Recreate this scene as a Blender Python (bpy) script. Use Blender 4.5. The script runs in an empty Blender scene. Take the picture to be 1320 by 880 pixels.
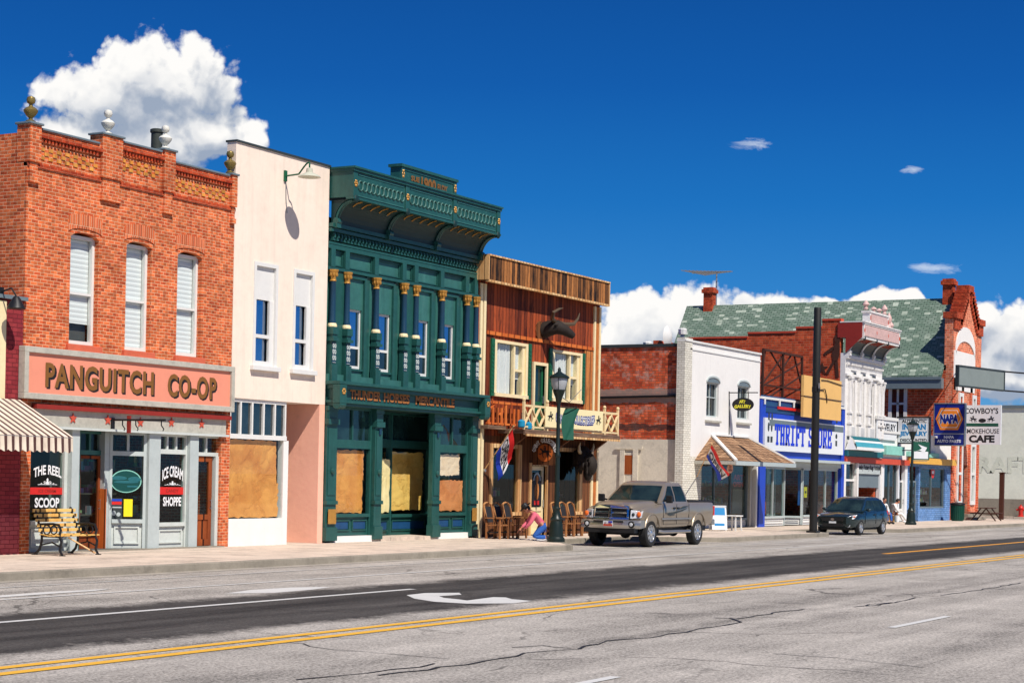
import bpy, math, random
from mathutils import Vector, Matrix
random.seed(7)
SC = bpy.context.scene
COL = SC.collection
PI = math.pi
rad = math.radians

# ---------------------------------------------------------------- survey of the site
# World: X runs along the street, Y away from the camera towards the shop fronts, Z up; road surface z = 0, pavement z = 0.15.
FOC, TH, H0, RL = 2355.935, .508198577, 615.786, .0204425   # lens (px), heading, horizon row, roll of the hand-held camera
D, CZ, SW = 28.55, 2.016, .15                              # street front line, eye height, pavement height
_ct, _st, _cr, _sr = math.cos(TH), math.sin(TH), math.cos(RL), math.sin(RL)
def ray(px, py):
    a = px-660; b = py-H0
    x = (a*_cr+b*_sr)/FOC; y = (a*_sr-b*_cr)/FOC
    return (x*_st+_ct, -x*_ct+_st, y)
def V(px, py, v=D):            # survey sight -> (x, z) on the wall plane Y = v
    r = ray(px, py); k = v/r[1]
    return (r[0]*k, r[2]*k+CZ)
def G(px, py, z=0):            # -> (x, y) on the level z
    r = ray(px, py); k = (z-CZ)/r[2]
    return (r[0]*k, r[1]*k)
def S(px, py, u):              # -> (y, z) on the cross wall plane X = u
    r = ray(px, py); k = u/r[0]
    return (r[1]*k, r[2]*k+CZ)
def UX(px, py, v=D): return V(px, py, v)[0]
def ZZ(px, py, v=D): return V(px, py, v)[1]
def R(x0, y0, x1, y1, v=D):    # rectangle on a wall plane: left/right columns, top/bottom rows read on its left edge
    m = (y0+y1)/2
    return (V(x0, m, v)[0], V(x1, m, v)[0], V(x0, y1, v)[1], V(x0, y0, v)[1])   # u0,u1,z0,z1

# ---------------------------------------------------------------- node helpers
def nd(nt, typ, ins=None, **props):
    n = nt.nodes.new('ShaderNode'+typ)
    for k, v in props.items(): setattr(n, k, v)
    for k, v in (ins or {}).items():
        s = n.inputs[k]
        if isinstance(v, bpy.types.NodeSocket): nt.links.new(v, s)
        elif isinstance(v, (tuple, list)) and len(v) == 3 and s.type == 'RGBA': s.default_value = (*v, 1)
        else: s.default_value = v
    return n
def mth(nt, op, a, b=0., c=None, clamp=False):
    ins = {0: a, 1: b}
    if c is not None: ins[2] = c
    return nd(nt, 'Math', ins, operation=op, use_clamp=clamp).outputs[0]
def mix(nt, f, a, b, bt='MIX'):
    n = nt.nodes.new('ShaderNodeMix'); n.data_type = 'RGBA'; n.blend_type = bt
    for i, v in ((0, f), (6, a), (7, b)):
        s = n.inputs[i]
        if isinstance(v, bpy.types.NodeSocket): nt.links.new(v, s)
        elif isinstance(v, (tuple, list)): s.default_value = (*v[:3], 1)
        else: s.default_value = v
    return n.outputs[2]
def ramp(nt, f, stops, interp='LINEAR'):
    n = nt.nodes.new('ShaderNodeValToRGB'); cr = n.color_ramp; cr.interpolation = interp
    while len(cr.elements) < len(stops): cr.elements.new(.5)
    for e, (p, c) in zip(cr.elements, stops):
        e.position = p; e.color = (c, c, c, 1) if isinstance(c, (int, float)) else (*c, 1)
    nt.links.new(f, n.inputs[0]); return n.outputs[0]
def noise(nt, vec, scale, detail=4, rough=.55):
    return nd(nt, 'TexNoise', {'Vector': vec, 'Scale': scale, 'Detail': detail, 'Roughness': rough}).outputs[0]
def posn(nt): return nd(nt, 'NewGeometry').outputs['Position']
def xyz(nt, vec):
    s = nd(nt, 'SeparateXYZ', {0: vec}); return s.outputs
def wallvec(nt, src=None):      # (x + y, z): runs along front walls and along cross walls alike
    o = xyz(nt, src or posn(nt))
    return nd(nt, 'CombineXYZ', {0: mth(nt, 'ADD', o[0], o[1]), 1: o[2]}).outputs[0]
def new_mat(name):
    m = bpy.data.materials.new(name); m.use_nodes = True
    nt = m.node_tree; return m, nt, nt.nodes['Principled BSDF']
def lin(r, g, b, k=1.):
    f = lambda c: ((c/255+.055)/1.055)**2.4 if c > 10 else c/255/12.92
    return (f(r)*k, f(g)*k, f(b)*k)
def dark(c, k): return tuple(x*k for x in c)
def bump(nt, b, h, strength=.3, dist=.02):
    n = nd(nt, 'Bump', {'Height': h, 'Strength': strength, 'Distance': dist}); nt.links.new(n.outputs[0], b.inputs['Normal'])
def paint(name, c, rough=.55, var=.22, scale=1.3, grime=.25, metal=0., bmp=.12, spec=.4, obj=False, streak=0.):
    m, nt, b = new_mat(name)
    p = nd(nt, 'TexCoord').outputs['Object'] if obj else posn(nt)
    n1 = noise(nt, p, scale, 6, .62); n2 = noise(nt, p, scale*9, 4, .6)
    f = mth(nt, 'MULTIPLY', mth(nt, 'SUBTRACT', n1, .5), var*2)
    f2 = mth(nt, 'MULTIPLY', mth(nt, 'SUBTRACT', n2, .5), var*1.4)
    val = mth(nt, 'ADD', mth(nt, 'ADD', f, f2), 1.)
    base = nd(nt, 'VectorMath', {0: c, 3: val}, operation='SCALE').outputs[0] if False else nd(nt, 'HueSaturation', {'Color': (*c, 1), 'Value': val}).outputs[0]
    if grime:
        g = ramp(nt, noise(nt, p, scale*2.7, 7, .7), [(.48, 0.), (.78, grime)])
        base = mix(nt, g, base, dark(c, .35))
    if streak:      # rain streaks and faded runs down the face
        o = xyz(nt, p); sv = nd(nt, 'CombineXYZ', {0: mth(nt, 'MULTIPLY', mth(nt, 'ADD', o[0], o[1]), 5.), 1: mth(nt, 'MULTIPLY', o[2], .35)}).outputs[0]
        r1 = nd(nt, 'TexNoise', {'Vector': sv, 'Scale': 1., 'Detail': 6, 'Roughness': .65}).outputs[0]
        base = mix(nt, ramp(nt, r1, [(.52, 0.), (.75, streak)]), base, dark(c, .45)); base = mix(nt, ramp(nt, r1, [(.25, streak*.8), (.44, 0.)]), base, tuple(min(1, q*1.35+.05) for q in c))
    nt.links.new(base, b.inputs['Base Color'])
    b.inputs['Roughness'].default_value = rough; b.inputs['Metallic'].default_value = metal
    b.inputs['Specular IOR Level'].default_value = spec
    if bmp: bump(nt, b, n2, bmp, .02)
    return m
def brick(name, c1, c2, mortar, bw=.23, rh=.088, ms=.011, grime=.3, stain=None, white=0., vy=.55):
    m, nt, b = new_mat(name)
    p = posn(nt); w = wallvec(nt)
    wob = noise(nt, p, 3.1, 3)
    wv = nd(nt, 'VectorMath', {0: w, 1: nd(nt, 'CombineXYZ', {0: 0., 1: mth(nt, 'MULTIPLY', mth(nt, 'SUBTRACT', wob, .5), .03)}).outputs[0]}, operation='ADD').outputs[0]
    t = nd(nt, 'TexBrick', {'Vector': wv, 'Color1': (*c1, 1), 'Color2': (*c2, 1), 'Mortar': (*mortar, 1), 'Scale': 1., 'Mortar Size': ms,
                            'Mortar Smooth': .25, 'Bias': -.1, 'Brick Width': bw, 'Row Height': rh}, offset=.5)
    # per-brick value jitter
    cell = nd(nt, 'VectorMath', {0: wv, 1: (1/bw*2, 1/rh, 1)}, operation='MULTIPLY').outputs[0]
    wn = nd(nt, 'TexWhiteNoise', {'Vector': nd(nt, 'VectorMath', {0: cell}, operation='FLOOR').outputs[0]}).outputs[0]
    big = noise(nt, p, .55, 6, .65)
    val = mth(nt, 'ADD', mth(nt, 'MULTIPLY', wn, vy), mth(nt, 'ADD', mth(nt, 'MULTIPLY', big, .7), .45-vy*.5+.15))
    col = nd(nt, 'HueSaturation', {'Color': t.outputs[0], 'Value': val}).outputs[0]
    g = ramp(nt, noise(nt, p, 1.7, 8, .72), [(.5, 0.), (.8, grime)])
    col = mix(nt, g, col, dark(c2, .25))
    if white:
        wf = ramp(nt, noise(nt, p, 2.2, 8, .75), [(.52, 0.), (.66, white)])
        col = mix(nt, wf, col, (.55, .5, .42))
    if stain:     # (z0, z1, colour, amount): a band of old render or paint across the wall
        z = xyz(nt, p)[2]
        for z0, z1, c, a in stain:
            zz = mth(nt, 'ADD', z, mth(nt, 'MULTIPLY', mth(nt, 'SUBTRACT', noise(nt, p, 2.5, 5), .5), .35))
            f = mth(nt, 'MULTIPLY', mth(nt, 'GREATER_THAN', zz, z0), mth(nt, 'LESS_THAN', zz, z1))
            col = mix(nt, mth(nt, 'MULTIPLY', f, a), col, c)
    nt.links.new(col, b.inputs['Base Color'])
    b.inputs['Roughness'].default_value = .85; b.inputs['Specular IOR Level'].default_value = .2
    h = mth(nt, 'ADD', mth(nt, 'MULTIPLY', mth(nt, 'SUBTRACT', 1., t.outputs['Fac']), .8), mth(nt, 'MULTIPLY', noise(nt, p, 40, 3), .25))
    bump(nt, b, h, .55, .02)
    return m
def boards(name, c1, c2, w=.17, vertical=True, rough=.75, contrast=.8, streak=(3., 45.), dk=None, horiz=False, obj=False):
    m, nt, b = new_mat(name)
    p = nd(nt, 'TexCoord').outputs['Object'] if obj else posn(nt)
    o = xyz(nt, p); along = mth(nt, 'ADD', o[0], o[1])
    a, c = (along, o[2]) if vertical else (o[2], along)
    k = mth(nt, 'DIVIDE', a, w); fl = mth(nt, 'FLOOR', k); fr = mth(nt, 'FRACT', k)
    wn = nd(nt, 'TexWhiteNoise', {'W': fl}, noise_dimensions='1D').outputs[0]
    sv = nd(nt, 'CombineXYZ', {0: mth(nt, 'MULTIPLY', a, streak[1]), 1: mth(nt, 'MULTIPLY', c, streak[0]), 2: mth(nt, 'MULTIPLY', wn, 40.)}).outputs[0]
    gr = nd(nt, 'TexNoise', {'Vector': sv, 'Scale': 1., 'Detail': 6, 'Roughness': .7}).outputs[0]
    bl = noise(nt, nd(nt, 'CombineXYZ', {0: mth(nt, 'MULTIPLY', a, 5.), 1: mth(nt, 'MULTIPLY', c, 1.1), 2: mth(nt, 'MULTIPLY', wn, 9.)}).outputs[0], 1., 5, .7)
    f = mth(nt, 'ADD', mth(nt, 'MULTIPLY', wn, .35), mth(nt, 'ADD', mth(nt, 'MULTIPLY', gr, .45), mth(nt, 'MULTIPLY', mth(nt, 'SUBTRACT', bl, .25), .75)))
    f = ramp(nt, f, [(.59-contrast*.28, 0.), (.59+contrast*.28, 1.)])
    col = mix(nt, f, c1, c2)
    if dk: col = mix(nt, ramp(nt, bl, [(.5, 0.), (.68, .85)]), col, dk)
    gap = mth(nt, 'LESS_THAN', mth(nt, 'ABSOLUTE', mth(nt, 'SUBTRACT', fr, .5)), .44)
    col = mix(nt, gap, dark(c1, .18), col)
    nt.links.new(col, b.inputs['Base Color']); b.inputs['Roughness'].default_value = rough
    b.inputs['Specular IOR Level'].default_value = .25
    bump(nt, b, mth(nt, 'ADD', mth(nt, 'MULTIPLY', gap, .6), mth(nt, 'MULTIPLY', gr, .4)), .5, .015)
    return m
def glass_clear(name, tint=(.82, .88, .86), refl=1.0):
    m, nt, b = new_mat(name); nt.nodes.remove(b)
    t = nd(nt, 'BsdfTransparent', {'Color': tint}); g = nd(nt, 'BsdfGlossy', {'Color': (.9, .95, 1.), 'Roughness': .015})
    fc = nd(nt, 'LayerWeight', {'Blend': .5}).outputs['Facing']
    f = mth(nt, 'ADD', mth(nt, 'MULTIPLY', mth(nt, 'POWER', fc, 4.), .4*refl), .022*refl, clamp=True)
    mx = nd(nt, 'MixShader', {0: f, 1: t.outputs[0], 2: g.outputs[0]})
    nt.links.new(mx.outputs[0], nt.nodes['Material Output'].inputs[0]); return m
def glass_dark(name, c=(.012, .02, .024), refl=.5, rough=.04, tint=(1, 1, 1)):
    m, nt, b = new_mat(name); nt.nodes.remove(b)
    p = posn(nt)
    d = nd(nt, 'BsdfDiffuse', {'Color': mix(nt, ramp(nt, noise(nt, p, 1.6, 4), [(.35, 0.), (.7, 1.)]), dark(c, .6), dark(c, 1.9))})
    g = nd(nt, 'BsdfGlossy', {'Color': tint, 'Roughness': rough})
    bn = nd(nt, 'Bump', {'Height': noise(nt, p, 1.1, 2), 'Strength': .06, 'Distance': .05}); nt.links.new(bn.outputs[0], g.inputs['Normal'])
    mx = nd(nt, 'MixShader', {0: refl, 1: d.outputs[0], 2: g.outputs[0]})
    nt.links.new(mx.outputs[0], nt.nodes['Material Output'].inputs[0]); return m

# ---------------------------------------------------------------- mesh builder
ORG = {}
class MB:
    def __init__(s, xf=None): s.v = []; s.f = []; s.mi = []; s.k = 0; s.xf = xf
    def add(s, vs, fs):
        o = len(s.v)
        s.v += [tuple(s.xf @ Vector(p)) if s.xf else tuple(p) for p in vs]
        for f in fs: s.f.append([i+o for i in f]); s.mi.append(s.k)
        return s
    def box(s, x0, x1, y0, y1, z0, z1):
        if x0 > x1: x0, x1 = x1, x0
        if y0 > y1: y0, y1 = y1, y0
        if z0 > z1: z0, z1 = z1, z0
        vs = [(x, y, z) for x in (x0, x1) for y in (y0, y1) for z in (z0, z1)]
        return s.add(vs, [(0, 1, 3, 2), (4, 6, 7, 5), (0, 4, 5, 1), (2, 3, 7, 6), (0, 2, 6, 4), (1, 5, 7, 3)])
    def poly(s, pts): return s.add(pts, [list(range(len(pts)))])
    def prism(s, pts, ax, a, b):     # pts in the plane across axis ax, extruded from a to b
        def P(q, t): return {'x': (t, q[0], q[1]), 'y': (q[0], t, q[1]), 'z': (q[0], q[1], t)}[ax]
        n = len(pts)
        A = sum(pts[i][0]*pts[(i+1) % n][1]-pts[(i+1) % n][0]*pts[i][1] for i in range(n))
        if (A < 0) != (ax == 'y'): pts = pts[::-1]
        if a > b: a, b = b, a
        vs = [P(q, a) for q in pts]+[P(q, b) for q in pts]
        return s.add(vs, [list(range(n))[::-1], list(range(n, 2*n))]+[(i, (i+1) % n, n+(i+1) % n, n+i) for i in range(n)])
    def tube(s, pts, r, n=8, cap=True, flat=1.):
        pts = [Vector(p) for p in pts]; m = len(pts)
        rr = r if isinstance(r, (list, tuple)) else [r]*m
        vs = []; up = None
        for i, p in enumerate(pts):
            t = (pts[min(i+1, m-1)]-pts[max(i-1, 0)]).normalized()
            if up is None: up = Vector((0, 0, 1)) if abs(t.z) < .9 else Vector((0, 1, 0))
            a = t.cross(up); a = a.normalized() if a.length > 1e-6 else Vector((1, 0, 0)); up2 = a.cross(t).normalized(); up = up2
            for j in range(n):
                w = 2*PI*j/n; vs.append(p+a*math.cos(w)*rr[i]+up2*math.sin(w)*rr[i]*flat)
        fs = [(i*n+j, i*n+(j+1) % n, (i+1)*n+(j+1) % n, (i+1)*n+j) for i in range(m-1) for j in range(n)]
        if cap: fs += [list(range(n))[::-1], list(range((m-1)*n, m*n))]
        return s.add(vs, fs)
    def bar(s, a, b, w, h=None):      # square bar between two points
        a, b = Vector(a), Vector(b); h = h or w; t = (b-a).normalized()
        up = Vector((0, 0, 1)) if abs(t.z) < .95 else Vector((0, 1, 0))
        x = t.cross(up).normalized()*w/2; y = x.cross(t).normalized()*h/2
        vs = [a-x-y, a+x-y, a+x+y, a-x+y, b-x-y, b+x-y, b+x+y, b-x+y]
        return s.add(vs, [(3, 2, 1, 0), (4, 5, 6, 7), (0, 1, 5, 4), (1, 2, 6, 5), (2, 3, 7, 6), (3, 0, 4, 7)])
    def lathe(s, prof, c, n=14, ax='z', sc=(1, 1), cap=True):
        vs = []; m = len(prof)
        for r, h in prof:
            for j in range(n):
                w = 2*PI*j/n; a, b = r*math.cos(w)*sc[0], r*math.sin(w)*sc[1]
                vs.append({'z': (c[0]+a, c[1]+b, c[2]+h), 'y': (c[0]+a, c[1]+h, c[2]+b), 'x': (c[0]+h, c[1]+a, c[2]+b)}[ax])
        fs = [(i*n+j, i*n+(j+1) % n, (i+1)*n+(j+1) % n, (i+1)*n+j) for i in range(m-1) for j in range(n)]
        if cap: fs += [list(range(n))[::-1], list(range((m-1)*n, m*n))]
        return s.add(vs, fs)
    def ell(s, c, r, n=12, m=8, tilt=None):
        if not isinstance(r, (list, tuple)): r = (r, r, r)
        vs = []; T = tilt or Matrix.Identity(3); c = Vector(c)
        for i in range(1, m):
            a = PI*i/m
            for j in range(n):
                w = 2*PI*j/n; vs.append(c+T @ Vector((r[0]*math.sin(a)*math.cos(w), r[1]*math.sin(a)*math.sin(w), -r[2]*math.cos(a))))
        vs += [c+T @ Vector((0, 0, -r[2])), c+T @ Vector((0, 0, r[2]))]; k = (m-1)*n
        fs = [(i*n+j, i*n+(j+1) % n, (i+1)*n+(j+1) % n, (i+1)*n+j) for i in range(m-2) for j in range(n)]
        fs += [(k, (j+1) % n, j) for j in range(n)]+[((m-2)*n+j, (m-2)*n+(j+1) % n, k+1) for j in range(n)]
        return s.add(vs, fs)
    def mesh(s, org=(0, 0, 0)):
        me = bpy.data.meshes.new('mesh')
        me.from_pydata([(p[0]-org[0], p[1]-org[1], p[2]-org[2]) for p in s.v], [], s.f); me.update()
        me.polygons.foreach_set('material_index', s.mi); return me
    def build(s, name, mats, parent=None, smooth=False, bevel=0., org=None, seg=2):
        if org is None: org = ORG[parent.name] if parent else (0, 0, 0)
        me = s.mesh(org); me.name = name
        for m in (mats if isinstance(mats, (list, tuple)) else [mats]): me.materials.append(m)
        o = bpy.data.objects.new(name, me); COL.objects.link(o)
        if parent: o.parent = parent
        else: o.location = org
        ORG[o.name] = org
        if smooth:
            me.polygons.foreach_set('use_smooth', [True]*len(me.polygons))
            if smooth != 'all': me.set_sharp_from_angle(angle=rad(smooth if smooth is not True else 40))
        if bevel:
            b = o.modifiers.new('bevel', 'BEVEL'); b.width = bevel; b.segments = seg; b.limit_method = 'ANGLE'
        return o
def tag(o, label=None, cat=None, group=None, kind=None):
    if label: o['label'] = label
    if cat: o['category'] = cat
    if group: o['group'] = group
    if kind: o['kind'] = kind
    return o
def thing(name, label, cat, loc=(0, 0, 0), group=None):
    o = bpy.data.objects.new(name, None); COL.objects.link(o); o.location = loc; o.empty_display_size = .2
    ORG[o.name] = tuple(loc); return tag(o, label, cat, group)
def struct(name, mb, mat, **k): return tag(mb.build(name, mat, **k), kind='structure')
def copy_tree(o, parent=None):
    c = o.copy(); COL.objects.link(c)
    if parent: c.parent = parent
    for ch in list(o.children): copy_tree(ch, c)
    return c
def run(A, B, y=0):               # local frame: x from A to B along a shop front, y into the building, z up
    a, b = Vector((A[0], A[1], 0)), Vector((B[0], B[1], 0)); t = (b-a).normalized(); n = Vector((-t.y, t.x, 0))
    return Matrix(((t.x, n.x, 0, a.x), (t.y, n.y, 0, a.y), (0, 0, 1, 0), (0, 0, 0, 1))), (b-a).length
# lettering ---------------------------------------------------------------------------------------------
def glyphs(txt, bold=0., res=3, space=1.):
    cu = bpy.data.curves.new('txt', 'FONT'); cu.body = txt; cu.size = 1; cu.offset = bold; cu.resolution_u = res; cu.space_character = space
    ob = bpy.data.objects.new('txt', cu); COL.objects.link(ob)
    dg = bpy.context.evaluated_depsgraph_get(); me = bpy.data.meshes.new_from_object(ob.evaluated_get(dg))
    vs = [(v.co.x, v.co.y) for v in me.vertices]; fs = [list(p.vertices) for p in me.polygons]
    bpy.data.objects.remove(ob); bpy.data.curves.remove(cu); bpy.data.meshes.remove(me)
    return vs, fs
def text(mb, txt, O, U, W, w, h, bold=.02, shear=0., warp=None, res=3, space=1.):
    """flat letters fitted into a w x h box with lower-left corner O, reading along U, upright along W"""
    vs, fs = glyphs(txt, bold, res, space)
    if not vs: return mb
    x0 = min(p[0] for p in vs); x1 = max(p[0] for p in vs); y0 = min(p[1] for p in vs); y1 = max(p[1] for p in vs)
    O, U, W = Vector(O), Vector(U), Vector(W); out = []
    for x, y in vs:
        a = (x-x0)/(x1-x0); b = (y-y0)/(y1-y0)
        if warp: a2, b2 = warp(a, b)
        else: a2, b2 = a, b
        out.append(O+U*(a2*w+b2*h*shear)+W*(b2*h))
    return mb.add(out, fs)
XU, ZU = (1, 0, 0), (0, 0, 1)
# ---------------------------------------------------------------- materials
M = {}
M['coop_brick'] = brick('coop brick', lin(224, 116, 66), lin(190, 78, 44), lin(226, 170, 132), bw=.205, rh=.075, ms=.0088, grime=.5, vy=.6)
M['coop_dark_brick'] = brick('coop corbel brick', lin(196, 78, 42), lin(160, 52, 30), lin(190, 110, 80), bw=.215, rh=.078, ms=.008, grime=.5)
M['yellow_brick'] = brick('buff corbel brick', lin(222, 156, 74), lin(204, 130, 52), lin(200, 140, 90), bw=.25, rh=.095, ms=.006, grime=.3)
M['arch_brick'] = brick('arch brick', lin(224, 118, 72), lin(196, 84, 48), lin(226, 170, 134), bw=.075, rh=.34, ms=.009, grime=.35)
M['plum_brick'] = brick('plum painted brick', lin(158, 58, 62), lin(140, 46, 54), lin(110, 38, 44), bw=.25, rh=.095, ms=.009, grime=.25, vy=.25)
M['plum_brick_lit'] = brick('sunlit plum painted brick', lin(196, 92, 96), lin(180, 78, 86), lin(140, 56, 62), bw=.25, rh=.095, ms=.009, grime=.2, vy=.25)  # plum brick below the awning's shadow, sunlight put into the colour
M['old_brick'] = brick('old red brick', lin(232, 106, 64), lin(180, 60, 38), lin(140, 96, 74), bw=.28, rh=.10, ms=.012, grime=.5, white=.55,
                       stain=[(5.05, 5.6, (.36, .30, .25), .75), (4.0, 4.22, (.03, .03, .03), .8)])
M['red_brick'] = brick('red brick', lin(216, 94, 54), lin(182, 62, 36), lin(190, 120, 90), bw=.3, rh=.12, ms=.013, grime=.4)
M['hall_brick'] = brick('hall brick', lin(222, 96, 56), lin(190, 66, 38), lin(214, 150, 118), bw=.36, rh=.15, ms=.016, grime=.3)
M['hall_front'] = brick('sunlit hall front brick', lin(238, 138, 98), lin(216, 104, 70), lin(232, 184, 156), bw=.32, rh=.13, ms=.014, grime=.3)  # paler copy of the hall brick with sunlight put into its colour
M['rail_cream'] = paint('weathered cream rail', lin(236, 210, 160), .7, .15, 2, .35)
M['white_brick'] = brick('white painted brick', lin(240, 236, 222), lin(230, 226, 212), lin(186, 178, 160), bw=.24, rh=.088, ms=.01, grime=.3, vy=.14)
M['blue_brick'] = brick('blue painted brick', lin(122, 162, 212), lin(100, 144, 198), lin(80, 110, 160), bw=.3, rh=.11, ms=.012, grime=.25, vy=.25)
M['white'] = paint('white paint', (.80, .79, .75), .5, .06, 1.2, .12)
M['white_stucco'] = paint('white render', (.86, .84, .80), .8, .05, .8, .08, bmp=.2, streak=.14)
M['pink_stucco'] = paint('pale pink render', lin(251, 231, 212), .9, .07, .7, .16, bmp=.25, streak=.22)
M['salmon_stucco'] = paint('salmon render', lin(250, 186, 160, 1.1), .9, .1, .9, .18, bmp=.25)
M['plaster'] = paint('old cracked plaster', lin(226, 216, 196), .9, .18, 1.3, .45, bmp=.4)
M['sage_wall'] = paint('pale green block wall', lin(238, 241, 224), .9, .14, .5, .22, bmp=.3)
M['grey_trim'] = paint('blue grey trim', lin(186, 196, 194), .5, .1, 1.5, .22)
M['grey_trim_light'] = paint('pale grey panel', lin(206, 212, 206), .5, .1, 1.5, .25)
M['grey_board'] = paint('weathered grey board', lin(190, 186, 172), .7, .22, 1.8, .5)
M['salmon'] = paint('salmon sign face', lin(240, 152, 124), .6, .05, 1.1, .08, bmp=.03)
M['sill_red'] = paint('red sandstone sill', lin(214, 104, 74), .8, .2, 3, .3)
M['maroon'] = paint('maroon trim', lin(150, 44, 34), .6, .15, 2, .3)
M['red'] = paint('red paint', lin(214, 40, 34), .5, .08, 2, .1)
M['band_red'] = paint('rust red fascia', lin(206, 78, 52), .6, .12, 1.5, .25)
M['star_red'] = paint('star red', lin(206, 84, 62), .6, .1, 4, .2)
M['letter_brown'] = paint('brown lettering', lin(134, 90, 40), .6, .1, 3, .1, bmp=0)
M['letter_gold'] = paint('dull gold lettering', lin(176, 112, 58), .6, .2, 5, .2, bmp=0)
M['black'] = paint('black iron', (.012, .012, .013), .45, .2, 4, .0, bmp=.05)
M['pole_green'] = paint('dark green iron', (.008, .018, .015), .4, .2, 3, .0, bmp=.03)
M['black_letter'] = paint('black lettering', (.012, .012, .014), .6, .1, 4, .0, bmp=0)
M['green'] = paint('teal green iron front', lin(35, 86, 80), .42, .22, 1.4, .45, bmp=.15, spec=.5, streak=.4)
M['green_lt'] = paint('teal green panel', lin(56, 110, 102), .42, .22, 1.6, .45, bmp=.12, spec=.5, streak=.55)
M['green_dk'] = paint('shaded teal soffit', lin(14, 50, 50), .5, .2, 1.6, .4)  # darker copy of the green: shade of cove and soffits painted in
M['navy'] = paint('navy column paint', lin(26, 62, 86), .4, .15, 2, .25)
M['blue_panel'] = paint('blue panel', lin(28, 74, 118), .45, .2, 2.5, .4)
M['gold'] = paint('gold leaf', lin(190, 138, 62), .4, .25, 9, .35, metal=.2)
M['cream'] = paint('cream paint', lin(246, 226, 178), .6, .1, 2, .22)
M['cream_board'] = paint('cream banner', lin(250, 234, 180), .6, .04, 1.5, .06)
M['shutter'] = paint('shutter green', lin(24, 96, 64), .5, .15, 2.5, .25)
M['blue'] = paint('royal blue paint', lin(30, 70, 190), .45, .12, 1.4, .2)
M['blue_letter'] = paint('blue lettering', lin(20, 60, 214), .5, .05, 3, .0, bmp=0)
M['sky_letter'] = paint('light blue lettering', lin(20, 130, 190), .5, .05, 3, .0, bmp=0)
M['teal'] = paint('faded teal awning', lin(70, 156, 172), .6, .2, 2, .3)
M['mint'] = paint('mint paint', lin(140, 206, 190), .6, .2, 2, .3)
M['teal_dk'] = paint('dark teal band', lin(30, 104, 112), .6, .2, 2, .3)
M['sign_teal'] = paint('deep teal sign', lin(14, 74, 70), .4, .1, 3, .1)
M['ochre'] = paint('yellow ochre fascia', lin(232, 176, 74), .6, .1, 1.5, .2)
M['tan_sign'] = paint('blank tan sign face', lin(236, 188, 112), .6, .08, .8, .12, bmp=.03)
M['grey_sign'] = paint('blank grey green sign back', lin(132, 142, 138), .5, .12, .7, .2, bmp=.03)
M['slate'] = paint('slate grey paint', lin(112, 126, 132), .5, .15, 2, .25)
M['slate_dk'] = paint('dark slate frame', lin(54, 62, 62), .5, .15, 2, .2)
M['steel'] = paint('galvanised steel', (.42, .42, .41), .4, .15, 2, .2, metal=.7)
M['rust'] = paint('rusty steel', lin(72, 38, 26), .8, .3, 3, .3)
M['chimney_pipe'] = paint('sooty pipe', lin(60, 66, 60), .6, .2, 3, .4)
M['urn_gilt'] = paint('tarnished gilt', lin(150, 130, 76), .35, .3, 5, .4, metal=.5)
M['urn_white'] = paint('chalky white urn', lin(228, 226, 214), .5, .15, 5, .35)
M['brown_door'] = boards('varnished brown door', lin(120, 56, 26), lin(168, 86, 40), .5)
M['orange_wood'] = boards('orange wood', lin(196, 92, 36), lin(224, 126, 60), .4)
M['barn'] = boards('red barn board', lin(80, 30, 18), lin(190, 88, 46), .2, contrast=.8, dk=lin(60, 24, 16))
M['barn_top'] = boards('weathered fascia board', lin(34, 24, 18), lin(196, 128, 70), .17, contrast=.6, streak=(1.2, 60.), dk=lin(46, 36, 30))
M['barn_brown'] = boards('brown board', lin(74, 42, 26), lin(132, 82, 48), .2, contrast=1.)
M['log_wood'] = boards('orange log slab', lin(176, 92, 40), lin(230, 160, 90), .33, contrast=1.1, streak=(9., 9.), dk=lin(120, 60, 26))
M['pale_wood'] = boards('pale timber', lin(196, 140, 84), lin(240, 204, 150), .2, contrast=1.)
M['deck_wood'] = boards('grey deck timber', lin(110, 84, 68), lin(176, 146, 118), .09, vertical=False)
M['chair_wood'] = boards('chair timber', lin(140, 84, 48), lin(216, 160, 102), .4, contrast=.9, obj=True)
M['bench_wood'] = boards('honey bench slat', lin(222, 168, 84), lin(244, 206, 128), .5, contrast=.8, obj=True)
M['shingle_brown'] = brick('brown wood shingle', lin(184, 146, 112), lin(120, 86, 62), lin(60, 44, 32), bw=.14, rh=.11, ms=.008, grime=.4)
M['clear'] = glass_clear('shop glass')
M['clear_lt'] = glass_clear('light shop glass', (.96, .98, .97), .7)
M['dark_glass'] = glass_dark('dark window glass', refl=.12)
M['sky_glass'] = glass_dark('sky mirroring glass', (.01, .03, .06), refl=.55, tint=(.55, .7, .95))
M['teal_glass'] = glass_dark('green tinted transom glass', (.01, .03, .03), refl=.09)
M['frame_dark'] = paint('dark window frame', (.03, .032, .03), .5, .2, 3, .0)
M['interior'] = paint('shop interior', (.10, .085, .07), .9, .3, 1, .3)
M['interior_dk'] = paint('dim shop interior', (.075, .072, .064), .9, .3, 1, .3)
M['roof_tar'] = paint('flat roof felt', (.05, .05, .05), .9, .3, 1, .3)
M['blind'] = paint('white window blind', (.78, .80, .82), .7, .05, 2, .06)
def blind_mat():
    m, nt, b = new_mat('slatted blind'); z = xyz(nt, posn(nt))[2]
    f = mth(nt, 'PINGPONG', mth(nt, 'MULTIPLY', z, 18.), 1.)
    nt.links.new(mix(nt, ramp(nt, f, [(.0, 0.), (.35, 1.)]), (.66, .68, .70), (.88, .89, .90)), b.inputs['Base Color']); b.inputs['Roughness'].default_value = .6
    bump(nt, b, f, .4, .02); return m
M['slat_blind'] = blind_mat()
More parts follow.
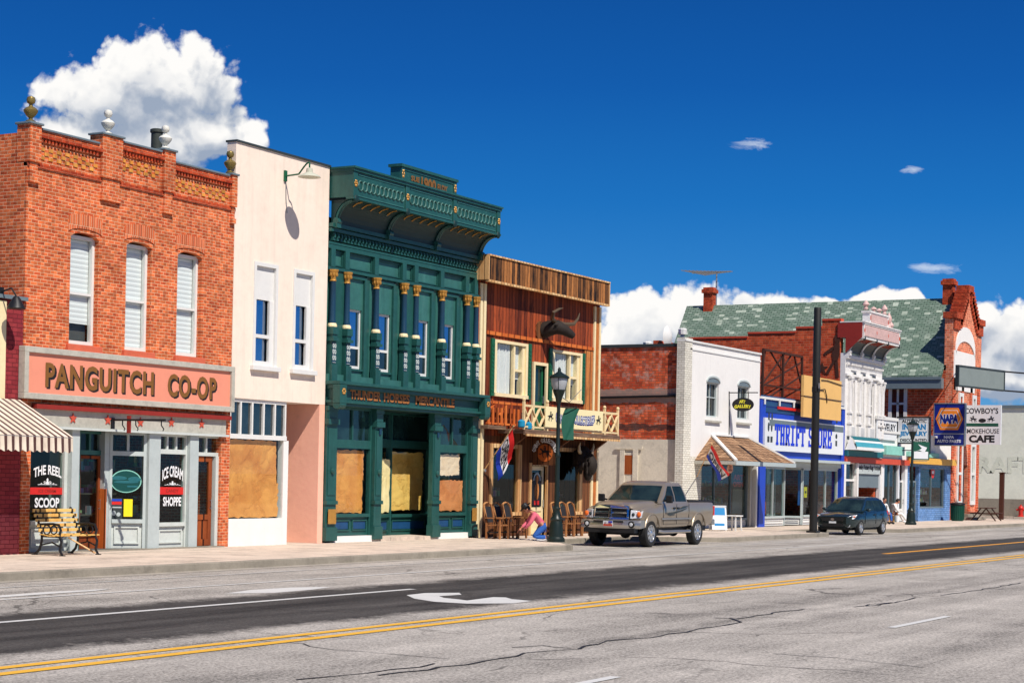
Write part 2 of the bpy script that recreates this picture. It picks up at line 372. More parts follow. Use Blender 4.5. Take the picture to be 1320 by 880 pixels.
def paper_mat(name, c, cd):
    m, nt, b = new_mat(name); p = posn(nt)
    w = nd(nt, 'VectorMath', {0: p, 1: nd(nt, 'TexNoise', {'Vector': p, 'Scale': .9, 'Detail': 3}).outputs[1]}, operation='ADD').outputs[0]
    big = noise(nt, w, 1.3, 5, .55)
    rid = nd(nt, 'TexNoise', {'Vector': w, 'Scale': 1.6, 'Detail': 4, 'Roughness': .5}).outputs[0]
    fold = ramp(nt, mth(nt, 'ABSOLUTE', mth(nt, 'SUBTRACT', rid, .5)), [(.0, 0.), (.05, 1.)])
    h = mth(nt, 'ADD', mth(nt, 'MULTIPLY', fold, .25), mth(nt, 'ADD', mth(nt, 'MULTIPLY', big, 1.2), mth(nt, 'MULTIPLY', noise(nt, p, 7, 4), .12)))
    col = mix(nt, ramp(nt, big, [(.35, 0.), (.65, 1.)]), cd, c)
    nt.links.new(mix(nt, mth(nt, 'MULTIPLY', mth(nt, 'SUBTRACT', 1., fold), .18), col, dark(cd, .6)), b.inputs['Base Color'])
    b.inputs['Roughness'].default_value = .6; bump(nt, b, h, .36, .08); return m
M['kraft'] = paper_mat('brown kraft paper', lin(240, 168, 86), lin(212, 132, 60))
M['kraft_yellow'] = paper_mat('yellow kraft paper', lin(252, 208, 116), lin(226, 168, 76))
M['kraft_orange'] = paper_mat('orange kraft paper', lin(234, 154, 94), lin(206, 122, 68))
M['kraft_pale'] = paper_mat('pale paper', lin(254, 232, 204), lin(244, 206, 164))
M['cream_paper'] = paper_mat('cream paper', lin(252, 240, 180), lin(238, 216, 144))
def shingle_mat():
    m, nt, b = new_mat('green slate shingle'); p = posn(nt); o = xyz(nt, p)
    w = nd(nt, 'CombineXYZ', {0: o[1], 1: mth(nt, 'MULTIPLY', o[2], 1.3)}).outputs[0]
    t = nd(nt, 'TexBrick', {'Vector': w, 'Color1': (*lin(108, 130, 112), 1), 'Color2': (*lin(144, 160, 144), 1), 'Mortar': (*lin(56, 74, 62), 1), 'Scale': 1., 'Mortar Size': .016,
                            'Brick Width': .34, 'Row Height': .15, 'Bias': -.2}, offset=.5)
    cell = nd(nt, 'VectorMath', {0: w, 1: (1/.34, 1/.15, 1)}, operation='MULTIPLY').outputs[0]
    wn = nd(nt, 'TexWhiteNoise', {'Vector': nd(nt, 'VectorMath', {0: cell}, operation='FLOOR').outputs[0]}).outputs[0]
    col = mix(nt, ramp(nt, wn, [(.88, 0.), (.93, .7)]), t.outputs[0], lin(206, 216, 196))
    col = mix(nt, ramp(nt, noise(nt, p, .6, 5), [(.45, 0.), (.7, .5)]), col, lin(70, 100, 80))
    nt.links.new(col, b.inputs['Base Color']); b.inputs['Roughness'].default_value = .8; bump(nt, b, t.outputs['Fac'], .4, .03); return m
M['shingle_green'] = shingle_mat()
def awning_mat():
    m, nt, b = new_mat('striped awning canvas'); o = xyz(nt, posn(nt))
    f = mth(nt, 'FRACT', mth(nt, 'DIVIDE', o[0], .205))
    s = mth(nt, 'LESS_THAN', f, .42)
    n = noise(nt, posn(nt), 2.5, 5)
    c = mix(nt, s, lin(238, 222, 200), lin(78, 44, 40)); c = mix(nt, ramp(nt, n, [(.4, 0.), (.75, .35)]), c, (.15, .1, .08))
    nt.links.new(c, b.inputs['Base Color']); b.inputs['Roughness'].default_value = .8; return m
M['awning'] = awning_mat()
def silver(name, c, rough=.25, metal=.85, flake=.06):
    m, nt, b = new_mat(name); p = nd(nt, 'TexCoord').outputs['Object']
    nt.links.new(nd(nt, 'HueSaturation', {'Color': (*c, 1), 'Value': mth(nt, 'ADD', mth(nt, 'MULTIPLY', noise(nt, p, 2.2, 6), flake*4), 1-flake*2)}).outputs[0], b.inputs['Base Color'])
    b.inputs['Metallic'].default_value = metal; b.inputs['Roughness'].default_value = rough
    b.inputs['Coat Weight'].default_value = .6; b.inputs['Coat Roughness'].default_value = .05; return m
M['truck_paint'] = silver('silver tan truck paint', lin(164, 150, 130), .34, .5)
M['truck_low'] = silver('tan lower truck paint', lin(136, 120, 98), .42, .35)
M['car_paint'] = silver('dark green grey car paint', lin(44, 62, 64), .26, .5)
M['chrome'] = silver('chrome', (.75, .76, .78), .12, 1., .02)
M['bumper'] = silver('satin silver bumper', (.50, .47, .42), .3, .8, .04)
M['alloy'] = silver('alloy wheel', (.66, .66, .66), .28, .8, .04)
M['tyre'] = paint('tyre rubber', (.018, .018, .018), .85, .3, 6, .0, obj=True)
M['plastic_black'] = paint('black plastic', (.014, .014, .015), .5, .2, 5, .0, obj=True)
M['car_glass'] = glass_dark('car glass', (.012, .022, .02), refl=.09)
M['lamp_glass'] = paint('headlamp glass', (.66, .68, .70), .12, .15, 14, .0, spec=.8, obj=True, bmp=.3)
M['amber'] = paint('amber lens', lin(236, 110, 40), .2, .1, 9, .0, obj=True)
M['lantern_glass'] = paint('frosted lantern glass', (.42, .44, .46), .25, .2, 5, .0, spec=.6)
M['skin'] = paint('skin', lin(196, 132, 104), .6, .08, 12, .0, bmp=.03, obj=True)
M['pink_shirt'] = paint('pink shirt cloth', lin(222, 106, 126), .85, .15, 6, .15, bmp=.3, obj=True)
M['denim'] = paint('blue denim', lin(44, 92, 168), .85, .2, 8, .2, bmp=.3, obj=True)
M['white_cloth'] = paint('white cotton', (.80, .79, .77), .85, .1, 7, .12, bmp=.3, obj=True)
M['dark_cloth'] = paint('dark cloth', (.02, .02, .024), .85, .2, 7, .1, bmp=.3, obj=True)
M['hair'] = paint('dark hair', (.02, .014, .01), .6, .3, 20, .0, obj=True)
M['hide'] = paint('dark bison hide', (.02, .013, .009), .75, .4, 9, .2, bmp=.5)
M['horn'] = paint('pale horn', lin(206, 186, 150), .4, .2, 6, .3)
M['horn_dk'] = paint('dark horn', lin(92, 76, 58), .4, .2, 6, .3)
M['flag_red'] = paint('flag red', lin(240, 44, 44), .8, .08, 4, .0, obj=False)
M['flag_white'] = paint('flag white', (.9, .9, .92), .8, .06, 4, .0)
M['flag_blue'] = paint('flag blue', lin(32, 66, 190), .8, .08, 4, .0)
M['banner_green'] = paint('green banner cloth', lin(20, 84, 66), .8, .15, 4, .1)
M['yellow'] = paint('yellow notice', lin(250, 226, 30), .6, .03, 3, .0)
M['yellow_letter'] = paint('yellow lettering', lin(232, 222, 60), .6, .05, 3, .0, bmp=0)
M['white_letter'] = paint('white lettering', (.86, .86, .86), .6, .03, 3, .0, bmp=0)
M['orange'] = paint('orange paint', lin(250, 140, 40), .5, .04, 3, .0)
M['sign_navy'] = paint('navy sign face', lin(24, 40, 132), .4, .05, 2, .05)
M['sign_white'] = paint('white sign face', (.80, .82, .83), .45, .05, 1, .08, bmp=.03)
M['can_green'] = paint('green bin', lin(14, 78, 62), .5, .15, 3, .2)
M['hydrant'] = paint('red hydrant', lin(206, 46, 36), .4, .1, 3, .1)
M['turquoise'] = paint('turquoise lantern', lin(30, 140, 180), .4, .1, 4, .1)
M['goods'] = None
def goods_mat():
    m, nt, b = new_mat('shop goods'); p = posn(nt)
    q = nd(nt, 'VectorMath', {0: p, 1: (7, 7, 5)}, operation='MULTIPLY').outputs[0]
    wn = nd(nt, 'TexWhiteNoise', {'Vector': nd(nt, 'VectorMath', {0: q}, operation='FLOOR').outputs[0]}).outputs[1]
    c = nd(nt, 'HueSaturation', {'Color': wn, 'Saturation': .8, 'Value': .4}).outputs[0]
    nt.links.new(c, b.inputs['Base Color']); b.inputs['Roughness'].default_value = .6; return m
M['goods'] = goods_mat()

def asphalt_mat(name, c, speck=.5, cracks=.5, strip=None):
    m, nt, b = new_mat(name); p = posn(nt); o = xyz(nt, p)
    st = nd(nt, 'CombineXYZ', {0: mth(nt, 'MULTIPLY', o[0], .12), 1: mth(nt, 'MULTIPLY', o[1], 1.3)}).outputs[0]
    band = noise(nt, st, 1., 5, .6); blot = noise(nt, p, .5, 6, .65); grit = noise(nt, p, 26, 3, .8); fine = noise(nt, p, 9, 4, .7)
    v = mth(nt, 'ADD', mth(nt, 'MULTIPLY', mth(nt, 'SUBTRACT', band, .5), 1.1), mth(nt, 'MULTIPLY', mth(nt, 'SUBTRACT', blot, .5), .95))
    v = mth(nt, 'ADD', v, mth(nt, 'ADD', mth(nt, 'MULTIPLY', mth(nt, 'SUBTRACT', grit, .5), speck*3.2), mth(nt, 'MULTIPLY', mth(nt, 'SUBTRACT', fine, .5), speck)))
    base = (*c, 1)
    # old tyre paths and oil drip lines run along the lanes
    ty = mth(nt, 'ADD', o[1], mth(nt, 'MULTIPLY', mth(nt, 'SUBTRACT', blot, .5), 1.1))
    for y0, w_, am in ((10.9, .55, .20), (9.2, .5, .14), (10.05, .25, .22), (6.1, .6, .20), (4.4, .5, .16), (21.3, .5, .18), (19.3, .5, .14)):
        f = ramp(nt, mth(nt, 'DIVIDE', mth(nt, 'ABSOLUTE', mth(nt, 'SUBTRACT', ty, y0)), w_), [(.2, am), (1., 0.)]); v = mth(nt, 'SUBTRACT', v, f)
    if strip:
        e = mth(nt, 'ADD', mth(nt, 'ABSOLUTE', mth(nt, 'SUBTRACT', o[1], 16.3)), mth(nt, 'ADD', mth(nt, 'MULTIPLY', mth(nt, 'SUBTRACT', noise(nt, p, .9, 7, .75), .5), 1.5), mth(nt, 'MULTIPLY', mth(nt, 'SUBTRACT', fine, .5), .5)))
        base = mix(nt, ramp(nt, e, [(1.75/4, 0.), (2.35/4, 1.)]) if False else ramp(nt, mth(nt, 'DIVIDE', e, 4.), [(.44, 0.), (.58, 1.)]), mix(nt, ramp(nt, band, [(.35, 0.), (.7, 1.)]), strip, dark(strip, 1.9)), c)
    col = nd(nt, 'HueSaturation', {'Color': base, 'Value': mth(nt, 'MAXIMUM', mth(nt, 'ADD', v, 1.), .15)}).outputs[0]
    if cracks:
        wp = nd(nt, 'VectorMath', {0: p, 1: nd(nt, 'TexNoise', {'Vector': p, 'Scale': .8, 'Detail': 5}).outputs[1]}, operation='ADD').outputs[0]
        for sc, wd, am in ((.16, .004, .8), (.42, .006, .5)):
            e = nd(nt, 'TexVoronoi', {'Vector': wp, 'Scale': sc}, feature='DISTANCE_TO_EDGE').outputs[0]
            msk = ramp(nt, noise(nt, p, .35, 3), [(.46, 0.), (.56, cracks*am)])
            col = mix(nt, mth(nt, 'MULTIPLY', mth(nt, 'LESS_THAN', e, wd), msk), col, dark(c, .12))
    nt.links.new(col, b.inputs['Base Color']); b.inputs['Roughness'].default_value = .9; b.inputs['Specular IOR Level'].default_value = .2
    bump(nt, b, mth(nt, 'ADD', grit, mth(nt, 'MULTIPLY', fine, .4)), .5, .012); return m
M['asphalt'] = asphalt_mat('worn pale asphalt', (.405, .37, .325), 1.05, .8)
M['asphalt_dark'] = asphalt_mat('dark resurfaced lane', (.405, .37, .325), 1.05, .8, strip=(.044, .040, .036))
M['dirt'] = asphalt_mat('dusty ground', (.27, .23, .18), .4, 0)
def concrete_mat(name, c, joint=1.8):
    m, nt, b = new_mat(name); p = posn(nt); o = xyz(nt, p)
    n = noise(nt, p, .9, 7, .65); f = noise(nt, p, 14, 4, .7)
    v = mth(nt, 'ADD', mth(nt, 'MULTIPLY', mth(nt, 'SUBTRACT', n, .5), .8), mth(nt, 'ADD', mth(nt, 'MULTIPLY', mth(nt, 'SUBTRACT', f, .5), .5), 1.))
    col = nd(nt, 'HueSaturation', {'Color': (*c, 1), 'Value': v}).outputs[0]
    st = ramp(nt, noise(nt, p, 1.1, 8, .75), [(.5, 0.), (.72, .8)]); col = mix(nt, st, col, dark(c, .4))
    if joint:
        for a in (o[0], o[1]):
            j = mth(nt, 'LESS_THAN', mth(nt, 'ABSOLUTE', mth(nt, 'SUBTRACT', mth(nt, 'FRACT', mth(nt, 'DIVIDE', a, joint)), .5)), .008)
            col = mix(nt, mth(nt, 'MULTIPLY', j, .7), col, dark(c, .25))
    nt.links.new(col, b.inputs['Base Color']); b.inputs['Roughness'].default_value = .9; b.inputs['Specular IOR Level'].default_value = .2; bump(nt, b, f, .3, .01); return m
M['pavement'] = concrete_mat('sandy concrete pavement', (.68, .56, .45))
M['kerb'] = concrete_mat('stained kerb concrete', (.31, .275, .22), 0)
def road_paint(name, c, wear=.55):
    m, nt, b = new_mat(name); p = posn(nt)
    f = ramp(nt, mth(nt, 'ADD', mth(nt, 'MULTIPLY', noise(nt, p, 22, 4, .8), .5), mth(nt, 'MULTIPLY', noise(nt, p, 1.2, 4), .5)), [(wear-.06, 0.), (wear+.1, .7)])
    nt.links.new(mix(nt, f, c, dark(c, .35)), b.inputs['Base Color']); b.inputs['Roughness'].default_value = .7; return m
M['line_white'] = road_paint('white road paint', (.66, .65, .61), .6)
M['line_yellow'] = road_paint('yellow road paint', (.84, .45, .035), .66)
M['line_orange'] = road_paint('orange yellow road paint', (.80, .34, .02), .7)
M['tar'] = paint('tar crack sealant', (.022, .021, .02), .6, .2, 3, .0, bmp=0)
# ---------------------------------------------------------------- camera, sun, sky
cam = bpy.data.cameras.new('camera'); co = bpy.data.objects.new('camera', cam); COL.objects.link(co)
co.matrix_world = Matrix.Translation((0, 0, CZ)) @ Matrix.Rotation(TH-PI/2, 4, 'Z') @ Matrix.Rotation(PI/2, 4, 'X') @ Matrix.Rotation(RL, 4, 'Z')
# NB the survey's vertical tilt is the roll of the camera body
cam.sensor_width = 36; cam.lens = 36*FOC/1320; cam.shift_y = (H0-440)/1320; cam.clip_end = 9000; cam.clip_start = .1
SC.camera = co
SUN_DIR = Vector((-.32, -.68, .95)).normalized()      # towards the sun
sun = bpy.data.lights.new('sun', 'SUN'); sun.energy = 5.0; sun.angle = rad(.5); sun.color = (1., .94, .86)
so = bpy.data.objects.new('sun', sun); COL.objects.link(so); so.rotation_euler = SUN_DIR.to_track_quat('Z', 'Y').to_euler()
SC.view_settings.view_transform = 'Standard'; SC.view_settings.look = 'None'; SC.view_settings.exposure = 0
SC.cycles.max_bounces = 5; SC.cycles.diffuse_bounces = 2; SC.cycles.glossy_bounces = 3; SC.cycles.transparent_max_bounces = 8; SC.cycles.caustics_reflective = False; SC.cycles.caustics_refractive = False
SC.cycles.use_denoising = True; SC.cycles.sample_clamp_indirect = 6

W = bpy.data.worlds.new('World'); SC.world = W; W.use_nodes = True
nt = W.node_tree; bg = nt.nodes['Background']
sky = nd(nt, 'TexSky'); sky.sky_type = 'NISHITA'; sky.sun_disc = False
sky.sun_elevation = math.asin(SUN_DIR.z); sky.sun_rotation = math.atan2(SUN_DIR.x, SUN_DIR.y)
sky.altitude = 2000; sky.air_density = 1.; sky.dust_density = .2; sky.ozone_density = 2.5
dirv = nd(nt, 'TexCoord').outputs['Generated']
d3 = xyz(nt, dirv)
# deepen the high-desert blue: gradient by elevation of the view direction
elev = d3[2]
tint = nd(nt, 'ValToRGB', {0: elev}).outputs[0]
cr = tint.node.color_ramp
stops = [(0., (.22, .45, .66)), (.04, (.10, .34, .66)), (.09, (.03, .24, .63)), (.15, (.008, .165, .53)), (.21, (.003, .105, .42)), (.27, (.002, .075, .33)), (.6, (.002, .05, .24)), (1., (.002, .045, .22))]
while len(cr.elements) < len(stops): cr.elements.new(.5)
for e, (p, c) in zip(cr.elements, stops): e.position = p; e.color = (*c, 1)
skyc = mix(nt, .97, nd(nt, 'VectorMath', {0: sky.outputs[0], 3: .07}, operation='SCALE').outputs[0], tint)
# clouds: heaps of vapour defined by bearing (a) and slope (e) around the compass heading of the street view
c_, s_ = _ct, _st
fw = mth(nt, 'ADD', mth(nt, 'MULTIPLY', d3[0], c_), mth(nt, 'MULTIPLY', d3[1], s_))
rt = mth(nt, 'SUBTRACT', mth(nt, 'MULTIPLY', d3[0], s_), mth(nt, 'MULTIPLY', d3[1], c_))
fwp = mth(nt, 'MAXIMUM', fw, .05)
ca = mth(nt, 'DIVIDE', rt, fwp); ce = mth(nt, 'DIVIDE', d3[2], fwp)
front = mth(nt, 'GREATER_THAN', fw, .1)
cvec = nd(nt, 'CombineXYZ', {0: ca, 1: ce}).outputs[0]
def cpos(px, py):
    r = ray(px, py); x = r[0]*_st-r[1]*_ct; f = r[0]*_ct+r[1]*_st
    return x/f, r[2]/f
blobs = []
for px, py, rx, ry in [(190, 108, 106, 62), (140, 130, 92, 62), (100, 165, 62, 40), (262, 104, 62, 50), (255, 170, 74, 52), (190, 195, 96, 56), (60, 168, 30, 26), (322, 182, 22, 20),
                       (830, 425, 78, 52), (905, 410, 82, 42), (960, 405, 62, 34), (800, 470, 70, 60), (870, 470, 110, 60), (1010, 400, 42, 22), (1062, 394, 26, 16), (1128, 388, 32, 22), (1166, 388, 22, 16),
                       (1300, 440, 84, 50), (1290, 480, 100, 50), (1390, 450, 110, 62), (1246, 408, 40, 22)]:
    a, e = cpos(px, py); blobs.append((a, e, rx/FOC, ry/FOC))
def cloud_density(vec):
    warp = nd(nt, 'TexNoise', {'Vector': vec, 'Scale': 26., 'Detail': 2, 'Roughness': .5}, noise_dimensions='2D').outputs[1]
    wv = nd(nt, 'VectorMath', {0: vec, 1: nd(nt, 'VectorMath', {0: nd(nt, 'VectorMath', {0: warp, 1: (.5, .5, .5)}, operation='SUBTRACT').outputs[0], 3: .022}, operation='SCALE').outputs[0]}, operation='ADD').outputs[0]
    o = xyz(nt, wv); best = None
    for a, e, rx, ry in blobs:
        dx = mth(nt, 'MULTIPLY', mth(nt, 'SUBTRACT', o[0], a), 1/rx); dy = mth(nt, 'MULTIPLY', mth(nt, 'SUBTRACT', o[1], e), 1/ry)
        q = mth(nt, 'SUBTRACT', 1., mth(nt, 'SQRT', mth(nt, 'ADD', mth(nt, 'MULTIPLY', dx, dx), mth(nt, 'MULTIPLY', dy, dy))))
        best = q if best is None else nd(nt, 'Math', {0: best, 1: q, 2: .18}, operation='SMOOTH_MAX').outputs[0]
    puff = None
    for sc, am in ((42., .34), (95., .17), (210., .09)):
        v = nd(nt, 'TexVoronoi', {'Vector': wv, 'Scale': sc}, voronoi_dimensions='2D').outputs[0]
        t = mth(nt, 'MULTIPLY', mth(nt, 'SUBTRACT', .45, v), am*1.5)
        puff = t if puff is None else mth(nt, 'ADD', puff, t)
    fb = mth(nt, 'MULTIPLY', mth(nt, 'SUBTRACT', nd(nt, 'TexNoise', {'Vector': vec, 'Scale': 60., 'Detail': 6, 'Roughness': .62}, noise_dimensions='2D').outputs[0], .5), .62)
    return mth(nt, 'ADD', best, mth(nt, 'ADD', puff, fb))
den = cloud_density(cvec)
den2 = cloud_density(nd(nt, 'VectorMath', {0: cvec, 1: (-.004, .012, 0)}, operation='ADD').outputs[0])
alpha = ramp(nt, den, [(.03, 0.), (.27, 1.)], 'EASE')
shade = mth(nt, 'ADD', mth(nt, 'MULTIPLY', mth(nt, 'SUBTRACT', den, den2), 1.7), .62, clamp=True)
soft = nd(nt, 'TexNoise', {'Vector': nd(nt, 'VectorMath', {0: cvec, 1: (1., 1.6, 1.)}, operation='MULTIPLY').outputs[0], 'Scale': 19., 'Detail': 4}, noise_dimensions='2D').outputs[0]
core = ramp(nt, mth(nt, 'ADD', mth(nt, 'MULTIPLY', den2, .5), mth(nt, 'MULTIPLY', soft, .8)), [(.40, 0.), (.86, .66)])
lit = mth(nt, 'MULTIPLY', shade, mth(nt, 'SUBTRACT', 1., core), clamp=True)
ccol = mix(nt, lit, (.33, .40, .52), (1.0, .985, .96))
# thin high wisps
wis = None
for px, py, rx, ry in [(968, 186, 36, 10), (1178, 219, 22, 7), (1205, 345, 48, 11)]:
    a, e = cpos(px, py)
    dx = mth(nt, 'MULTIPLY', mth(nt, 'SUBTRACT', ca, a), FOC/rx); dy = mth(nt, 'MULTIPLY', mth(nt, 'SUBTRACT', ce, e), FOC/ry)
    q = mth(nt, 'SUBTRACT', 1., mth(nt, 'SQRT', mth(nt, 'ADD', mth(nt, 'MULTIPLY', dx, dx), mth(nt, 'MULTIPLY', dy, dy))))
    wis = q if wis is None else mth(nt, 'MAXIMUM', wis, q)
wn = nd(nt, 'TexNoise', {'Vector': nd(nt, 'VectorMath', {0: cvec, 1: (40., 110., 1.)}, operation='MULTIPLY').outputs[0], 'Scale': 1.6, 'Detail': 7, 'Roughness': .65, 'Distortion': .6}).outputs[0]
wal = mth(nt, 'MULTIPLY', ramp(nt, mth(nt, 'ADD', wis, mth(nt, 'MULTIPLY', mth(nt, 'SUBTRACT', wn, .5), 2.4)), [(.25, 0.), (1.1, .6)]), ramp(nt, wis, [(.0, 0.), (.25, 1.)]))
full = mix(nt, wal, skyc, (.78, .86, .96))
full = mix(nt, alpha, full, ccol)
zone = mth(nt, 'MULTIPLY', front, mth(nt, 'MULTIPLY', mth(nt, 'LESS_THAN', mth(nt, 'ABSOLUTE', ca), .42), mth(nt, 'LESS_THAN', ce, .34)))
bg2 = nd(nt, 'Background', {'Color': full})
nt.links.new(skyc, bg.inputs[0]); bg.inputs[1].default_value = 1.0
mxs = nd(nt, 'MixShader', {0: zone, 1: bg.outputs[0], 2: bg2.outputs[0]})
nt.links.new(mxs.outputs[0], nt.nodes['World Output'].inputs[0])

# ---------------------------------------------------------------- ground, road, markings, pavement
struct('ground', MB().poly([(-1500, -2500, -.03), (3500, -2500, -.03), (3500, 2500, -.03), (-1500, 2500, -.03)]), M['dirt'])
struct('road', MB().poly([(-60, -14, 0), (400, -14, 0), (400, 27.2, 0), (-60, 27.2, 0)]), M['asphalt'])
struct('side_street', MB().poly([(109.5, 27.2, .002), (121, 27.2, .002), (121, 120, .002), (109.5, 120, .002)]), M['asphalt'])
struct('dark_lane', MB().poly([(-60, 13.6, .004), (400, 13.6, .004), (400, 19.4, .004), (-60, 19.4, .004)]), M['asphalt_dark'])
def line(name, pts, mat):     # quads given as (x0, x1, y0, y1)
    mb = MB()
    for x0, x1, y0, y1 in pts: mb.poly([(x0, y0, .008), (x1, y0, .008), (x1, y1, .008), (x0, y1, .008)])
    return struct(name, mb, mat)
line('yellow_line', [(-60, 300, 13.30, 13.47), (-60, 300, 12.90, 13.08)], M['line_yellow'])
line('orange_line', [(52.5, 300, 16.5, 16.72)], M['line_orange'])
line('white_line', [(-60, 27.6, 17.27, 17.42)], M['line_white'])
line('white_edge_line', [(-60, 62, 20.26, 20.38)], M['line_white'])
line('parking_line', [(-60, 130, 22.3, 22.38)], M['line_white'])
line('lane_dash', [(25.3, 28.2, 7.82, 7.95), (14.2, 16.9, 8.08, 8.21)], M['line_white'])
def arrow(pts):
    return struct('turn_arrow', MB().poly([(*G(px, py), .008) for px, py in pts][::-1]), M['line_white'])
arrow([(524, 767), (548, 764.3), (592, 764), (595, 766.5), (566, 768.3), (572, 770.6), (592, 772.6), (602, 774), (636, 769.6), (652, 770), (660, 772.3), (686, 774.5), (662, 777.6), (602, 778), (560, 775.6), (534, 771.5)])
arrow([(290, 765), (322, 760.5), (374, 757.2), (430, 756.2), (402, 760), (354, 764)])
arrow([(-20, 769), (60, 763), (146, 758.6), (118, 762), (64, 765.4), (-20, 771.5)])
def crack(rows, w):
    mb = MB(); rnd = random.Random(3)
    for pts in rows:
        p = [Vector((*G(*q), .006)) for q in pts]; out = []
        for a, b in zip(p, p[1:]):
            n = max(2, int((b-a).length/.35))
            for i in range(n): out.append(a.lerp(b, i/n)+Vector((rnd.uniform(-.05, .05), rnd.uniform(-.07, .07), 0)))
        out.append(p[-1])
        for i, (a, b) in enumerate(zip(out, out[1:])):
            t = (b-a); nrm = Vector((-t.y, t.x, 0)).normalized()*w*rnd.uniform(.5, 1.2)
            mb.poly([a-nrm, b-nrm, b+nrm, a+nrm])
    return struct('crack_sealant', mb, M['tar'])
crack([[(490, 870), (600, 856), (680, 842), (740, 836), (780, 826), (845, 822), (900, 810), (960, 802), (946, 797), (920, 796)], [(945, 797), (990, 791), (1036, 785)],
       [(1100, 782), (1150, 776), (1130, 779)], [(1118, 781), (1160, 775), (1180, 770)], [(1210, 767), (1262, 760), (1316, 751)], [(740, 836), (700, 832), (660, 834)], [(388, 876), (480, 868), (560, 855)]], .022)
crack([[(330, 825), (385, 829), (430, 837), (500, 843), (580, 849)], [(575, 757), (640, 750), (700, 745), (760, 749), (870, 743)], [(1140, 768), (1230, 762), (1320, 757)], [(850, 778), (960, 775), (1060, 779)],
       [(990, 842), (1080, 848), (1190, 860)], [(300, 780), (370, 786), (470, 790)], [(60, 822), (150, 816), (240, 806)]], .011)
# pavement with lay-bys between the kerb build-outs
KL = [(-60, 23.6), (46.1, 23.65), (49.9, 26.2), (55.2, 26.2), (57.4, 23.65), (67.9, 23.7), (69.2, 26.0), (75.6, 26.0), (77.2, 23.65), (108, 23.62), (110.4, 25.4), (111, 27.6), (111, 30)]
KT = .003
pv = MB().prism([(x, y+.02) for x, y in KL]+[(111, 60), (-60, 60)], 'z', -.1, SW); struct('pavement', pv, M['pavement'])
kb = MB()
for (a, b) in zip(KL, KL[1:]):
    a_, b_ = Vector((*a, 0)), Vector((*b, 0)); t = (b_-a_).normalized(); n = Vector((-t.y, t.x, 0))*.17
    pts = [(a_-t*.0), (b_+t*.0), (b_+n), (a_+n)]
    kb.prism([(p.x, p.y) for p in pts], 'z', -.1, SW+.005)
struct('kerb', kb, M['kerb'], bevel=.02)
gut = MB()
for (a, b) in zip(KL, KL[1:]):
    if abs(a[1]-b[1]) < .1 and a[1] < 24: gut.poly([(a[0], a[1]-.38, .005), (b[0], b[1]-.38, .005), (b[0], b[1], .005), (a[0], a[1], .005)])
struct('gutter', gut, concrete_mat('gutter concrete', (.40, .36, .30), 3.))
struct('far_pavement', MB().prism([(121.3, 23.6), (300, 23.6), (300, 90), (121.3, 90)], 'z', -.1, SW), M['pavement'])

# ---------------------------------------------------------------- building helpers
def wall(mb, u0, u1, z0, z1, holes, v=D, depth=.25, edges=True):
    """front sheet with rectangular openings and their reveals"""
    us = sorted({u0, u1, *[h[0] for h in holes], *[h[1] for h in holes]}); zs = sorted({z0, z1, *[h[2] for h in holes], *[h[3] for h in holes]})
    us = [u for u in us if u0 <= u <= u1]; zs = [z for z in zs if z0 <= z <= z1]
    for a, b in zip(us, us[1:]):
        for c, d in zip(zs, zs[1:]):
            um, zm = (a+b)/2, (c+d)/2
            if any(h[0] < um < h[1] and h[2] < zm < h[3] for h in holes): continue
            mb.poly([(a, v, c), (b, v, c), (b, v, d), (a, v, d)])
    w = v+depth
    for a, b, c, d in holes:
        mb.poly([(a, v, c), (a, v, d), (a, w, d), (a, w, c)]); mb.poly([(b, v, c), (b, w, c), (b, w, d), (b, v, d)])
        mb.poly([(a, v, d), (b, v, d), (b, w, d), (a, w, d)]); mb.poly([(a, v, c), (a, w, c), (b, w, c), (b, v, c)])
    if edges:
        mb.poly([(u0, v, z1), (u1, v, z1), (u1, w, z1), (u0, w, z1)])
        mb.poly([(u0, v, z0), (u0, v, z1), (u0, w, z1), (u0, w, z0)]); mb.poly([(u1, v, z0), (u1, w, z0), (u1, w, z1), (u1, v, z1)])
    return mb
def shell(b, u0, u1, zt, matw, depth=14, v=D+.25, zr=None, name='side_wall', left=True, floor=None):
    """side walls, back wall, roof, shop floor and ceiling behind a front"""
    t = .22; zr = zr or zt-.35
    w = MB(); w.box(u0, u0+t, v, v+depth, .1, zt); w.box(u1-t, u1, v, v+depth, .1, zt); w.box(u0+t, u1-t, v+depth-t, v+depth, .1, zt); w.build(name, matw, b)
    MB().box(u0+t, u1-t, v, v+depth-t, zr-.2, zr).build('roof', M['roof_tar'], b)
    if floor:
        i = MB(); i.box(u0+t+.01, u1-t-.01, v-.2, v+depth-t-.01, SW+.01, SW+.03); i.box(u0+t+.01, u1-t-.01, v, v+depth-t-.01, floor, floor+.15)
        i.box(u0+t+.02, u1-t-.02, v+3.2, v+3.3, SW+.03, floor-.01); i.build('shop_interior', M['interior_dk'], b)
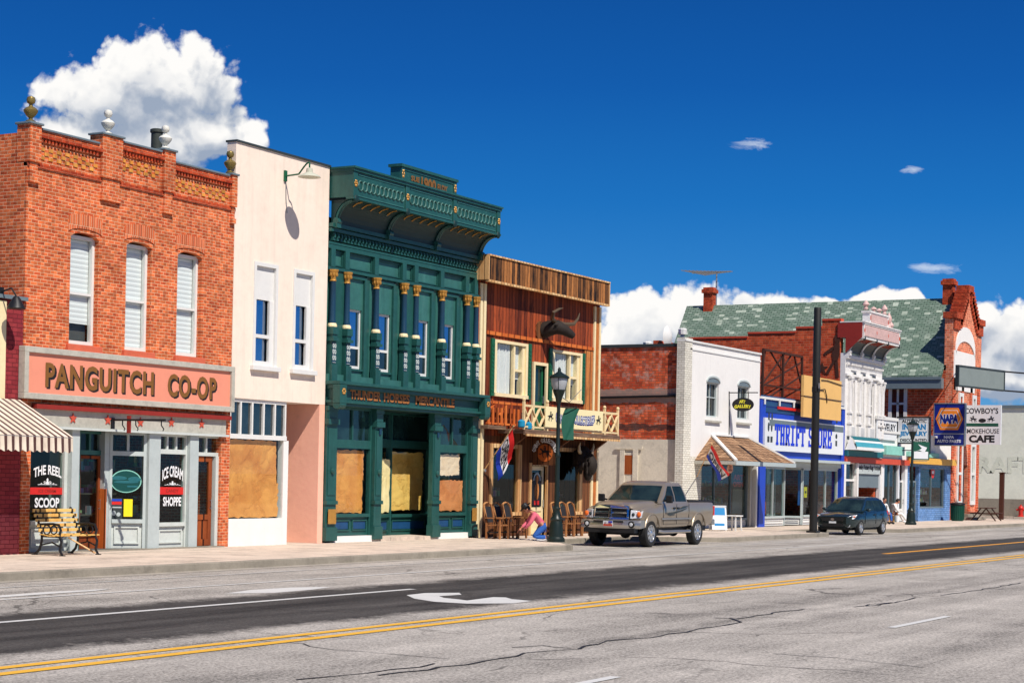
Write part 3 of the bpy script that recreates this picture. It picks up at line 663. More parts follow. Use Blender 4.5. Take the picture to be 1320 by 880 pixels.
def sash_window(b, u0, u1, z0, z1, v, fr, glass, fw=.07, mid=None, deep=.1, blind=None, mull=0, blind_z=None, sill=None, sillm=None):
    m = MB(); y0, y1 = v, v+deep
    m.box(u0, u0+fw, y0, y1, z0, z1); m.box(u1-fw, u1, y0, y1, z0, z1); m.box(u0+fw, u1-fw, y0, y1, z1-fw, z1); m.box(u0+fw, u1-fw, y0, y1, z0, z0+fw)
    if mid: m.box(u0+fw, u1-fw, y0+.02, y1, mid-fw*.35, mid+fw*.35)
    for k in range(mull):
        x = u0+fw+(u1-u0-2*fw)*(k+1)/(mull+1); m.box(x-fw*.3, x+fw*.3, y0+.025, y1-.005, z0+fw, z1-fw)
    w = m.build('window', fr, b)
    MB().box(u0+fw, u1-fw, y1-.045, y1-.035, z0+fw, z1-fw).build('pane', glass, w)
    if blind: MB().box(u0+fw*.8, u1-fw*.8, y1+.02, y1+.035, (blind_z or z0)+fw, z1-fw*.5).build('blind', blind, w)
    if sill: MB().box(u0-.08, u1+.08, v-sill, v+.1, z0-.14, z0-.004).build('window_sill', sillm or fr, w)
    return w
def shopbay(b, A, B, zb, zg, zt=None, zT=None, fr=None, bulk=None, lights=2, fw=.07, glass=None, base=SW, paper=None, panels=1, mull=0, tglass=None, bulk2=None, name='shop_window'):
    """bulkhead, plate glass from zb to zg and a row of transom lights from zt to zT, on the line A-B"""
    X, L = run(A, B); m = MB(X); fr = fr or M['grey_trim']; bulk = bulk or fr; g = glass or M['clear']; y0, y1 = 0., .12
    top = zT or zg
    m.box(0, fw, y0, y1, base, top); m.box(L-fw, L, y0, y1, base, top)
    m.box(fw, L-fw, y0-.04, y1, zb-.09, zb); m.box(fw, L-fw, y0, y1, zg-.001, zg+(.08 if not zt else max(.02, zt-zg)))
    for k in range(mull):
        x = fw+(L-2*fw)*(k+1)/(mull+1); m.box(x-.02, x+.02, y0+.02, y1, zb, zg)
    if zT:
        m.box(fw, L-fw, y0, y1, zT-.06, zT)
        for k in range(lights-1):
            x = fw+(L-2*fw)*(k+1)/lights; m.box(x-.03, x+.03, y0+.02, y1, zt, zT-.06)
    o = m.build(name, fr, b)
    MB(X).box(fw, L-fw, .07, .08, zb, zg).build('pane', g, o)
    if zT: MB(X).box(fw, L-fw, .07, .08, zt, zT-.06).build('transom_pane', tglass or g, o)
    bk = MB(X); bk.box(fw, L-fw, y0+.05, y1, base, zb-.09)
    if panels:
        for k in range(panels):
            a = fw+(L-2*fw)*k/panels+.07; c = fw+(L-2*fw)*(k+1)/panels-.07
            lo, hi = base+.13, zb-.17
            for (p, q, r_, s_) in ((a, c, lo, lo+.035), (a, c, hi-.035, hi), (a, a+.035, lo+.035, hi-.035), (c-.035, c, lo+.035, hi-.035)): bk.box(p, q, y0+.015, y0+.05, r_, s_)
            if bulk2: bk.k = 1; bk.box(a+.05, c-.05, y0+.04, y0+.06, lo+.05, hi-.05); bk.k = 0
    bk.build('bulkhead', [bulk, bulk2] if bulk2 else bulk, o)
    return o
def door(b, A, B, z0, z1, mat, glass=None, st=.11, low=.75, y=0., handle='steel', label=None, transom=None, paneled=True):
    X, L = run(A, B); m = MB(X); y0, y1 = y, y+.06
    m.box(0, st, y0, y1, z0, z1); m.box(L-st, L, y0, y1, z0, z1); m.box(st, L-st, y0, y1, z1-st, z1); m.box(st, L-st, y0, y1, z0+low-.08, z0+low+.05); m.box(st, L-st, y0, y1, z0, z0+.16)
    m.box(st, L-st, y0+.025, y1-.005, z0+.16, z0+low-.08)
    o = m.build('door', mat, b); tag(o, label)
    MB(X).box(st, L-st, y0+.03, y0+.04, z0+low+.05, z1-st).build('pane', glass or M['clear'], o)
    h = MB(X); h.tube([(L-st*.5, y0-.05, z0+.9), (L-st*.5, y0-.05, z0+1.15)], .012, 6); h.box(L-st*.5-.01, L-st*.5+.01, y0-.05, y0, z0+.92, z0+.94); h.box(L-st*.5-.01, L-st*.5+.01, y0-.05, y0, z0+1.11, z0+1.13)
    h.build('handle', M[handle], o); return o
def paper(b, A, B, z0, z1, mat, y=.10, name='paper_sheet', seed=1):
    """a sheet of wrapping paper taped up inside the glass, edge a little ragged"""
    X, L = run(A, B); rnd = random.Random(seed); n, k = 14, 14; vs = []; fs = []
    for i in range(n+1):
        for j in range(k+1):
            e = (i in (0, n)) or (j in (0, k))
            vs.append((L*i/n+(rnd.uniform(-.02, .02) if e else 0), y+rnd.uniform(-.012, .012), z0+(z1-z0)*j/k+(rnd.uniform(-.025, .025) if e else 0)))
    for i in range(n):
        for j in range(k): fs.append((i*(k+1)+j, (i+1)*(k+1)+j, (i+1)*(k+1)+j+1, i*(k+1)+j+1))
    return MB(X).add(vs, fs).build(name, mat, b, smooth='all')
def goods(x0, x1, y0, y1, tops, seed=1, rows=None):
    rnd = random.Random(seed); m = MB()
    for z in tops:
        m.k = 1; m.box(x0, x1, y0, y1, z-.03, z); m.k = 0; x = x0+.04
        while x < x1-.12:
            w = rnd.uniform(.08, .25); h = rnd.uniform(.08, .3)
            if rnd.random() < .8: m.box(x, min(x+w, x1-.02), y0+.04, y0+rnd.uniform(.15, .3), z, z+h)
            x += w+rnd.uniform(.01, .12)
    return tag(m.build('shop_goods', [M['goods'], M['interior']]), kind='stuff')
E_ = .004
# ================================================================ corner shop at the far left (only its edge is in view)
b = thing('corner_shop', 'plum painted brick shop with striped awning, cut off at the left edge', 'building', (26, D, SW))
u0, u1 = 20.0, 29.38; zt = V(15, 386)[1]
m = MB(); wall(m, u0, u1, 2.0, zt, [], D); m.build('front_wall', M['plum_brick'], b)
m = MB(); wall(m, u0, u1, SW, 1.0, [], D-.01); m.build('sunlit_base_wall', M['plum_brick_lit'], b)
m = MB(); wall(m, u0, u1, 1.0, 2.0, [], D); m.build('front_wall', M['plum_brick'], b)
MB().box(u0, UX(5.5, 440), D-.05, D-.01, 2.9, zt-.05).build('cream_panel', M['cream'], b)
MB().box(u0-.1, u1+.04, D-.1, D+.4, zt, zt+.08).build('coping', M['slate'], b)
shell(b, u0, u1-.02, zt-.02, M['plum_brick'])
# awning over its window
va = 26.95
ua1 = UX(94, 570, va); za0 = ZZ(94, 563, va); za1 = ZZ(10, 514)
aw = thing('striped_awning', 'brown and cream striped canvas awning with scalloped edge over the corner shop', 'awning', (26, D, za0))
m = MB(); m.poly([(20, va, za0), (ua1, va, za0), (ua1, D-.06, za1), (20, D-.06, za1)])
m.build('canopy', M['awning'], aw)
m = MB(); x = 20.0
k = 0; zv = za0-.3
pts = []
while x < ua1-.01:
    w = min(.205, ua1-x); n = 6
    for i in range(n):
        a, c = x+w*i/n, x+w*(i+1)/n; f = lambda t: zv-.045*abs(math.sin(PI*(t-20)/.205))
        y = lambda t: va-.012+.012*math.cos(2*PI*(t-20)/.205)
        m.poly([(a, y(a), f(a)), (c, y(c), f(c)), (c, va, za0), (a, va, za0)])
    x += .205
m.build('valance', M['awning'], aw)
m = MB(); m.poly([(ua1, va, za0), (ua1, D-.06, za0-.0), (ua1, D-.06, za1)]); m.build('end_panel', M['awning'], aw)
m = MB(); m.tube([(ua1-.02, va+.01, za0-.02), (ua1-.02, D-.05, za0-.02)], .015, 6); m.tube([(20, va+.01, za0-.02), (ua1-.02, va+.01, za0-.02)], .015, 6); m.build('frame', M['steel'], aw)
l = thing('wall_lantern', 'small black wall lamp high on the corner shop', 'lamp', (UX(3, 395), D, ZZ(3, 398)))
x, y, z = ORG[l.name]
m = MB(); m.tube([(x-.1, D-.06, z+.35), (x-.1, D-.35, z+.42), (x-.02, D-.42, z+.25)], .02, 6); m.box(x-.16, x-.04, D-.08, D-.05, z+.25, z+.45); m.build('arm', M['black'], l)
MB().lathe([(.05, .25), (.09, .2), (.2, 0), (.19, -.02)], (x-.02, D-.42, z), 14).build('lamp_shade', M['black'], l, smooth=True)

# ================================================================ two-storey brick co-op
b = coop = thing('brick_store', 'two storey orange brick store with four urn finials and grey shopfront', 'building', (33, D, SW))
u0, u1 = 29.4, 36.655
zb = ZZ(52, 168)           # parapet of the outer bays
zc = ZZ(157, 181)-.06       # raised middle bay
hw = [R(90, 297, 126.5, 443), R(162, 309, 194.5, 451), R(228, 322, 259.5, 458)]
so0, so1, soz = UX(39, 620), UX(284, 620), ZZ(90, 552)
m = MB(); wall(m, u0, u1, SW, zb-.12, hw+[(so0, so1, SW, soz)], D, .3); m.build('front_wall', M['coop_brick'], b)
# arched window heads: shallow segment cut under rows of upright bricks
m = MB(); m2 = MB()
for a, c, z0, z1 in hw:
    n = 10; w = (c-a)/2; rise = .16
    arc = [(a+(c-a)*i/n, z1-rise*(1-math.sqrt(max(0, 1-((i/n-.5)*2)**2*.92)))-.0) for i in range(n+1)]
    for (p, q) in zip(arc, arc[1:]): m.poly([(p[0], D-.002, p[1]), (q[0], D-.002, q[1]), (q[0], D-.002, z1+.003), (p[0], D-.002, z1+.003)]); m.poly([(p[0], D-.002, p[1]), (p[0], D+.3, p[1]), (q[0], D+.3, q[1]), (q[0], D-.002, q[1])])
    up = [(a-.08+(c-a+.16)*i/n, z1+.02+rise*.8*(math.sqrt(max(0, 1-((i/n-.5)*2)**2*.9))-.3)) for i in range(n+1)]
    for (p, q) in zip(up, up[1:]): m2.prism([(p[0], p[1]-.02), (q[0], q[1]-.02), (q[0], q[1]+.3), (p[0], p[1]+.3)], 'y', D-.02, D+.05)
m.build('arch_infill', M['coop_brick'], b); m2.build('window_arch', M['arch_brick'], b)
# parapet with corbels, piers and a raised middle bay
pu = [(u0-.01, UX(50, 165)), (UX(129, 190), UX(155, 190)), (UX(209, 205), UX(223, 205)), (UX(296, 235), u1-.01)]
m = MB(); m.box(pu[0][1], pu[1][0], D-.03, D+.3, zb-.12, zb); m.box(pu[1][1], pu[2][0], D-.03, D+.3, zb-.12, zc); m.box(pu[2][1], pu[3][0], D-.03, D+.3, zb-.12, zb)
pz = [ZZ(38, 160), zc+.07, zc+.07, zb+.05]; pl = [ZZ(40, 235), ZZ(140, 260), ZZ(216, 276), ZZ(302, 289)]
for (a, c), z, lo in zip(pu, pz, pl): m.box(a, c, D-.09, D+.3, ZZ(140, 231), z)
zs_ = ZZ(140, 231)
for (a, c), lo in zip(pu, pl): m.box(a+.05, c-.05, D-.05, D+.05, lo+.12, zs_-.001); m.box(a+.02, c-.02, D-.08, D+.05, lo, lo+.12)
m.build('parapet', M['coop_brick'], b)
m = MB(); m.box(u0, u1, D-.035, D+.1, zs_-.1, zs_-.02)
bays = [(pu[0][1], pu[1][0], zb), (pu[1][1], pu[2][0], zc), (pu[2][1], pu[3][0], zb)]
for a, c, z in bays:
    x = a+.02
    while x < c-.08: m.box(x, x+.055, D-.07, D-.031, z-.27, z-.17); x += .11
    m.box(a, c, D-.1, D-.031, z-.17, z-.09)
m.build('corbel_course', M['coop_dark_brick'], b)
m = MB()
for a, c, z in bays:
    for r in range(3):
        x = a+.05+(.13 if r % 2 else 0)
        while x < c-.14: m.box(x, x+.13, D-.02, D-.002, z-.44-r*.095, z-.36-r*.095); x += .26
m.build('checker_course', M['yellow_brick'], b)
m = MB()
for (a, c), z in zip(pu, pz): m.box(a-.04, c+.04, D-.13, D+.34, z, z+.05)
m.box(pu[0][1]+.05, pu[1][0]-.06, D-.07, D+.32, zb, zb+.05); m.box(pu[1][1]+.05, pu[2][0]-.06, D-.07, D+.32, zc, zc+.05); m.box(pu[2][1]+.05, pu[3][0]-.06, D-.07, D+.32, zb, zb+.05)
m.build('coping', M['slate'], b, bevel=.012)
prof = [(.13, 0), (.15, .05), (.06, .10), (.06, .14), (.13, .2), (.20, .3), (.215, .36), (.16, .42), (.06, .47), (.05, .53), (.11, .57), (.135, .65), (.11, .73), (.02, .77)]
for (a, c), z, mt in zip(pu, pz, ['urn_gilt', 'urn_white', 'urn_white', 'urn_gilt']):
    f = MB().lathe([(p*.74, q*.76) for p, q in prof], ((a+c)/2, D+.08, z+.05), 16).build('finial', M[mt], b, smooth=True)
shell(b, u0, u1, zb-.1, M['coop_brick'], v=D+.3, floor=4.2)
x = UX(202, 190, D+5); MB().lathe([(.16, 0), (.16, 2.6), (.19, 2.62), (.19, 2.7), (.15, 2.72)], (x, D+5, zb-.6), 14).build('flue_pipe', M['chimney_pipe'], b, smooth=True)
MB().lathe([(.09, -.02), (.09, 0.02)], (u0-.01, D+.32+.9, ZZ(18, 193)), 12, ax='x').build('vent_hole', M['black'], b)
for i, (a, c, z0, z1) in enumerate(hw):
    w = sash_window(b, a, c, z0+.02, z1-.06, D+.13, M['white'], M['clear_lt'], .075, (z0+z1)/2-.1, .1, M['slat_blind'], blind_z=z0+(.42 if i == 0 else .0))
    MB().box(a, c, D+.36, D+.38, z0, z1).build('room_behind', M['interior_dk'], w)
    MB().box(a-.1, c+.1, D-.09, D+.12, z0-.2, z0-.005).build('window_sill', M['sill_red'], w, bevel=.015)
# shopfront: fascia, posts, windows, doors
ft, fb = ZZ(90, 529, D-.06), ZZ(90, 550, D-.06)
MB().box(UX(27, 540), UX(289, 545), D-.06, D+.12, fb, ft).build('fascia', M['grey_board'], b)
MB().box(UX(40, 540), UX(292, 545), D-.16, D+.1, ft, ft+.1).build('fascia_moulding', M['maroon'], b)
MB().box(UX(27, 540), UX(291, 545), D-.12, D+.12, fb-.06, fb-E_).build('fascia_ledge', M['grey_trim_light'], b)
m = MB()
for px, py in [(91, 539), (136, 541), (178, 544), (218, 544), (257, 546)]:
    x, z = V(px, py); m.prism([(x+(.12 if k % 2 == 0 else .05)*math.sin(k*PI/5), z+(.12 if k % 2 == 0 else .05)*math.cos(k*PI/5)) for k in range(10)], 'y', D-.085, D-.061)
m.build('star_ornament', M['star_red'], b)
zT = soz-.02; zt = ZZ(100, 579); zg = ZZ(100, 585); zsill = ZZ(65, 671); post = M['grey_trim']
P = lambda px, v=D: UX(px, 625, v)
vr = D+.65
shopbay(b, (P(39), D+.1), (P(91), D+.1), zsill, ZZ(65, 577), fr=M['grey_trim_light'], fw=.1)
MB().box(P(91)+E_, P(101), D-.02, D+.2, SW, zT+.02).build('post', post, b)
MB().box(P(101)-.14, P(101)-.02, D+.21, vr+.1, SW, zT).build('entry_side', post, b)
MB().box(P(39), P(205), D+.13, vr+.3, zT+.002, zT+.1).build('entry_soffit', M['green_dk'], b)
da, db = (P(101, vr), vr), (P(129, vr), vr)
door(b, da, db, SW+.03, zg-.02, M['brown_door'], st=.07, low=.35)
X, L = run(da, db); m = MB(X); m.box(-.05, L+.05, 0, .1, zg, zt); m.box(-.05, L+.05, 0, .1, zT-.06, zT); m.box(L/2-.03, L/2+.03, 0, .1, zt, zT-.06); m.box(-.1, -.001, -.05, .12, SW, zT); o = m.build('entry_frame', M['green_lt'], b)
MB(X).box(0, L, .05, .06, zt, zT-.06).build('pane', M['clear'], o)
pa = P(133, vr); MB().box(pa-.1, pa+.1, vr-.12, vr+.12, SW, zT).build('post', post, b)
MB().box(pa-.15, pa-.105, vr-.2, vr-.02, SW+.02, SW+1.42).build('open_gate', M['orange_wood'], b)
shopbay(b, (pa+.06, vr-.13), (P(190), D+.04), zsill, zg, zt, zT, fr=post, bulk=M['grey_trim_light'], lights=2)
MB().box(P(190)+.01, P(205), D-.03, D+.2, SW, zT+.02).build('post', post, b)
shopbay(b, (P(205)+E_, D+.06), (P(243)-E_, D+.06), ZZ(224, 673), ZZ(224, 585), ZZ(224, 579), zT, fr=M['grey_trim_light'], bulk=M['grey_trim_light'], lights=3, fw=.05)
MB().box(P(243), P(254), D-.03, D+.2, SW, zT+.02).build('post', post, b)
A, B = (P(254)+.02, D+.12), (P(278), D+.12); ztd = ZZ(266, 588)
door(b, A, B, SW+.04, ztd, M['brown_door'], st=.13, low=.72)
X, L = run(A, (P(284), D+.12)); m = MB(X); m.box(-.015, L, -.04, .1, ztd+.01, ztd+.1); m.box(-.015, L, -.04, .1, zT-.05, zT); m.box(L*.5-.03, L*.5+.03, -.02, .08, ztd+.1, zT-.05); m.box(L-.12, L, -.06, .1, SW, ztd+.01); o = m.build('door_frame', M['grey_trim_light'], b)
MB(X).box(0, L, .03, .04, ztd+.1, zT-.05).build('pane', M['clear'], o)
MB().box(P(39), P(286), D-.12, D+.1, SW-.02, SW+.03).build('door_step', M['kerb'], b)
goods(P(140), P(188), D+.9, D+1.3, [zsill+.1, zsill+.6, zsill+1.1], 4); goods(P(206), P(242), D+.8, D+1.2, [zsill+.08, zsill+.45, zsill+.85, zsill+1.25], 5); goods(P(42), P(90), D+2.2, D+2.5, [zsill+.5, zsill+1.0], 6)
# window lettering
def glass_sign(name, label, pxa, pxb, y0, rows, vv, seed):
    pass
def window_letters(pa_, pb_, top, mid, bot, arch, ribbon, low, label):
    v = D+.155 if arch == 'THE REEL' else D+.12
    ua, ub = UX(pa_, 625, v), UX(pb_, 625, v); w = ub-ua
    t = thing('window_lettering', label, 'sign', (ua, v, SW))
    za, zb_, zr0, zr1, zl0, zl1 = [ZZ((pa_+pb_)/2, y, v) for y in top]
    m = MB(); text(m, arch, (ua, v, za), XU, ZU, w, (zb_-za), .03, warp=lambda a, c: (a, c*.72+.28*(1-(2*a-1)**2)-(.0)))
    text(m, low, (ua+w*.06, v, zl0), XU, ZU, w*.88, zl1-zl0, .035)
    zc_ = (za+zr1)/2+.02; h = (za-zr1)*.42; uc = (ua+ub)/2
    for s in (-1, 1):
        m.tube([(uc+s*(.03+.07*(k/16)*3+.0)+s*.06*math.sin(k/16*PI*4)*(1-k/20), v, zc_-h*.6+h*.5*(1-math.cos(k/16*PI*4))*(1-k/18)) for k in range(17)], .014, 5, flat=.3)
        m.box(uc-.0, uc+s*.3, v-.002, v, zc_-h*.75, zc_-h*.6)
    m.lathe([(.035, -h*.6), (.05, -h*.2), (.02, h*.3), (.035, h*.6), (.005, h*1.)], (uc, v, zc_), 8, sc=(1, .08))
    m.build('letters', M['white_letter'], t)
    r = MB(); r.box(ua-.12, ub+.1, v-.002, v+.002, zr0, zr1); rb = r.build('ribbon', M['red'], t)
    text(MB(), ribbon, (ua+w*.18, v-.006, zr0+(zr1-zr0)*.28), XU, ZU, w*.62, (zr1-zr0)*.45, .01).build('ribbon_letters', M['maroon'], rb)
window_letters(43, 79, (616, 599, 637, 628, 654, 641), 0, 0, 'THE REEL', 'ICE CREAM', 'SCOOP', 'white arched shop lettering over a red ribbon reading scoop on dark glass')
window_letters(209, 235.5, (620, 600, 637, 627.5, 652, 640), 0, 0, 'ICE CREAM', 'CANDY', 'SHOPPE', 'white arched shop lettering over a red ribbon reading shoppe on the glass')
# oval sign and notices in the splayed window
X, L = run((pa+.06, vr-.13), (P(190), D+.04)); zoc = ZZ(162, 620, D+.3)
sg = thing('oval_window_sign', 'green oval sign with white outline inside the splayed shop window', 'sign', tuple(X @ Vector((L*.47, .04, zoc))))
def oval(mb, cx, cz, rx, rz, y, n=28): return mb.poly([(cx+rx*math.cos(-2*PI*k/n), y, cz+rz*math.sin(-2*PI*k/n)) for k in range(n)][::-1])
oval(MB(X), L*.47, zoc, L*.42, .27, .05).build('rim', M['mint'], sg); oval(MB(X), L*.47, zoc, L*.39, .245, .046).build('face', M['sign_teal'], sg)
m = MB(X); m.ell((L*.47-.18, .042, zoc+.07), (.2, .003, .05)); m.ell((L*.47+.2, .042, zoc+.05), (.16, .003, .06)); m.ell((L*.47, .042, zoc-.02), (.3, .003, .03)); m.box(L*.5, L*.5+.25, .04, .043, zoc-.14, zoc-.1); m.build('picture', M['teal_dk'], sg)
n1 = thing('paper_notice', 'dark poster with red and blue headline in the ice cream shop window', 'notice', tuple(X @ Vector((L*.12, .04, zoc-.9))))
MB(X).box(L*.06, L*.38, .05, .052, zoc-.95, zoc-.4).build('sheet', M['slate_dk'], n1)
m = MB(X); m.box(L*.08, L*.36, .046, .049, zoc-.55, zoc-.48); m.build('headline', M['red'], n1); MB(X).box(L*.08, L*.36, .046, .049, zoc-.47, zoc-.42).build('headline', M['blue'], n1)
m = MB(X); m.ell((L*.15, .046, zoc-.75), (.05, .003, .06)); m.box(L*.1, L*.36, .046, .049, zoc-.63, zoc-.6); m.ell((L*.28, .046, zoc-.78), (.05, .003, .05)); m.build('picture', M['grey_trim'], n1)
n2 = thing('paper_notice', 'plain yellow paper notice in the ice cream shop window', 'notice', tuple(X @ Vector((L*.55, .04, zoc-.8))))
MB(X).box(L*.42, L*.66, .05, .052, zoc-.83, zoc-.42).build('sheet', M['yellow'], n2)
# big sign board
vs = D-.2
sb = thing('store_sign', 'long salmon sign board with brown lettering on the brick store', 'sign', (33, D, ZZ(168, 525, vs)))
a0, a1 = UX(32, 482, vs), UX(303, 503, vs); z0, z1 = ZZ(100, 517.5, vs), ZZ(100, 452, vs)
m = MB(); t = .13; m.box(a0, a1, vs, D-.01, z1-t, z1); m.box(a0, a1, vs, D-.01, z0, z0+t); m.box(a0, a0+t, vs, D-.01, z0+t, z1-t); m.box(a1-t, a1, vs, D-.01, z0+t, z1-t); m.build('frame', M['grey_board'], sb, bevel=.01)
MB().box(a0+t, a1-t, vs+.06, D-.02, z0+t, z1-t).build('board', M['salmon'], sb)
m = MB(); m2 = MB()
for tx, pa_, pb_, yb, yt in (('PANGUITCH', 61, 200.5, 499, 466.5), ('CO-OP', 218.5, 281, 511, 481)):
    ua, ub = UX(pa_, (yb+yt)/2, vs), UX(pb_, (yb+yt)/2+6, vs); zl, zh = ZZ(pa_, yb, vs), ZZ(pa_, yt, vs)
    text(m2, tx, (ua+.045, vs+.055, zl-.035), XU, ZU, ub-ua, zh-zl, .05, space=1.12)
    text(m, tx, (ua, vs+.05, zl), XU, ZU, ub-ua, zh-zl, .03, space=1.12)
m.build('lettering', M['letter_brown'], sb); m2.build('letter_shadow', M['black_letter'], sb)
# iron bracket over the door (sign long gone)
ub_ = UX(142, 541); vb = S(213, 541, ub_)[0]; zbk = ZZ(142, 541)
bk = thing('sign_bracket', 'empty black iron sign bracket with hooks above the ice cream shop', 'bracket', (ub_, D-.06, zbk))
m = MB(); m.bar((ub_, D-.06, zbk), (ub_, vb, zbk), .045); m.box(ub_-.05, ub_+.05, D-.1, D-.061, zbk-.2, zbk+.05); m.build('arm', M['black'], bk)
for q in (.2, .45, .93):
    vv = D-.06+(vb-D+.06)*q; MB().tube([(ub_, vv, zbk), (ub_, vv, zbk-.12), (ub_+.04, vv-.04, zbk-.2), (ub_, vv-.05, zbk-.24)], .014, 6).build('hook', M['black'], bk)
m = MB(); m.box(ub_-.02, ub_+.02, D-.06+(vb-D)*.28, D-.06+(vb-D)*.34, zbk-.3, zbk+.1); m.build('clamp', M['maroon'], bk)

# ================================================================ pale pink rendered building
b = pink = thing('rendered_building', 'tall pale pink rendered building with two narrow white windows', 'building', (38.7, D, SW))
u0, u1 = 36.67, 40.76; zt = 10.32; zl = ZZ(360, 517)
w1, w2 = R(326, 336, 357, 470), R(377, 346, 404, 475)
m = MB(); wall(m, u0, u1, zl, zt, [w1, w2], D, .28); m.poly([(u0, D, zl), (u0, D+2.2, zl), (u1, D+2.2, zl), (u1, D, zl)]); m.build('front_wall', M['pink_stucco'], b)
MB().box(u0-.02, u1+.02, D-.04, D+.32, zt, zt+.05).build('coping', M['slate_dk'], b)
shell(b, u0, u1, zt-.9, M['salmon_stucco'], v=D+.28)
for (a, c, z0, z1), gy in ((w1, 381), (w2, 390)):
    gz = z0+(z1-z0)*.64; x0, x1 = a+.1, c-.28
    m = MB(); m.box(a, c, D-.03, D+.06, z1-.1, z1); m.box(a, a+.1, D-.03, D+.06, z0, z1-.1); m.box(c-.1, c, D-.03, D+.06, z0, z1-.1)
    m.box(a+.1, c-.1, D+.05, D+.1, gz, z1-.1); m.box(c-.28, c-.1, D+.03, D+.1, z0, gz); m.box(a+.1, c-.28, D+.03, D+.12, z0, z0+.12); m.box(a+.1, c-.28, D+.03, D+.12, z0+(gz-z0)*.42, z0+(gz-z0)*.42+.09); m.box(a+.1, a+.14, D+.03, D+.12, z0+.12, gz)
    w = m.build('window', M['white'], b)
    MB().box(a+.1, c-.28, D+.14, D+.16, z0+.1, gz).build('pane', M['sky_glass'], w)
    MB().box(a-.08, c+.08, D-.12, D+.05, z0-.13, z0-.005).build('window_sill', M['white'], w, bevel=.01)
# shopfront under it, and the deep entry
xr = UX(373, 610); zf0, zf1 = ZZ(330, 560), zl
A, B = (u0, D+.05), (xr-.12, D+.05)
X, L = run(A, B)
m = MB(X); m.box(0, L, -.03, .1, zf0-.12, zf0); m.box(0, L, 0, .1, zf1-.09, zf1-.003); m.box(0, .08, 0, .1, zf0, zf1-.09); m.box(L-.06, L, 0, .1, zf0, zf1-.09)
for k in range(1, 5): m.box(L*k/5-.03, L*k/5+.03, 0, .1, zf0, zf1-.09)
o = m.build('transom_window', M['white'], b); MB(X).box(.08, L-.06, .06, .07, zf0, zf1-.09).build('pane', M['dark_glass'], o)
zs2 = ZZ(330, 668)
m = MB(X); m.box(L-.12, L+.1, -.02, .16, SW, zf0-.12); m.box(-.001, .05, 0, .1, zs2, zf0-.12); m.box(0, L-.12, -.05, .12, SW, zs2); o = m.build('shop_window', M['white_stucco'], b)
MB(X).box(.05, L-.12, .03, .04, zs2, zf0-.12).build('pane', M['clear_lt'], o)
zm = ZZ(330, 622); paper(b, X @ Vector((.06, 0, 0)), X @ Vector((L-.3, 0, 0)), zm-.05, zf0-.14, M['kraft'], .07, seed=2); paper(b, X @ Vector((.05, 0, 0)), X @ Vector((L-.22, 0, 0)), zs2+.03, zm, M['kraft'], .06, seed=3)
m = MB(); m.box(xr, xr+.05, D+.22, D+2.2, SW, zl-.01); m.build('entry_wall', M['white_stucco'], b)
m = MB(); m.box(u1-.25, u1-.001, D+.001, D+2.2, SW, zl-.003); m.build('entry_wall', M['salmon_stucco'], b)
MB().box(xr+.05, u1-.12, D+2.2, D+2.3, SW, zl).build('entry_wall', M['salmon_stucco'], b)
door(b, (xr+.2, D+2.12), (u1-.3, D+2.12), SW+.02, SW+2.15, M['white'])
MB().box(u0+.01, xr-.05, D+.4, D+.45, SW, zl).build('window_backing', M['interior_dk'], b)
# gooseneck lamp
ul = UX(367, 227); vl = S(399, 218, ul)[0]; zl_ = ZZ(367, 227)
g = thing('gooseneck_lamp', 'green gooseneck wall lamp high on the pale pink building', 'lamp', (ul, D, zl_))
m = MB(); m.box(ul-.05, ul+.05, D-.05, D-.001, zl_-.14, zl_+.14)
n = 10; pts = [(ul, D-.05, zl_), (ul, D-.05+(vl-D)*.5, zl_+.02)]
for k in range(n+1):
    a = -PI/2+PI*.5*0+k/n*PI*1.0
    pts.append((ul, vl+.2-.2*math.sin(k/n*PI/2)-.0+(.12*(1-k/n)), zl_+.04+.26*math.sin(k/n*PI*.62)))
pts += [(ul, vl-.0, zl_+.19), (ul, vl-.01, zl_+.1)]
m.tube(pts, .022, 8); m.build('arm', M['shutter'], g, smooth=True)
MB().lathe([(.05, .14), (.08, .12), (.09, .02), (.27, -.06), (.30, -.1), (.28, -.1), (.06, -.01)], (ul, vl, zl_+.02), 20).build('lamp_shade', paint('chalky lamp shade', lin(196, 196, 176), .5, .1, 4, .2), g, smooth=True)
MB().tube([(ul+.04, D-.012, zl_-.14), (ul+.06, D-.012, zl_-.6), (ul+.12, D-.012, zl_-.95)], .012, 6).build('conduit', M['steel'], g)
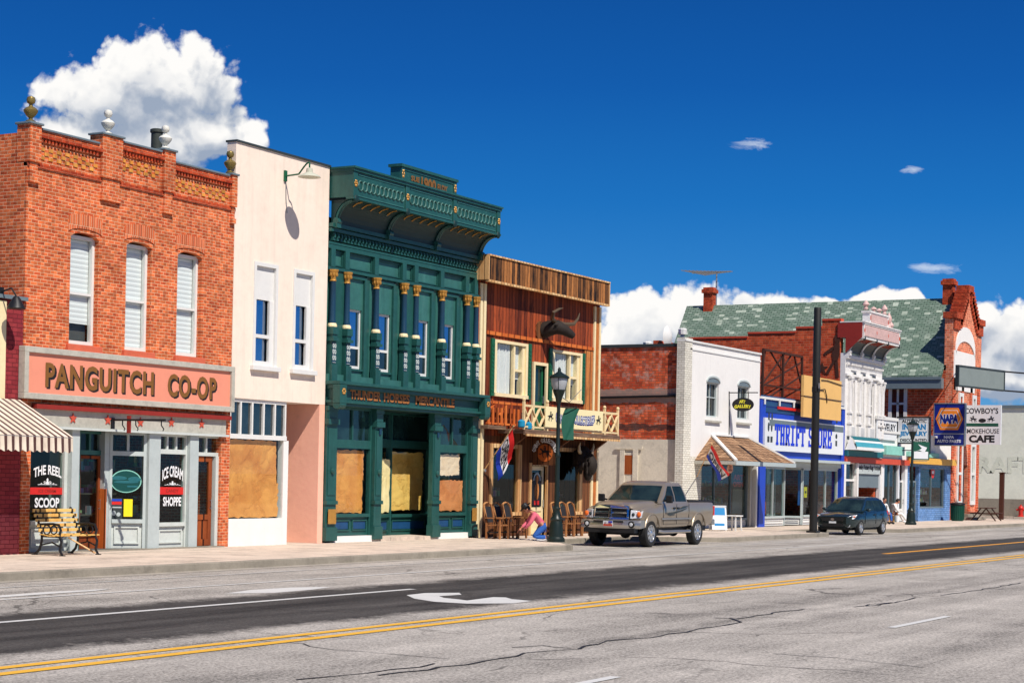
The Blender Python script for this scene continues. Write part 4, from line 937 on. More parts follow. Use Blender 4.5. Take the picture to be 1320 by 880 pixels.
# ================================================================ green iron-front building
def iron_cornice(b, u0, u1, v, zc0, z1, z2, proj, mm, panels=3, block=None, rings=True, ends=.0):
    """overhanging iron cornice: cove with ribs, frieze with panels and rings, optional centre block"""
    g, gl, gd, gold = mm
    vf = v-proj; c0, c1 = u0-ends, u1+ends
    m = MB(); n = 8
    prof = [(v-.1-(proj-.18)*(1-math.cos(k/n*PI/2)), zc0+(z1-.06-zc0)*math.sin(k/n*PI/2)) for k in range(n+1)]
    for (p, q) in zip(prof, prof[1:]): m.poly([(u0, p[0], p[1]), (u1, p[0], p[1]), (u1, q[0], q[1]), (u0, q[0], q[1])])
    m.poly([(u0, *p) for p in prof]+[(u0, v, z1-.06), (u0, v, zc0)]); m.poly([(u1, *p) for p in prof][::-1]+[(u1, v, zc0), (u1, v, z1-.06)])
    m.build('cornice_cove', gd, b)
    m = MB(); N = panels*6
    for k in range(N+1):
        x = u0+.1+(u1-u0-.2)*k/N; q = prof[5:]
        if k % 6: m.tube([(x, p[0]-.01, p[1]-.01) for p in q], .022, 5)
    m.build('cove_rib', gold, b)
    for k in range(panels+1):
        x = u0+.08+(u1-u0-.16)*k/panels
        br = MB()
        for dx in (-.05, .05): br.tube([(x+dx, p[0]-.03, p[1]-.03) for p in prof], .032, 6)
        br.box(x-.11, x+.11, v-.22, v-.02, zc0-.12, zc0+.03); br.lathe([(.09, -.1), (.09, .1)], (x, v-.16, zc0+.06), 10, ax='x')
        o = br.build('cornice_bracket', g, b, smooth=True)
        MB().ell((x, vf-.03, z1-.05), (.1, .06, .11), 8, 6).build('rosette', gd, o)
    m = MB(); m.box(c0, c1, vf, v+.3, z1, z2); m.box(c0-.03, c1+.03, vf-.06, v+.3, z2-.08, z2-.001); m.box(c0-.02, c1+.02, vf-.05, vf+.2, z1-.06, z1-.001); m.box(c0-.06, c1+.06, vf-.1, v+.3, z2, z2+.05)
    h = z2-.1-z1
    for k in range(panels+1):
        x = c0+.1+(c1-c0-.2)*k/panels; m.box(x-.1, x+.1, vf-.03, vf-.001, z1+.01, z2-.09)
    m.build('cornice_frieze', g, b)
    fl = MB()
    for k in range(panels+1):
        x = c0+.1+(c1-c0-.2)*k/panels
        for q in range(6):
            a = q*PI/3; fl.ell((x+.05*math.cos(a), vf-.04, z1+h*.55+.07*math.sin(a)), (.03, .02, .035), 6, 5)
        fl.ell((x, vf-.045, z1+h*.55), .025, 6, 5)
    fl.build('frieze_rosette', gold, b)
    if rings:
        rg = MB()
        for k in range(panels):
            xa = c0+.1+(c1-c0-.2)*k/panels+.16; xb = c0+.1+(c1-c0-.2)*(k+1)/panels-.16; q = 11
            rg.box(xa, xb, vf-.016, vf-.002, z1+.04, z1+.07); rg.box(xa, xb, vf-.016, vf-.002, z2-.16, z2-.13)
            for i in range(q):
                x = xa+(xb-xa)*(i+.5)/q; r = (xb-xa)/q*.52
                rg.tube([(x+r*math.cos(t*PI/5), vf-.012, z1+h*.5+min(r, h*.34)*1.25*math.sin(t*PI/5)) for t in range(11)], .022, 4, cap=False)
        rg.build('frieze_ornament', gl, b)
    if block:
        x0, x1, z3 = block; vb = vf+.1
        m = MB(); m.box(x0, x1, vb, vb+.35, z2+.05, z3); m.box(x0-.05, x1+.05, vb-.06, vb+.4, z3-.06, z3+.02)
        m.box(x0, x0+.16, vb-.03, vb-.001, z2+.06, z3-.07); m.box(x1-.16, x1, vb-.03, vb-.001, z2+.06, z3-.07); m.box(x0+.17, x1-.17, vb-.02, vb-.001, z3-.14, z3-.07)
        m.build('cornice_block', g, b)
        fl = MB()
        for x in (x0+.08, x1-.08):
            for q in range(6): fl.ell((x+.045*math.cos(q*PI/3), vb-.035, (z2+z3)/2+.09*math.sin(q*PI/3)), (.026, .015, .04), 6, 5)
        fl.build('block_rosette', gold, b)
        return vb
b = gb = thing('iron_front_building', 'two storey teal green building with ornate cast iron cornice and papered windows', 'building', (44.8, D, SW))
u0, u1 = 40.775, 48.92
zlow, zup = ZZ(520, 505), ZZ(520, 331)
zc0 = ZZ(440, 291); z1, z2 = 9.5, 10.27
cx0, cx1 = UX(516, 225, D-.6), UX(587, 240, D-.6); z3 = ZZ(520, 213, D-.6)
vb = iron_cornice(b, u0+.1, u1-.12, D, zc0, z1, z2, .72, (M['green'], M['green_lt'], M['green_dk'], M['gold']), 3, (cx0, cx1, z3), ends=.05)
m = MB()
for tx, p0, p1, y0, y1 in (('SUE', 529, 540, 233, 226), ('1900', 542, 561, 244, 227.5), ('ELDY', 563, 576, 245, 237)):
    q0, q1 = UX(p0, y0, vb), UX(p1, y0, vb); text(m, tx, (q0, vb-.026, ZZ(p0, y0, vb)), XU, ZU, q1-q0, ZZ(p0, y1, vb)-ZZ(p0, y0, vb), .04)
m.build('lettering', M['letter_brown'], b)
shell(b, u0, u1, z1-.1, M['green_dk'], v=D+.3, floor=4.3)
# upper storey
cols = [UX(427.8, 383), UX(446, 388), UX(483.8, 396), UX(519.6, 403), UX(535, 406), UX(568.5, 412), UX(600.8, 419), UX(612.3, 421)]
wpx = [(451.7, 396.7, 469.5, 473.4), (489.5, 404, 506.5, 478.5), (539.6, 412, 555.5, 484.6), (573, 417, 588.2, 487.7)]
wins = [R(*q) for q in wpx]
zwt = sum(w[3] for w in wins)/4; zwb = sum(w[2] for w in wins)/4
wins = [(a, c, zwb, zwt) for a, c, _, _ in wins]
zcap, zshaft, zped, zdec, zpl = ZZ(446, 351), ZZ(446, 420), ZZ(446, 424), ZZ(446, 443), ZZ(446, 472)
zhead = ZZ(446, 357)
m = MB(); wall(m, u0, u1, zlow, zc0+.02, wins, D+.1, .2); m.build('front_wall', M['green_lt'], b)
m = MB()   # mouldings under the cornice and the panel band
m.box(u0, u1, D-.14, D+.1, zc0-.1, zc0-.0); m.box(u0, u1, D-.1, D+.1, zc0-.22, zc0-.13); zdn = zc0-.45
m.box(u0, u1, D-.03, D+.1, zdn-.1, zdn-.04)
zpt, zpb = zdn-.16, zcap+.08
m.box(u0, u1, D-.02, D+.098, zcap-.0, zpb); m.box(u0, u1, D-.02, D+.098, zpt-.06, zpt+.05)
for x in cols: m.box(x-.1, x+.1, D-.03, D+.097, zpb+.001, zpt-.061)
for i, (p, q) in enumerate(zip(cols, cols[1:])):
    for (c0, c1_, e0, e1) in ((p+.12, q-.12, zpb+.05, zpb+.08), (p+.12, q-.12, zpt-.13, zpt-.1), (p+.12, p+.15, zpb+.081, zpt-.131), (q-.15, q-.12, zpb+.081, zpt-.131)): m.box(c0, c1_, D+.06, D+.096, e0, e1)
m.build('panel_band', M['green'], b)
m = MB(); x = u0+.15
while x < u1-.15: m.box(x, x+.09, D-.06, D+.09, zdn, zdn+.2); m.box(x+.02, x+.07, D-.09, D-.061, zdn+.08, zdn+.18); x += .17
m.build('dentil_course', M['green'], b)
m = MB()
for i, (p, q) in enumerate(zip(cols, cols[1:])):     # pilaster strips behind the columns, window casings
    if i in (0, 3, 6): m.box(p+.0, q-.0, D+.02, D+.099, zlow+.05, zcap)
for (a, c, z0, z1_) in wins:
    m.box(a-.13, a-.03, D+.03, D+.099, zlow+.3, zhead); m.box(c+.04, c+.14, D+.03, D+.099, zlow+.3, zhead); m.box(a-.13, c+.14, D+.03, D+.099, zhead+.001, zhead+.09); m.box(c+.16, c+.3, D+.05, D+.099, zlow+.3, zcap)
    m.box(a-.03, c+.04, D+.05, D+.12, z0-.06, z0-.002)
m.build('window_casing', M['green'], b)
for (a, c, z0, z1_) in wins:
    mid = z0+(z1_-z0)*.36; m = MB(); m.box(a, a+.04, D+.14, D+.22, z0, z1_); m.box(c-.05, c, D+.15, D+.22, z0, z1_); m.box(a+.04, c-.05, D+.15, D+.22, z1_-.06, z1_); m.box(a+.04, c-.05, D+.14, D+.22, z0, z0+.08); m.box(a+.04, c-.05, D+.15, D+.22, mid-.035, mid+.035)
    w = m.build('window', M['white'], b)
    MB().box(a+.04, c-.05, D+.18, D+.19, mid+.035, z1_-.06).build('pane', M['sky_glass'], w); MB().box(a+.04, c-.05, D+.17, D+.18, z0+.08, mid-.035).build('pane', M['dark_glass'], w)
for i, x in enumerate(cols):
    o = MB().lathe([(.10, zped+.1), (.10, zped+.16), (.086, zped+.22), (.078, zcap-.34), (.086, zcap-.32)], (x, D-.03, 0), 14).build('column', M['navy'], b, smooth=True)
    ORG[o.name] = ORG[b.name]
    k = MB(); k.lathe([(.08, zcap-.32), (.1, zcap-.3), (.08, zcap-.27), (.09, zcap-.18), (.14, zcap-.06), (.15, zcap-.03), (.15, zcap)], (x, D-.03, 0), 10)
    for q in range(8):
        a = q*PI/4; k.ell((x+.105*math.cos(a), D-.03+.105*math.sin(a), zcap-.13), (.035, .035, .06), 6, 4)
    k.build('capital', M['gold'], o)
    MB().lathe([(.13, zped), (.13, zped+.05), (.105, zped+.1)], (x, D-.03, 0), 12).build('base_ring', M['cream'], o)
    p = MB(); p.box(x-.13, x+.13, D-.16, D+.05, zped-.2, zped-.001); p.box(x-.11, x+.11, D-.13, D+.05, zdec+.04, zped-.2); p.box(x-.14, x+.14, D-.18, D+.05, zdec+.02, zdec+.1)
    p.box(x-.11, x+.11, D-.10, D+.05, zlow+.05, zdec+.02); p.box(x-.13, x+.13, D-.14, D+.05, zlow+.05, zpl)
    p.build('pedestal', M['green'], o)
    d = MB(); d.box(x-.09, x+.09, D-.112, D-.101, zpl+.04, zdec-.02); dd = d.build('pedestal_panel', M['navy'], o)
    s = MB()
    for q in range(3):
        zz = zpl+.1+(zdec-zpl-.12)*(q+.5)/3
        for e in (-1, 1): s.tube([(x+e*.045+.028*math.cos(t*PI/3), D-.118, zz+.07*math.sin(t*PI/3)) for t in range(7)], .013, 4, cap=False)
        s.box(x-.075, x+.075, D-.12, D-.113, zz-.13, zz-.115)
    s.build('scroll', M['grey_trim'], o)
MB().box(u0, u1, D-.06, D+.12, zlow+.0, zlow+.3).build('upper_plinth', M['green_lt'], b)
# shopfront cornice with the shop name
vc = D-.36
zn0, zn1 = ZZ(450, 516.5, vc), ZZ(450, 503, vc)
zct = ZZ(440, 491, vc); zcb = ZZ(440, 519, vc)
m = MB(); m.box(u0-.02, u1-.0, vc-.12, D+.1, zct-.09, zct); m.box(u0+.05, u1-.08, vc-.03, D+.1, zct-.2, zct-.09); m.box(u0+.1, u1-.12, vc+.12, D+.1, zcb+.07, zct-.2); m.box(u0+.02, u1-.04, vc, D+.1, zcb, zcb+.07); m.box(u0+.06, u1-.08, vc+.06, D+.1, zcb-.08, zcb)
m.build('shop_cornice', M['green'], b, bevel=.01)
for x in (u0+.13, u1-.18):
    k = MB(); k.box(x-.16, x+.16, vc-.15, vc+.1, zcb-.02, zct-.1); k.lathe([(.13, -.15), (.13, .15)], (x, vc-.02, zcb-.05), 10, ax='x'); o = k.build('cornice_corbel', M['green'], b, bevel=.015)
    f = MB(); [f.ell((x+.06*math.cos(q*PI/3), vc-.16, zct-.28+.06*math.sin(q*PI/3)), (.035, .02, .035), 6, 4) for q in range(6)]; f.build('rosette', M['gold'], o)
vt = vc+.118
for tx, p0, p1 in (('THUNDER', 451, 490.5), ('HORSES', 494.5, 527.5), ('MERCANTILE', 535.5, 585.5)):
    q0, q1 = UX(p0, 512, vt), UX(p1, 520, vt)
    text(MB(), tx, (q0, vt-.012, zcb+.13), XU, ZU, q1-q0, .27, .04).build('lettering', M['letter_gold'], b)
    text(MB(), tx, (q0+.03, vt-.004, zcb+.105), XU, ZU, q1-q0, .27, .07).build('letter_shadow', M['black_letter'], b)
# shopfront pilasters and bays
Q = lambda px, v=D: UX(px, 615, v)
zp = zcb-.085
for p0, p1, gold in ((416.5, 431, 1), (480, 489.5, 0), (555, 564.5, 0), (604, 616, 1)):
    a, c = Q(p0), Q(p1); a = max(a, u0+.01); c = min(c, u1-.01); vp = D-.07
    m = MB(); m.box(a, c, vp, D+.08, SW+.05, zp); m.box(a-.02, c+.02, vp-.07, D+.1, zp-.5, zp-.35); m.box(a-.01, c+.01, vp-.04, D+.1, zp-.12, zp-.001); m.box(a+.03, c-.03, vp-.03, D, zp-.34, zp-.13); m.box(a-.02, c+.02, vp-.05, D+.1, SW+1.05, SW+1.15); m.box(a-.02, c+.02, vp-.05, D+.1, SW+.06, SW+.42)
    m.box(a+.06, c-.06, vp-.02, vp-.001, SW+1.3, zp-.6)
    m.ell(((a+c)/2, vp-.04, SW+1.95), (.07, .06, .09), 8, 6)
    o = m.build('pilaster', M['green'], b)
    if gold: MB().box(a+.06, c-.06, vp-.058, vp-.051, SW+.5+.02, SW+.92).build('pilaster_panel', M['gold'], o)
    else: MB().box((a+c)/2-.05, (a+c)/2+.05, vp-.06, vp-.03, zp-.7, zp-.55).build('pilaster_boss', M['navy'], o)
zbk, zgw, ztr = ZZ(440, 662), ZZ(440, 577), ZZ(440, 566)
o = shopbay(b, (Q(431)+.01, D+.04), (Q(480)-.01, D+.04), zbk, zgw, ztr, zp, fr=M['green'], bulk=M['green'], lights=2, glass=M['clear_lt'], panels=2, bulk2=M['blue_panel'], tglass=M['teal_glass'], base=SW+.18)
zmid = ZZ(440, 617)
pl0, pl1 = (Q(431)+.06, D+.04), (Q(480)-.26, D+.04)
paper(b, pl0, pl1, zmid-.03, zgw-.05, M['kraft'], .1, seed=5); paper(b, pl0, (pl1[0]-.04, D+.04), zbk+.02, zmid, M['kraft'], .094, seed=6)
o = shopbay(b, (Q(564.5)+.01, D+.04), (Q(604)-.01, D+.04), zbk, zgw, ztr, zp, fr=M['green'], bulk=M['green'], lights=2, glass=M['clear_lt'], panels=2, bulk2=M['blue_panel'], tglass=M['teal_glass'], base=SW+.18)
zmid2 = ZZ(560, 613)
paper(b, (Q(565)+.06, D+.04), (Q(604)-.12, D+.04), zbk+.05, zmid2-.12, M['kraft_orange'], .1, seed=7); paper(b, (Q(567)+.12, D+.04), (Q(602)-.26, D+.04), zmid2+.02, zgw-.06, M['kraft_pale'], .094, seed=8)
MB().box(Q(431), Q(480), D-.03, D+.3, SW-.02, SW+.17).build('step', M['white_stucco'], b); MB().box(Q(564), Q(604), D-.03, D+.3, SW-.02, SW+.17).build('step', M['white_stucco'], b)
MB().box(Q(480)+.02, Q(564)-.02, D-.05, D+1.3, SW-.02, SW+.1).build('door_step', M['pavement'], b)
# recessed entry between the two bays: splayed side light, then a wide papered door
vr = D+.9
e0, e1 = (Q(489.5)+.0, D+.2), (UX(503, 615, vr), vr)
shopbay(b, e0, e1, ZZ(500, 662, vr), ZZ(500, 577, vr), ZZ(500, 566, vr), zp, fr=M['green'], lights=1, panels=1, glass=M['clear_lt'], tglass=M['teal_glass'], bulk2=M['blue_panel'], base=SW+.1)
paper(b, (e0[0]+.12*.5, e0[1]+.12), (e1[0]-.04, e1[1]-.12), ZZ(500, 660, vr), ZZ(500, 592, vr), M['cream_paper'], .1, seed=9)
da, db = (e1[0]+.02, vr), (UX(553.5, 615, vr), vr)
shopbay(b, da, db, ZZ(530, 662, vr), ZZ(530, 578, vr), ZZ(530, 568, vr), zp, fr=M['green'], lights=1, panels=1, glass=M['clear_lt'], tglass=M['teal_glass'], bulk2=M['blue_panel'], base=SW+.1, name='door')
paper(b, (da[0]+.1, vr), (db[0]-.22, vr), ZZ(530, 618, vr), ZZ(530, 583, vr), M['kraft_yellow'], .1, seed=10); paper(b, (da[0]+.08, vr), (db[0]-.26, vr), ZZ(530, 657, vr), ZZ(530, 616.5, vr), M['kraft_yellow'], .094, seed=11)
MB().box(db[0]+.003, db[0]+.08, D+.22, vr+.12, SW, zp).build('entry_side', M['green'], b)
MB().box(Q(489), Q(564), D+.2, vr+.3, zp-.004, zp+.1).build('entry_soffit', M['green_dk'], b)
m = MB(); wall(m, u0, u1, zcb-.06, zlow, [], D+.12, .15); m.build('front_wall', M['green'], b)
MB().box(u0+.01, u1-.01, D+1.6, D+1.65, SW, zp).build('window_backing', M['interior_dk'], b)
# ================================================================ western wooden store with a balcony
b = wd = thing('wooden_store', 'rustic red board store with green shutters, balcony and plank fascia', 'building', (53, D, SW))
u0, u1 = 48.935, 57.33
vf = D-.42
zf1, zf0 = ZZ(640, 331.5, vf), ZZ(640, 362, vf)
fa, fb_ = UX(630.5, 350, vf), UX(785, 380, vf)
zbal = ZZ(700, 563, D-.95)+.24           # balcony floor
wins = [R(637, 437, 678, 509.5), R(711.5, 450, 748, 516)]
dr = R(687.5, 470, 702, 524)
lw = [R(632, 572, 669, 662), R(717, 577, 748, 661)]; ld = R(683, 600, 702, 694)
zmid = zbal-.25
m = MB(); wall(m, u0, u1, zmid, zf1-.05, wins+[(dr[0], dr[1], zbal, dr[3])], D, .22); m.build('upper_wall', M['barn'], b)
m = MB(); wall(m, u0, u1, SW, zmid, [(a, c, max(z0, SW+.5), z1) for a, c, z0, z1 in lw]+[(ld[0], ld[1], SW, ld[3])], D, .22); m.build('lower_wall', M['barn_brown'], b)
shell(b, u0, u1, zf1-.4, M['barn_brown'], v=D+.22, floor=3.6)
m = MB(); m.box(fa, fb_, vf, D+.3, zf0, zf1); m.build('fascia', M['barn_top'], b)
m = MB(); m.box(fa-.03, fb_+.03, vf-.03, vf+.1, zf0-.07, zf0-.002); m.box(fa-.03, fb_+.03, vf-.04, D+.35, zf1+.001, zf1+.05); m.box(fb_+.001, fb_+.05, vf-.02, D+.3, zf0, zf1); m.box(fa-.05, fa-.001, vf-.02, D+.3, zf0, zf1); m.build('fascia_trim', M['pale_wood'], b)
m = MB()
m.box(u0+.02, u0+.16, D-.05, D-.001, SW, zf0-.08); m.box(u0+.22, u0+.36, D-.06, D-.001, SW, zf0-.08)
m.box(u1-.5, u1-.38, D-.06, D-.001, SW, zf0-.08); m.box(u1-.1, u1+.02, D-.06, D+.1, SW, zf0-.08); m.build('corner_trim', M['cream'], b)
m = MB(); m.box(u1-.38, u1-.1, D-.03, D-.001, SW, zf0-.08); m.box(u0+.36, u0+.44, D-.03, D-.001, SW, zf0-.1); m.build('log_slab', M['log_wood'], b)
ztr0, ztr1 = ZZ(640, 432.5), ZZ(640, 428)
MB().box(u0+.45, u1-.51, D-.06, D-.001, ztr0, ztr1).build('wall_rail', M['orange_wood'], b)
m = MB()
for (p, q) in ((wins[0][1]+.27, dr[0]-.3), (dr[1]+.28, wins[1][0]-.27), (wins[1][1]+.27, u1-.52)):
    if q-p > .15: m.box(p, q, D-.03, D-.001, zmid+.02, ztr0-.005)
m.build('slab_panel', M['log_wood'], b)
for (a, c, z0, z1) in wins:
    m = MB(); t = .09; m.box(a-.05, c+.05, D-.05, D+.06, z1-t, z1); m.box(a-.05, c+.05, D-.09, D+.06, z0-.02, z0+t); m.box(a-.05, a+t, D-.05, D+.06, z0+t, z1-t); m.box(c-t, c+.05, D-.05, D+.06, z0+t, z1-t)
    xm = a+(c-a)*.62; m.box(xm-.05, xm+.05, D-.01, D+.1, z0+t, z1-t); m.box(c-.42, c-t, D+.02, D+.12, z0+t, z1-t) if False else None
    m.box(xm+.05, c-t, D+.01, D+.1, (z0+z1)/2-.05, (z0+z1)/2+.03); m.box(c-t-.16, c-t-.001, D+.0, D+.2, z0+t, z1-t)
    w = m.build('window', M['cream'], b)
    MB().box(a+t, c-t-.16, D+.07, D+.08, z0+t, z1-t).build('pane', M['clear_lt'], w)
    m = MB(); x = a+.2
    while x < xm-.1: m.tube([(x, D+.14+.02*math.sin(x*30), z0+.1), (x, D+.14+.02*math.sin(x*30), z1-.1)], .05, 6); x += .085
    m.box(xm+.02, c-.2, D+.15, D+.16, z0+.6, z1-.1)
    m.build('curtain', M['white_cloth'], w)
    for (p, q) in ((a-.27, a-.07), (c+.07, c+.27)):
        m = MB(); m.box(p, q, D-.06, D-.002, z0-.02, z1+.02)
        for k in range(12):
            zz = z0+.1+(z1-z0-.2)*k/12; m.box(p+.035, q-.035, D-.075, D-.061, zz, zz+.06)
        m.build('shutter', M['shutter'], w)
a, c, _, z1 = dr
m = MB(); m.box(a-.1, a, D-.07, D+.1, zbal, z1+.1); m.box(c, c+.1, D-.07, D+.1, zbal, z1+.1); m.box(a, c, D-.07, D+.1, z1, z1+.1); o = m.build('door_frame', M['cream'], b)
door(b, (a+.01, D+.06), (c-.01, D+.06), zbal+.01, z1-.005, M['shutter'], glass=M['teal_glass'], low=.9)
# ground floor windows, door
for k, (a, c, z0, z1) in enumerate(lw):
    z0 = max(z0, SW+.5); m = MB(); t = .11
    m.box(a-.06, c+.06, D-.06, D+.06, z1-t, z1+.02); m.box(a-.06, c+.06, D-.1, D+.06, z0-.06, z0+.05); m.box(a-.06, a+t*.7, D-.06, D+.06, z0+.05, z1-t); m.box(c-t*1.6, c+.06, D-.06, D+.06, z0+.05, z1-t)
    w = m.build('shop_window', M['pale_wood'], b)
    MB().box(a+t*.7, c-t*1.6, D+.02, D+.03, z0+.05, z1-t).build('pane', M['clear'], w)
    goods(a+.1, c-.2, D+.5, D+.9, [z0+.02, z0+.55], 20+k)
a, c, z0, z1 = ld
m = MB(); m.box(a-.1, a, D-.06, D+.1, SW, z1+.1); m.box(c, c+.1, D-.06, D+.1, SW, z1+.1); m.box(a, c, D-.06, D+.1, z1, z1+.1); m.build('door_frame', M['pale_wood'], b)
door(b, (a+.01, D+.05), (c-.01, D+.05), SW+.02, z1-.01, M['cream'], st=.13, low=.85)
po = thing('door_poster', 'tall dark poster with a figure on the wooden store door', 'poster', (a+.5, D+.04, SW+1))
MB().box(a+.18, c-.18, D+.028, D+.034, SW+.95, z1-.35).build('sheet', M['black_letter'], po)
m = MB(); xc = (a+c)/2; m.ell((xc, D+.027, SW+1.85), (.1, .004, .13)); m.ell((xc, D+.027, SW+1.45), (.15, .004, .3)); m.build('figure', M['log_wood'], po)
m = MB(); m.tube([(xc+.22*math.cos(q*PI/10), D+.026, SW+1.8+.24*math.sin(q*PI/10)) for q in range(11)], .03, 5, flat=.2); m.build('arch', M['grey_trim'], po)
MB().box(xc-.17, xc+.17, D+.024, D+.027, SW+1.0, SW+1.14).build('caption', M['red'], po)
# round-topped shop board hung square to the wall under the balcony
def rider(mb, c, h, y, f=1):      # flat silhouette of a horse and rider
    P2 = lambda pts: mb.prism([(c[0]+f*p[0]*h, c[1]+p[1]*h) for p in pts], 'y', y-.004, y)
    P2([(-.5, .1), (-.42, .26), (-.1, .25), (.2, .28), (.42, .46), (.55, .4), (.52, .3), (.4, .28), (.33, .12), (.25, .02), (-.3, .02)])
    for l in ([(-.42, .08), (-.55, -.2), (-.72, -.3), (-.66, -.36), (-.47, -.24), (-.3, .05)], [(-.3, .06), (-.28, -.2), (-.42, -.42), (-.34, -.44), (-.2, -.2), (-.16, .04)], [(.1, .06), (.2, -.2), (.1, -.42), (.18, -.44), (.3, -.18), (.24, .05)], [(.26, .1), (.5, -.08), (.66, -.02), (.68, -.1), (.48, -.18), (.2, .02)], [(-.48, .22), (-.62, .14), (-.78, .2), (-.66, .06), (-.46, .12)]): P2(l)
    P2([(-.1, .24), (-.14, .5), (-.02, .56), (.06, .5), (.22, .42), (.2, .36), (.06, .4), (.08, .24)]); P2([(-.08, .56), (-.2, .62), (-.06, .64), (-.05, .72), (.07, .72), (.08, .64), (.2, .62), (.08, .56)])
    return mb
def rider_x(mb, u, y, z, hh, f):
    q = MB(); rider(q, (0, 0), hh, 0, f); return mb.add([(u+p[1], y-p[0], z+p[2]) for p in q.v], q.f)
us = UX(684.5, 582); ya = D-.02; yb = S(720, 582, us)[0]; az0, az1 = S(690, 599, us)[1], S(690, 562, us)[1]
s = thing('shop_board', 'brown shop board with arched white lettering and a rider before an orange sun', 'sign', (us, (ya+yb)/2, az0))
MB().box(us, us+.06, yb, ya, az0, az1).build('board', M['barn_brown'], s)
yc, zc = (ya+yb)/2, az0+(az1-az0)*.42; r = (az1-az0)*.42
MB().lathe([(r*.72, -.008), (r*.72, 0)], (us-.002, yc, zc), 28, ax='x').build('sun_disc', M['orange_wood'], s)
rider_x(MB(), us-.012, yc, zc, r*.85, -1).build('rider', M['black_letter'], s)
m = MB(); tx_ = 'COWBOY COLLECTIBLES'
for i, ch in enumerate(tx_):
    if ch == ' ': continue
    w = PI*(.95-.90*i/18); t = w-PI/2; a_, c_2 = r*.86*math.cos(w), r*.86*math.sin(w)
    U = (0, -math.cos(t), math.sin(t)); Wv = (0, math.sin(t), math.cos(t))
    text(m, ch, (us-.006, yc-a_-U[1]*.035, zc+c_2-U[2]*.035), U, Wv, .075, .15, .05, res=1)
m.build('lettering', M['white_letter'], s)
m = MB(); [m.tube([(us+.03, q, az1), (us+.03, q, zbal-.16)], .012, 5) for q in (ya-.15, yb+.15)]; m.build('hanger', M['black'], s)
# balcony: short baluster panel on the left, projecting deck with cross rails to the right
vl = D-.3; vr_ = D-.95
bx0, bx1 = UX(629, 540, vl), UX(676, 545, vl); bx2 = UX(797, 550, vr_); bxs = UX(676, 545, vr_)
ztop = ZZ(640, 517, vl); zl0 = ZZ(640, 547, vl)
bal = MB()
bal.box(bx0, bxs-.01, vl, D-.002, zl0-.14, zl0-.03); bal.box(bxs, bx2, vr_, D-.002, zbal-.16, zbal-.02)
bal.box(bxs-.05, bx2+.05, vr_-.05, vr_, zbal-.2, zbal-.04); o_deck = bal.build('balcony_deck', M['deck_wood'], b)
ra = MB(); ra.box(bx0, bx1-.15, vl, vl+.07, ztop-.07, ztop); ra.box(bx0, bx1-.15, vl, vl+.07, zl0, zl0+.06)
x = bx0+.05
k = 0
while x < bx1-.25: ra.box(x, x+.1, vl+.015, vl+.055, zl0+.06, ztop-.07-(0 if k in (0, 4) else .12)); x += .27; k += 1
ra.bar((bx0+.1, vl+.05, zl0+.4), (bx0+.45, vl+.05, ztop-.1), .05); ra.bar((bx0+.8, vl+.05, zl0+.3), (bx0+1.05, vl+.05, ztop-.2), .05)
ra.build('baluster_rail', M['orange_wood'], b)
zr1 = ZZ(700, 523, vr_); zr0 = zbal+.06
ra = MB(); ra.box(bxs, bx2, vr_, vr_+.06, zr1-.07, zr1); ra.box(bxs, bx2, vr_, vr_+.06, zr0-.04, zr0+.02)
nb = 13; st_ = [bxs+(bx2-bxs)*k/nb for k in range(nb+1)]
for k, x in enumerate(st_):
    if k in (0, 3, nb-2, nb): ra.box(x-.04, x+.04, vr_-.005, vr_+.065, zbal-.04, zr1+.1); ra.ell((x, vr_+.03, zr1+.15), .06, 8, 6)
for k in (0, 1, 2, nb-2, nb-1): ra.bar((st_[k], vr_+.02, zr0+.02), (st_[k+1], vr_+.02, zr1-.07), .07, .04); ra.bar((st_[k+1], vr_+.045, zr0+.02), (st_[k], vr_+.045, zr1-.07), .07, .04)
ra.box(bx2-.06, bx2, vr_+.06, D, zr1-.07, zr1); ra.box(bx2-.06, bx2, vr_+.06, D, zr0-.04, zr0+.02); ra.build('cross_rail', M['rail_cream'], b)
m = MB()
for x in (bxs+.3, (bxs+bx2)/2, bx2-.7): m.prism([(D-.06, zbal-.16), (vr_+.1, zbal-.16), (vr_+.1, zbal-.26), (D-.06, zbal-.8)], 'x', x-.05, x+.05)
m.build('deck_bracket', M['barn_brown'], b)
m = MB(); m.box(bxs-.02, bx2, vr_-.09, vr_-.051, zbal-.24, zbal-.17); m.build('deck_trim', M['pale_wood'], b)
# banner on the rail
vb_ = vr_-.03
p0, p1 = UX(702.5, 538, vb_), UX(776.5, 545, vb_); zb0, zb1 = ZZ(702.5, 550, vb_), ZZ(702.5, 523.5, vb_)
s = thing('balcony_banner', 'cream banner with white blue-edged lettering hung on the balcony rail', 'banner', ((p0+p1)/2, vb_, zb0))
MB().box(p0, p1, vb_-.02, vb_, zb0, zb1).build('board', M['cream_board'], s)
h = zb1-zb0; L = p1-p0
bow = lambda a, c: (a, (c*.8+.2*(2*a-1)**2)) if c > .5 else (a, c*.8+.12*(2*a-1)**2)
m0, m1, m2 = MB(), MB(), MB()
for tx, f0, f1 in (('COWBOY', .17, .38), ('COLLECTIBLES', .44, .84)):
    w = L*(f1-f0); zz = zb0+h*.3
    text(m2, tx, (p0+L*f0-.02, vb_-.026, zz-.07), XU, ZU, w+.06, h*.5+.07, .10, warp=bow); text(m0, tx, (p0+L*f0, vb_-.023-.006, zz-.02), XU, ZU, w, h*.5, .075, warp=bow); text(m1, tx, (p0+L*f0+.01, vb_-.033, zz), XU, ZU, w-.02, h*.48, .0, warp=bow)
m2.build('lettering', M['sign_navy'], s); m0.build('lettering', M['white_letter'], s); m1.build('lettering', M['sign_navy'], s)
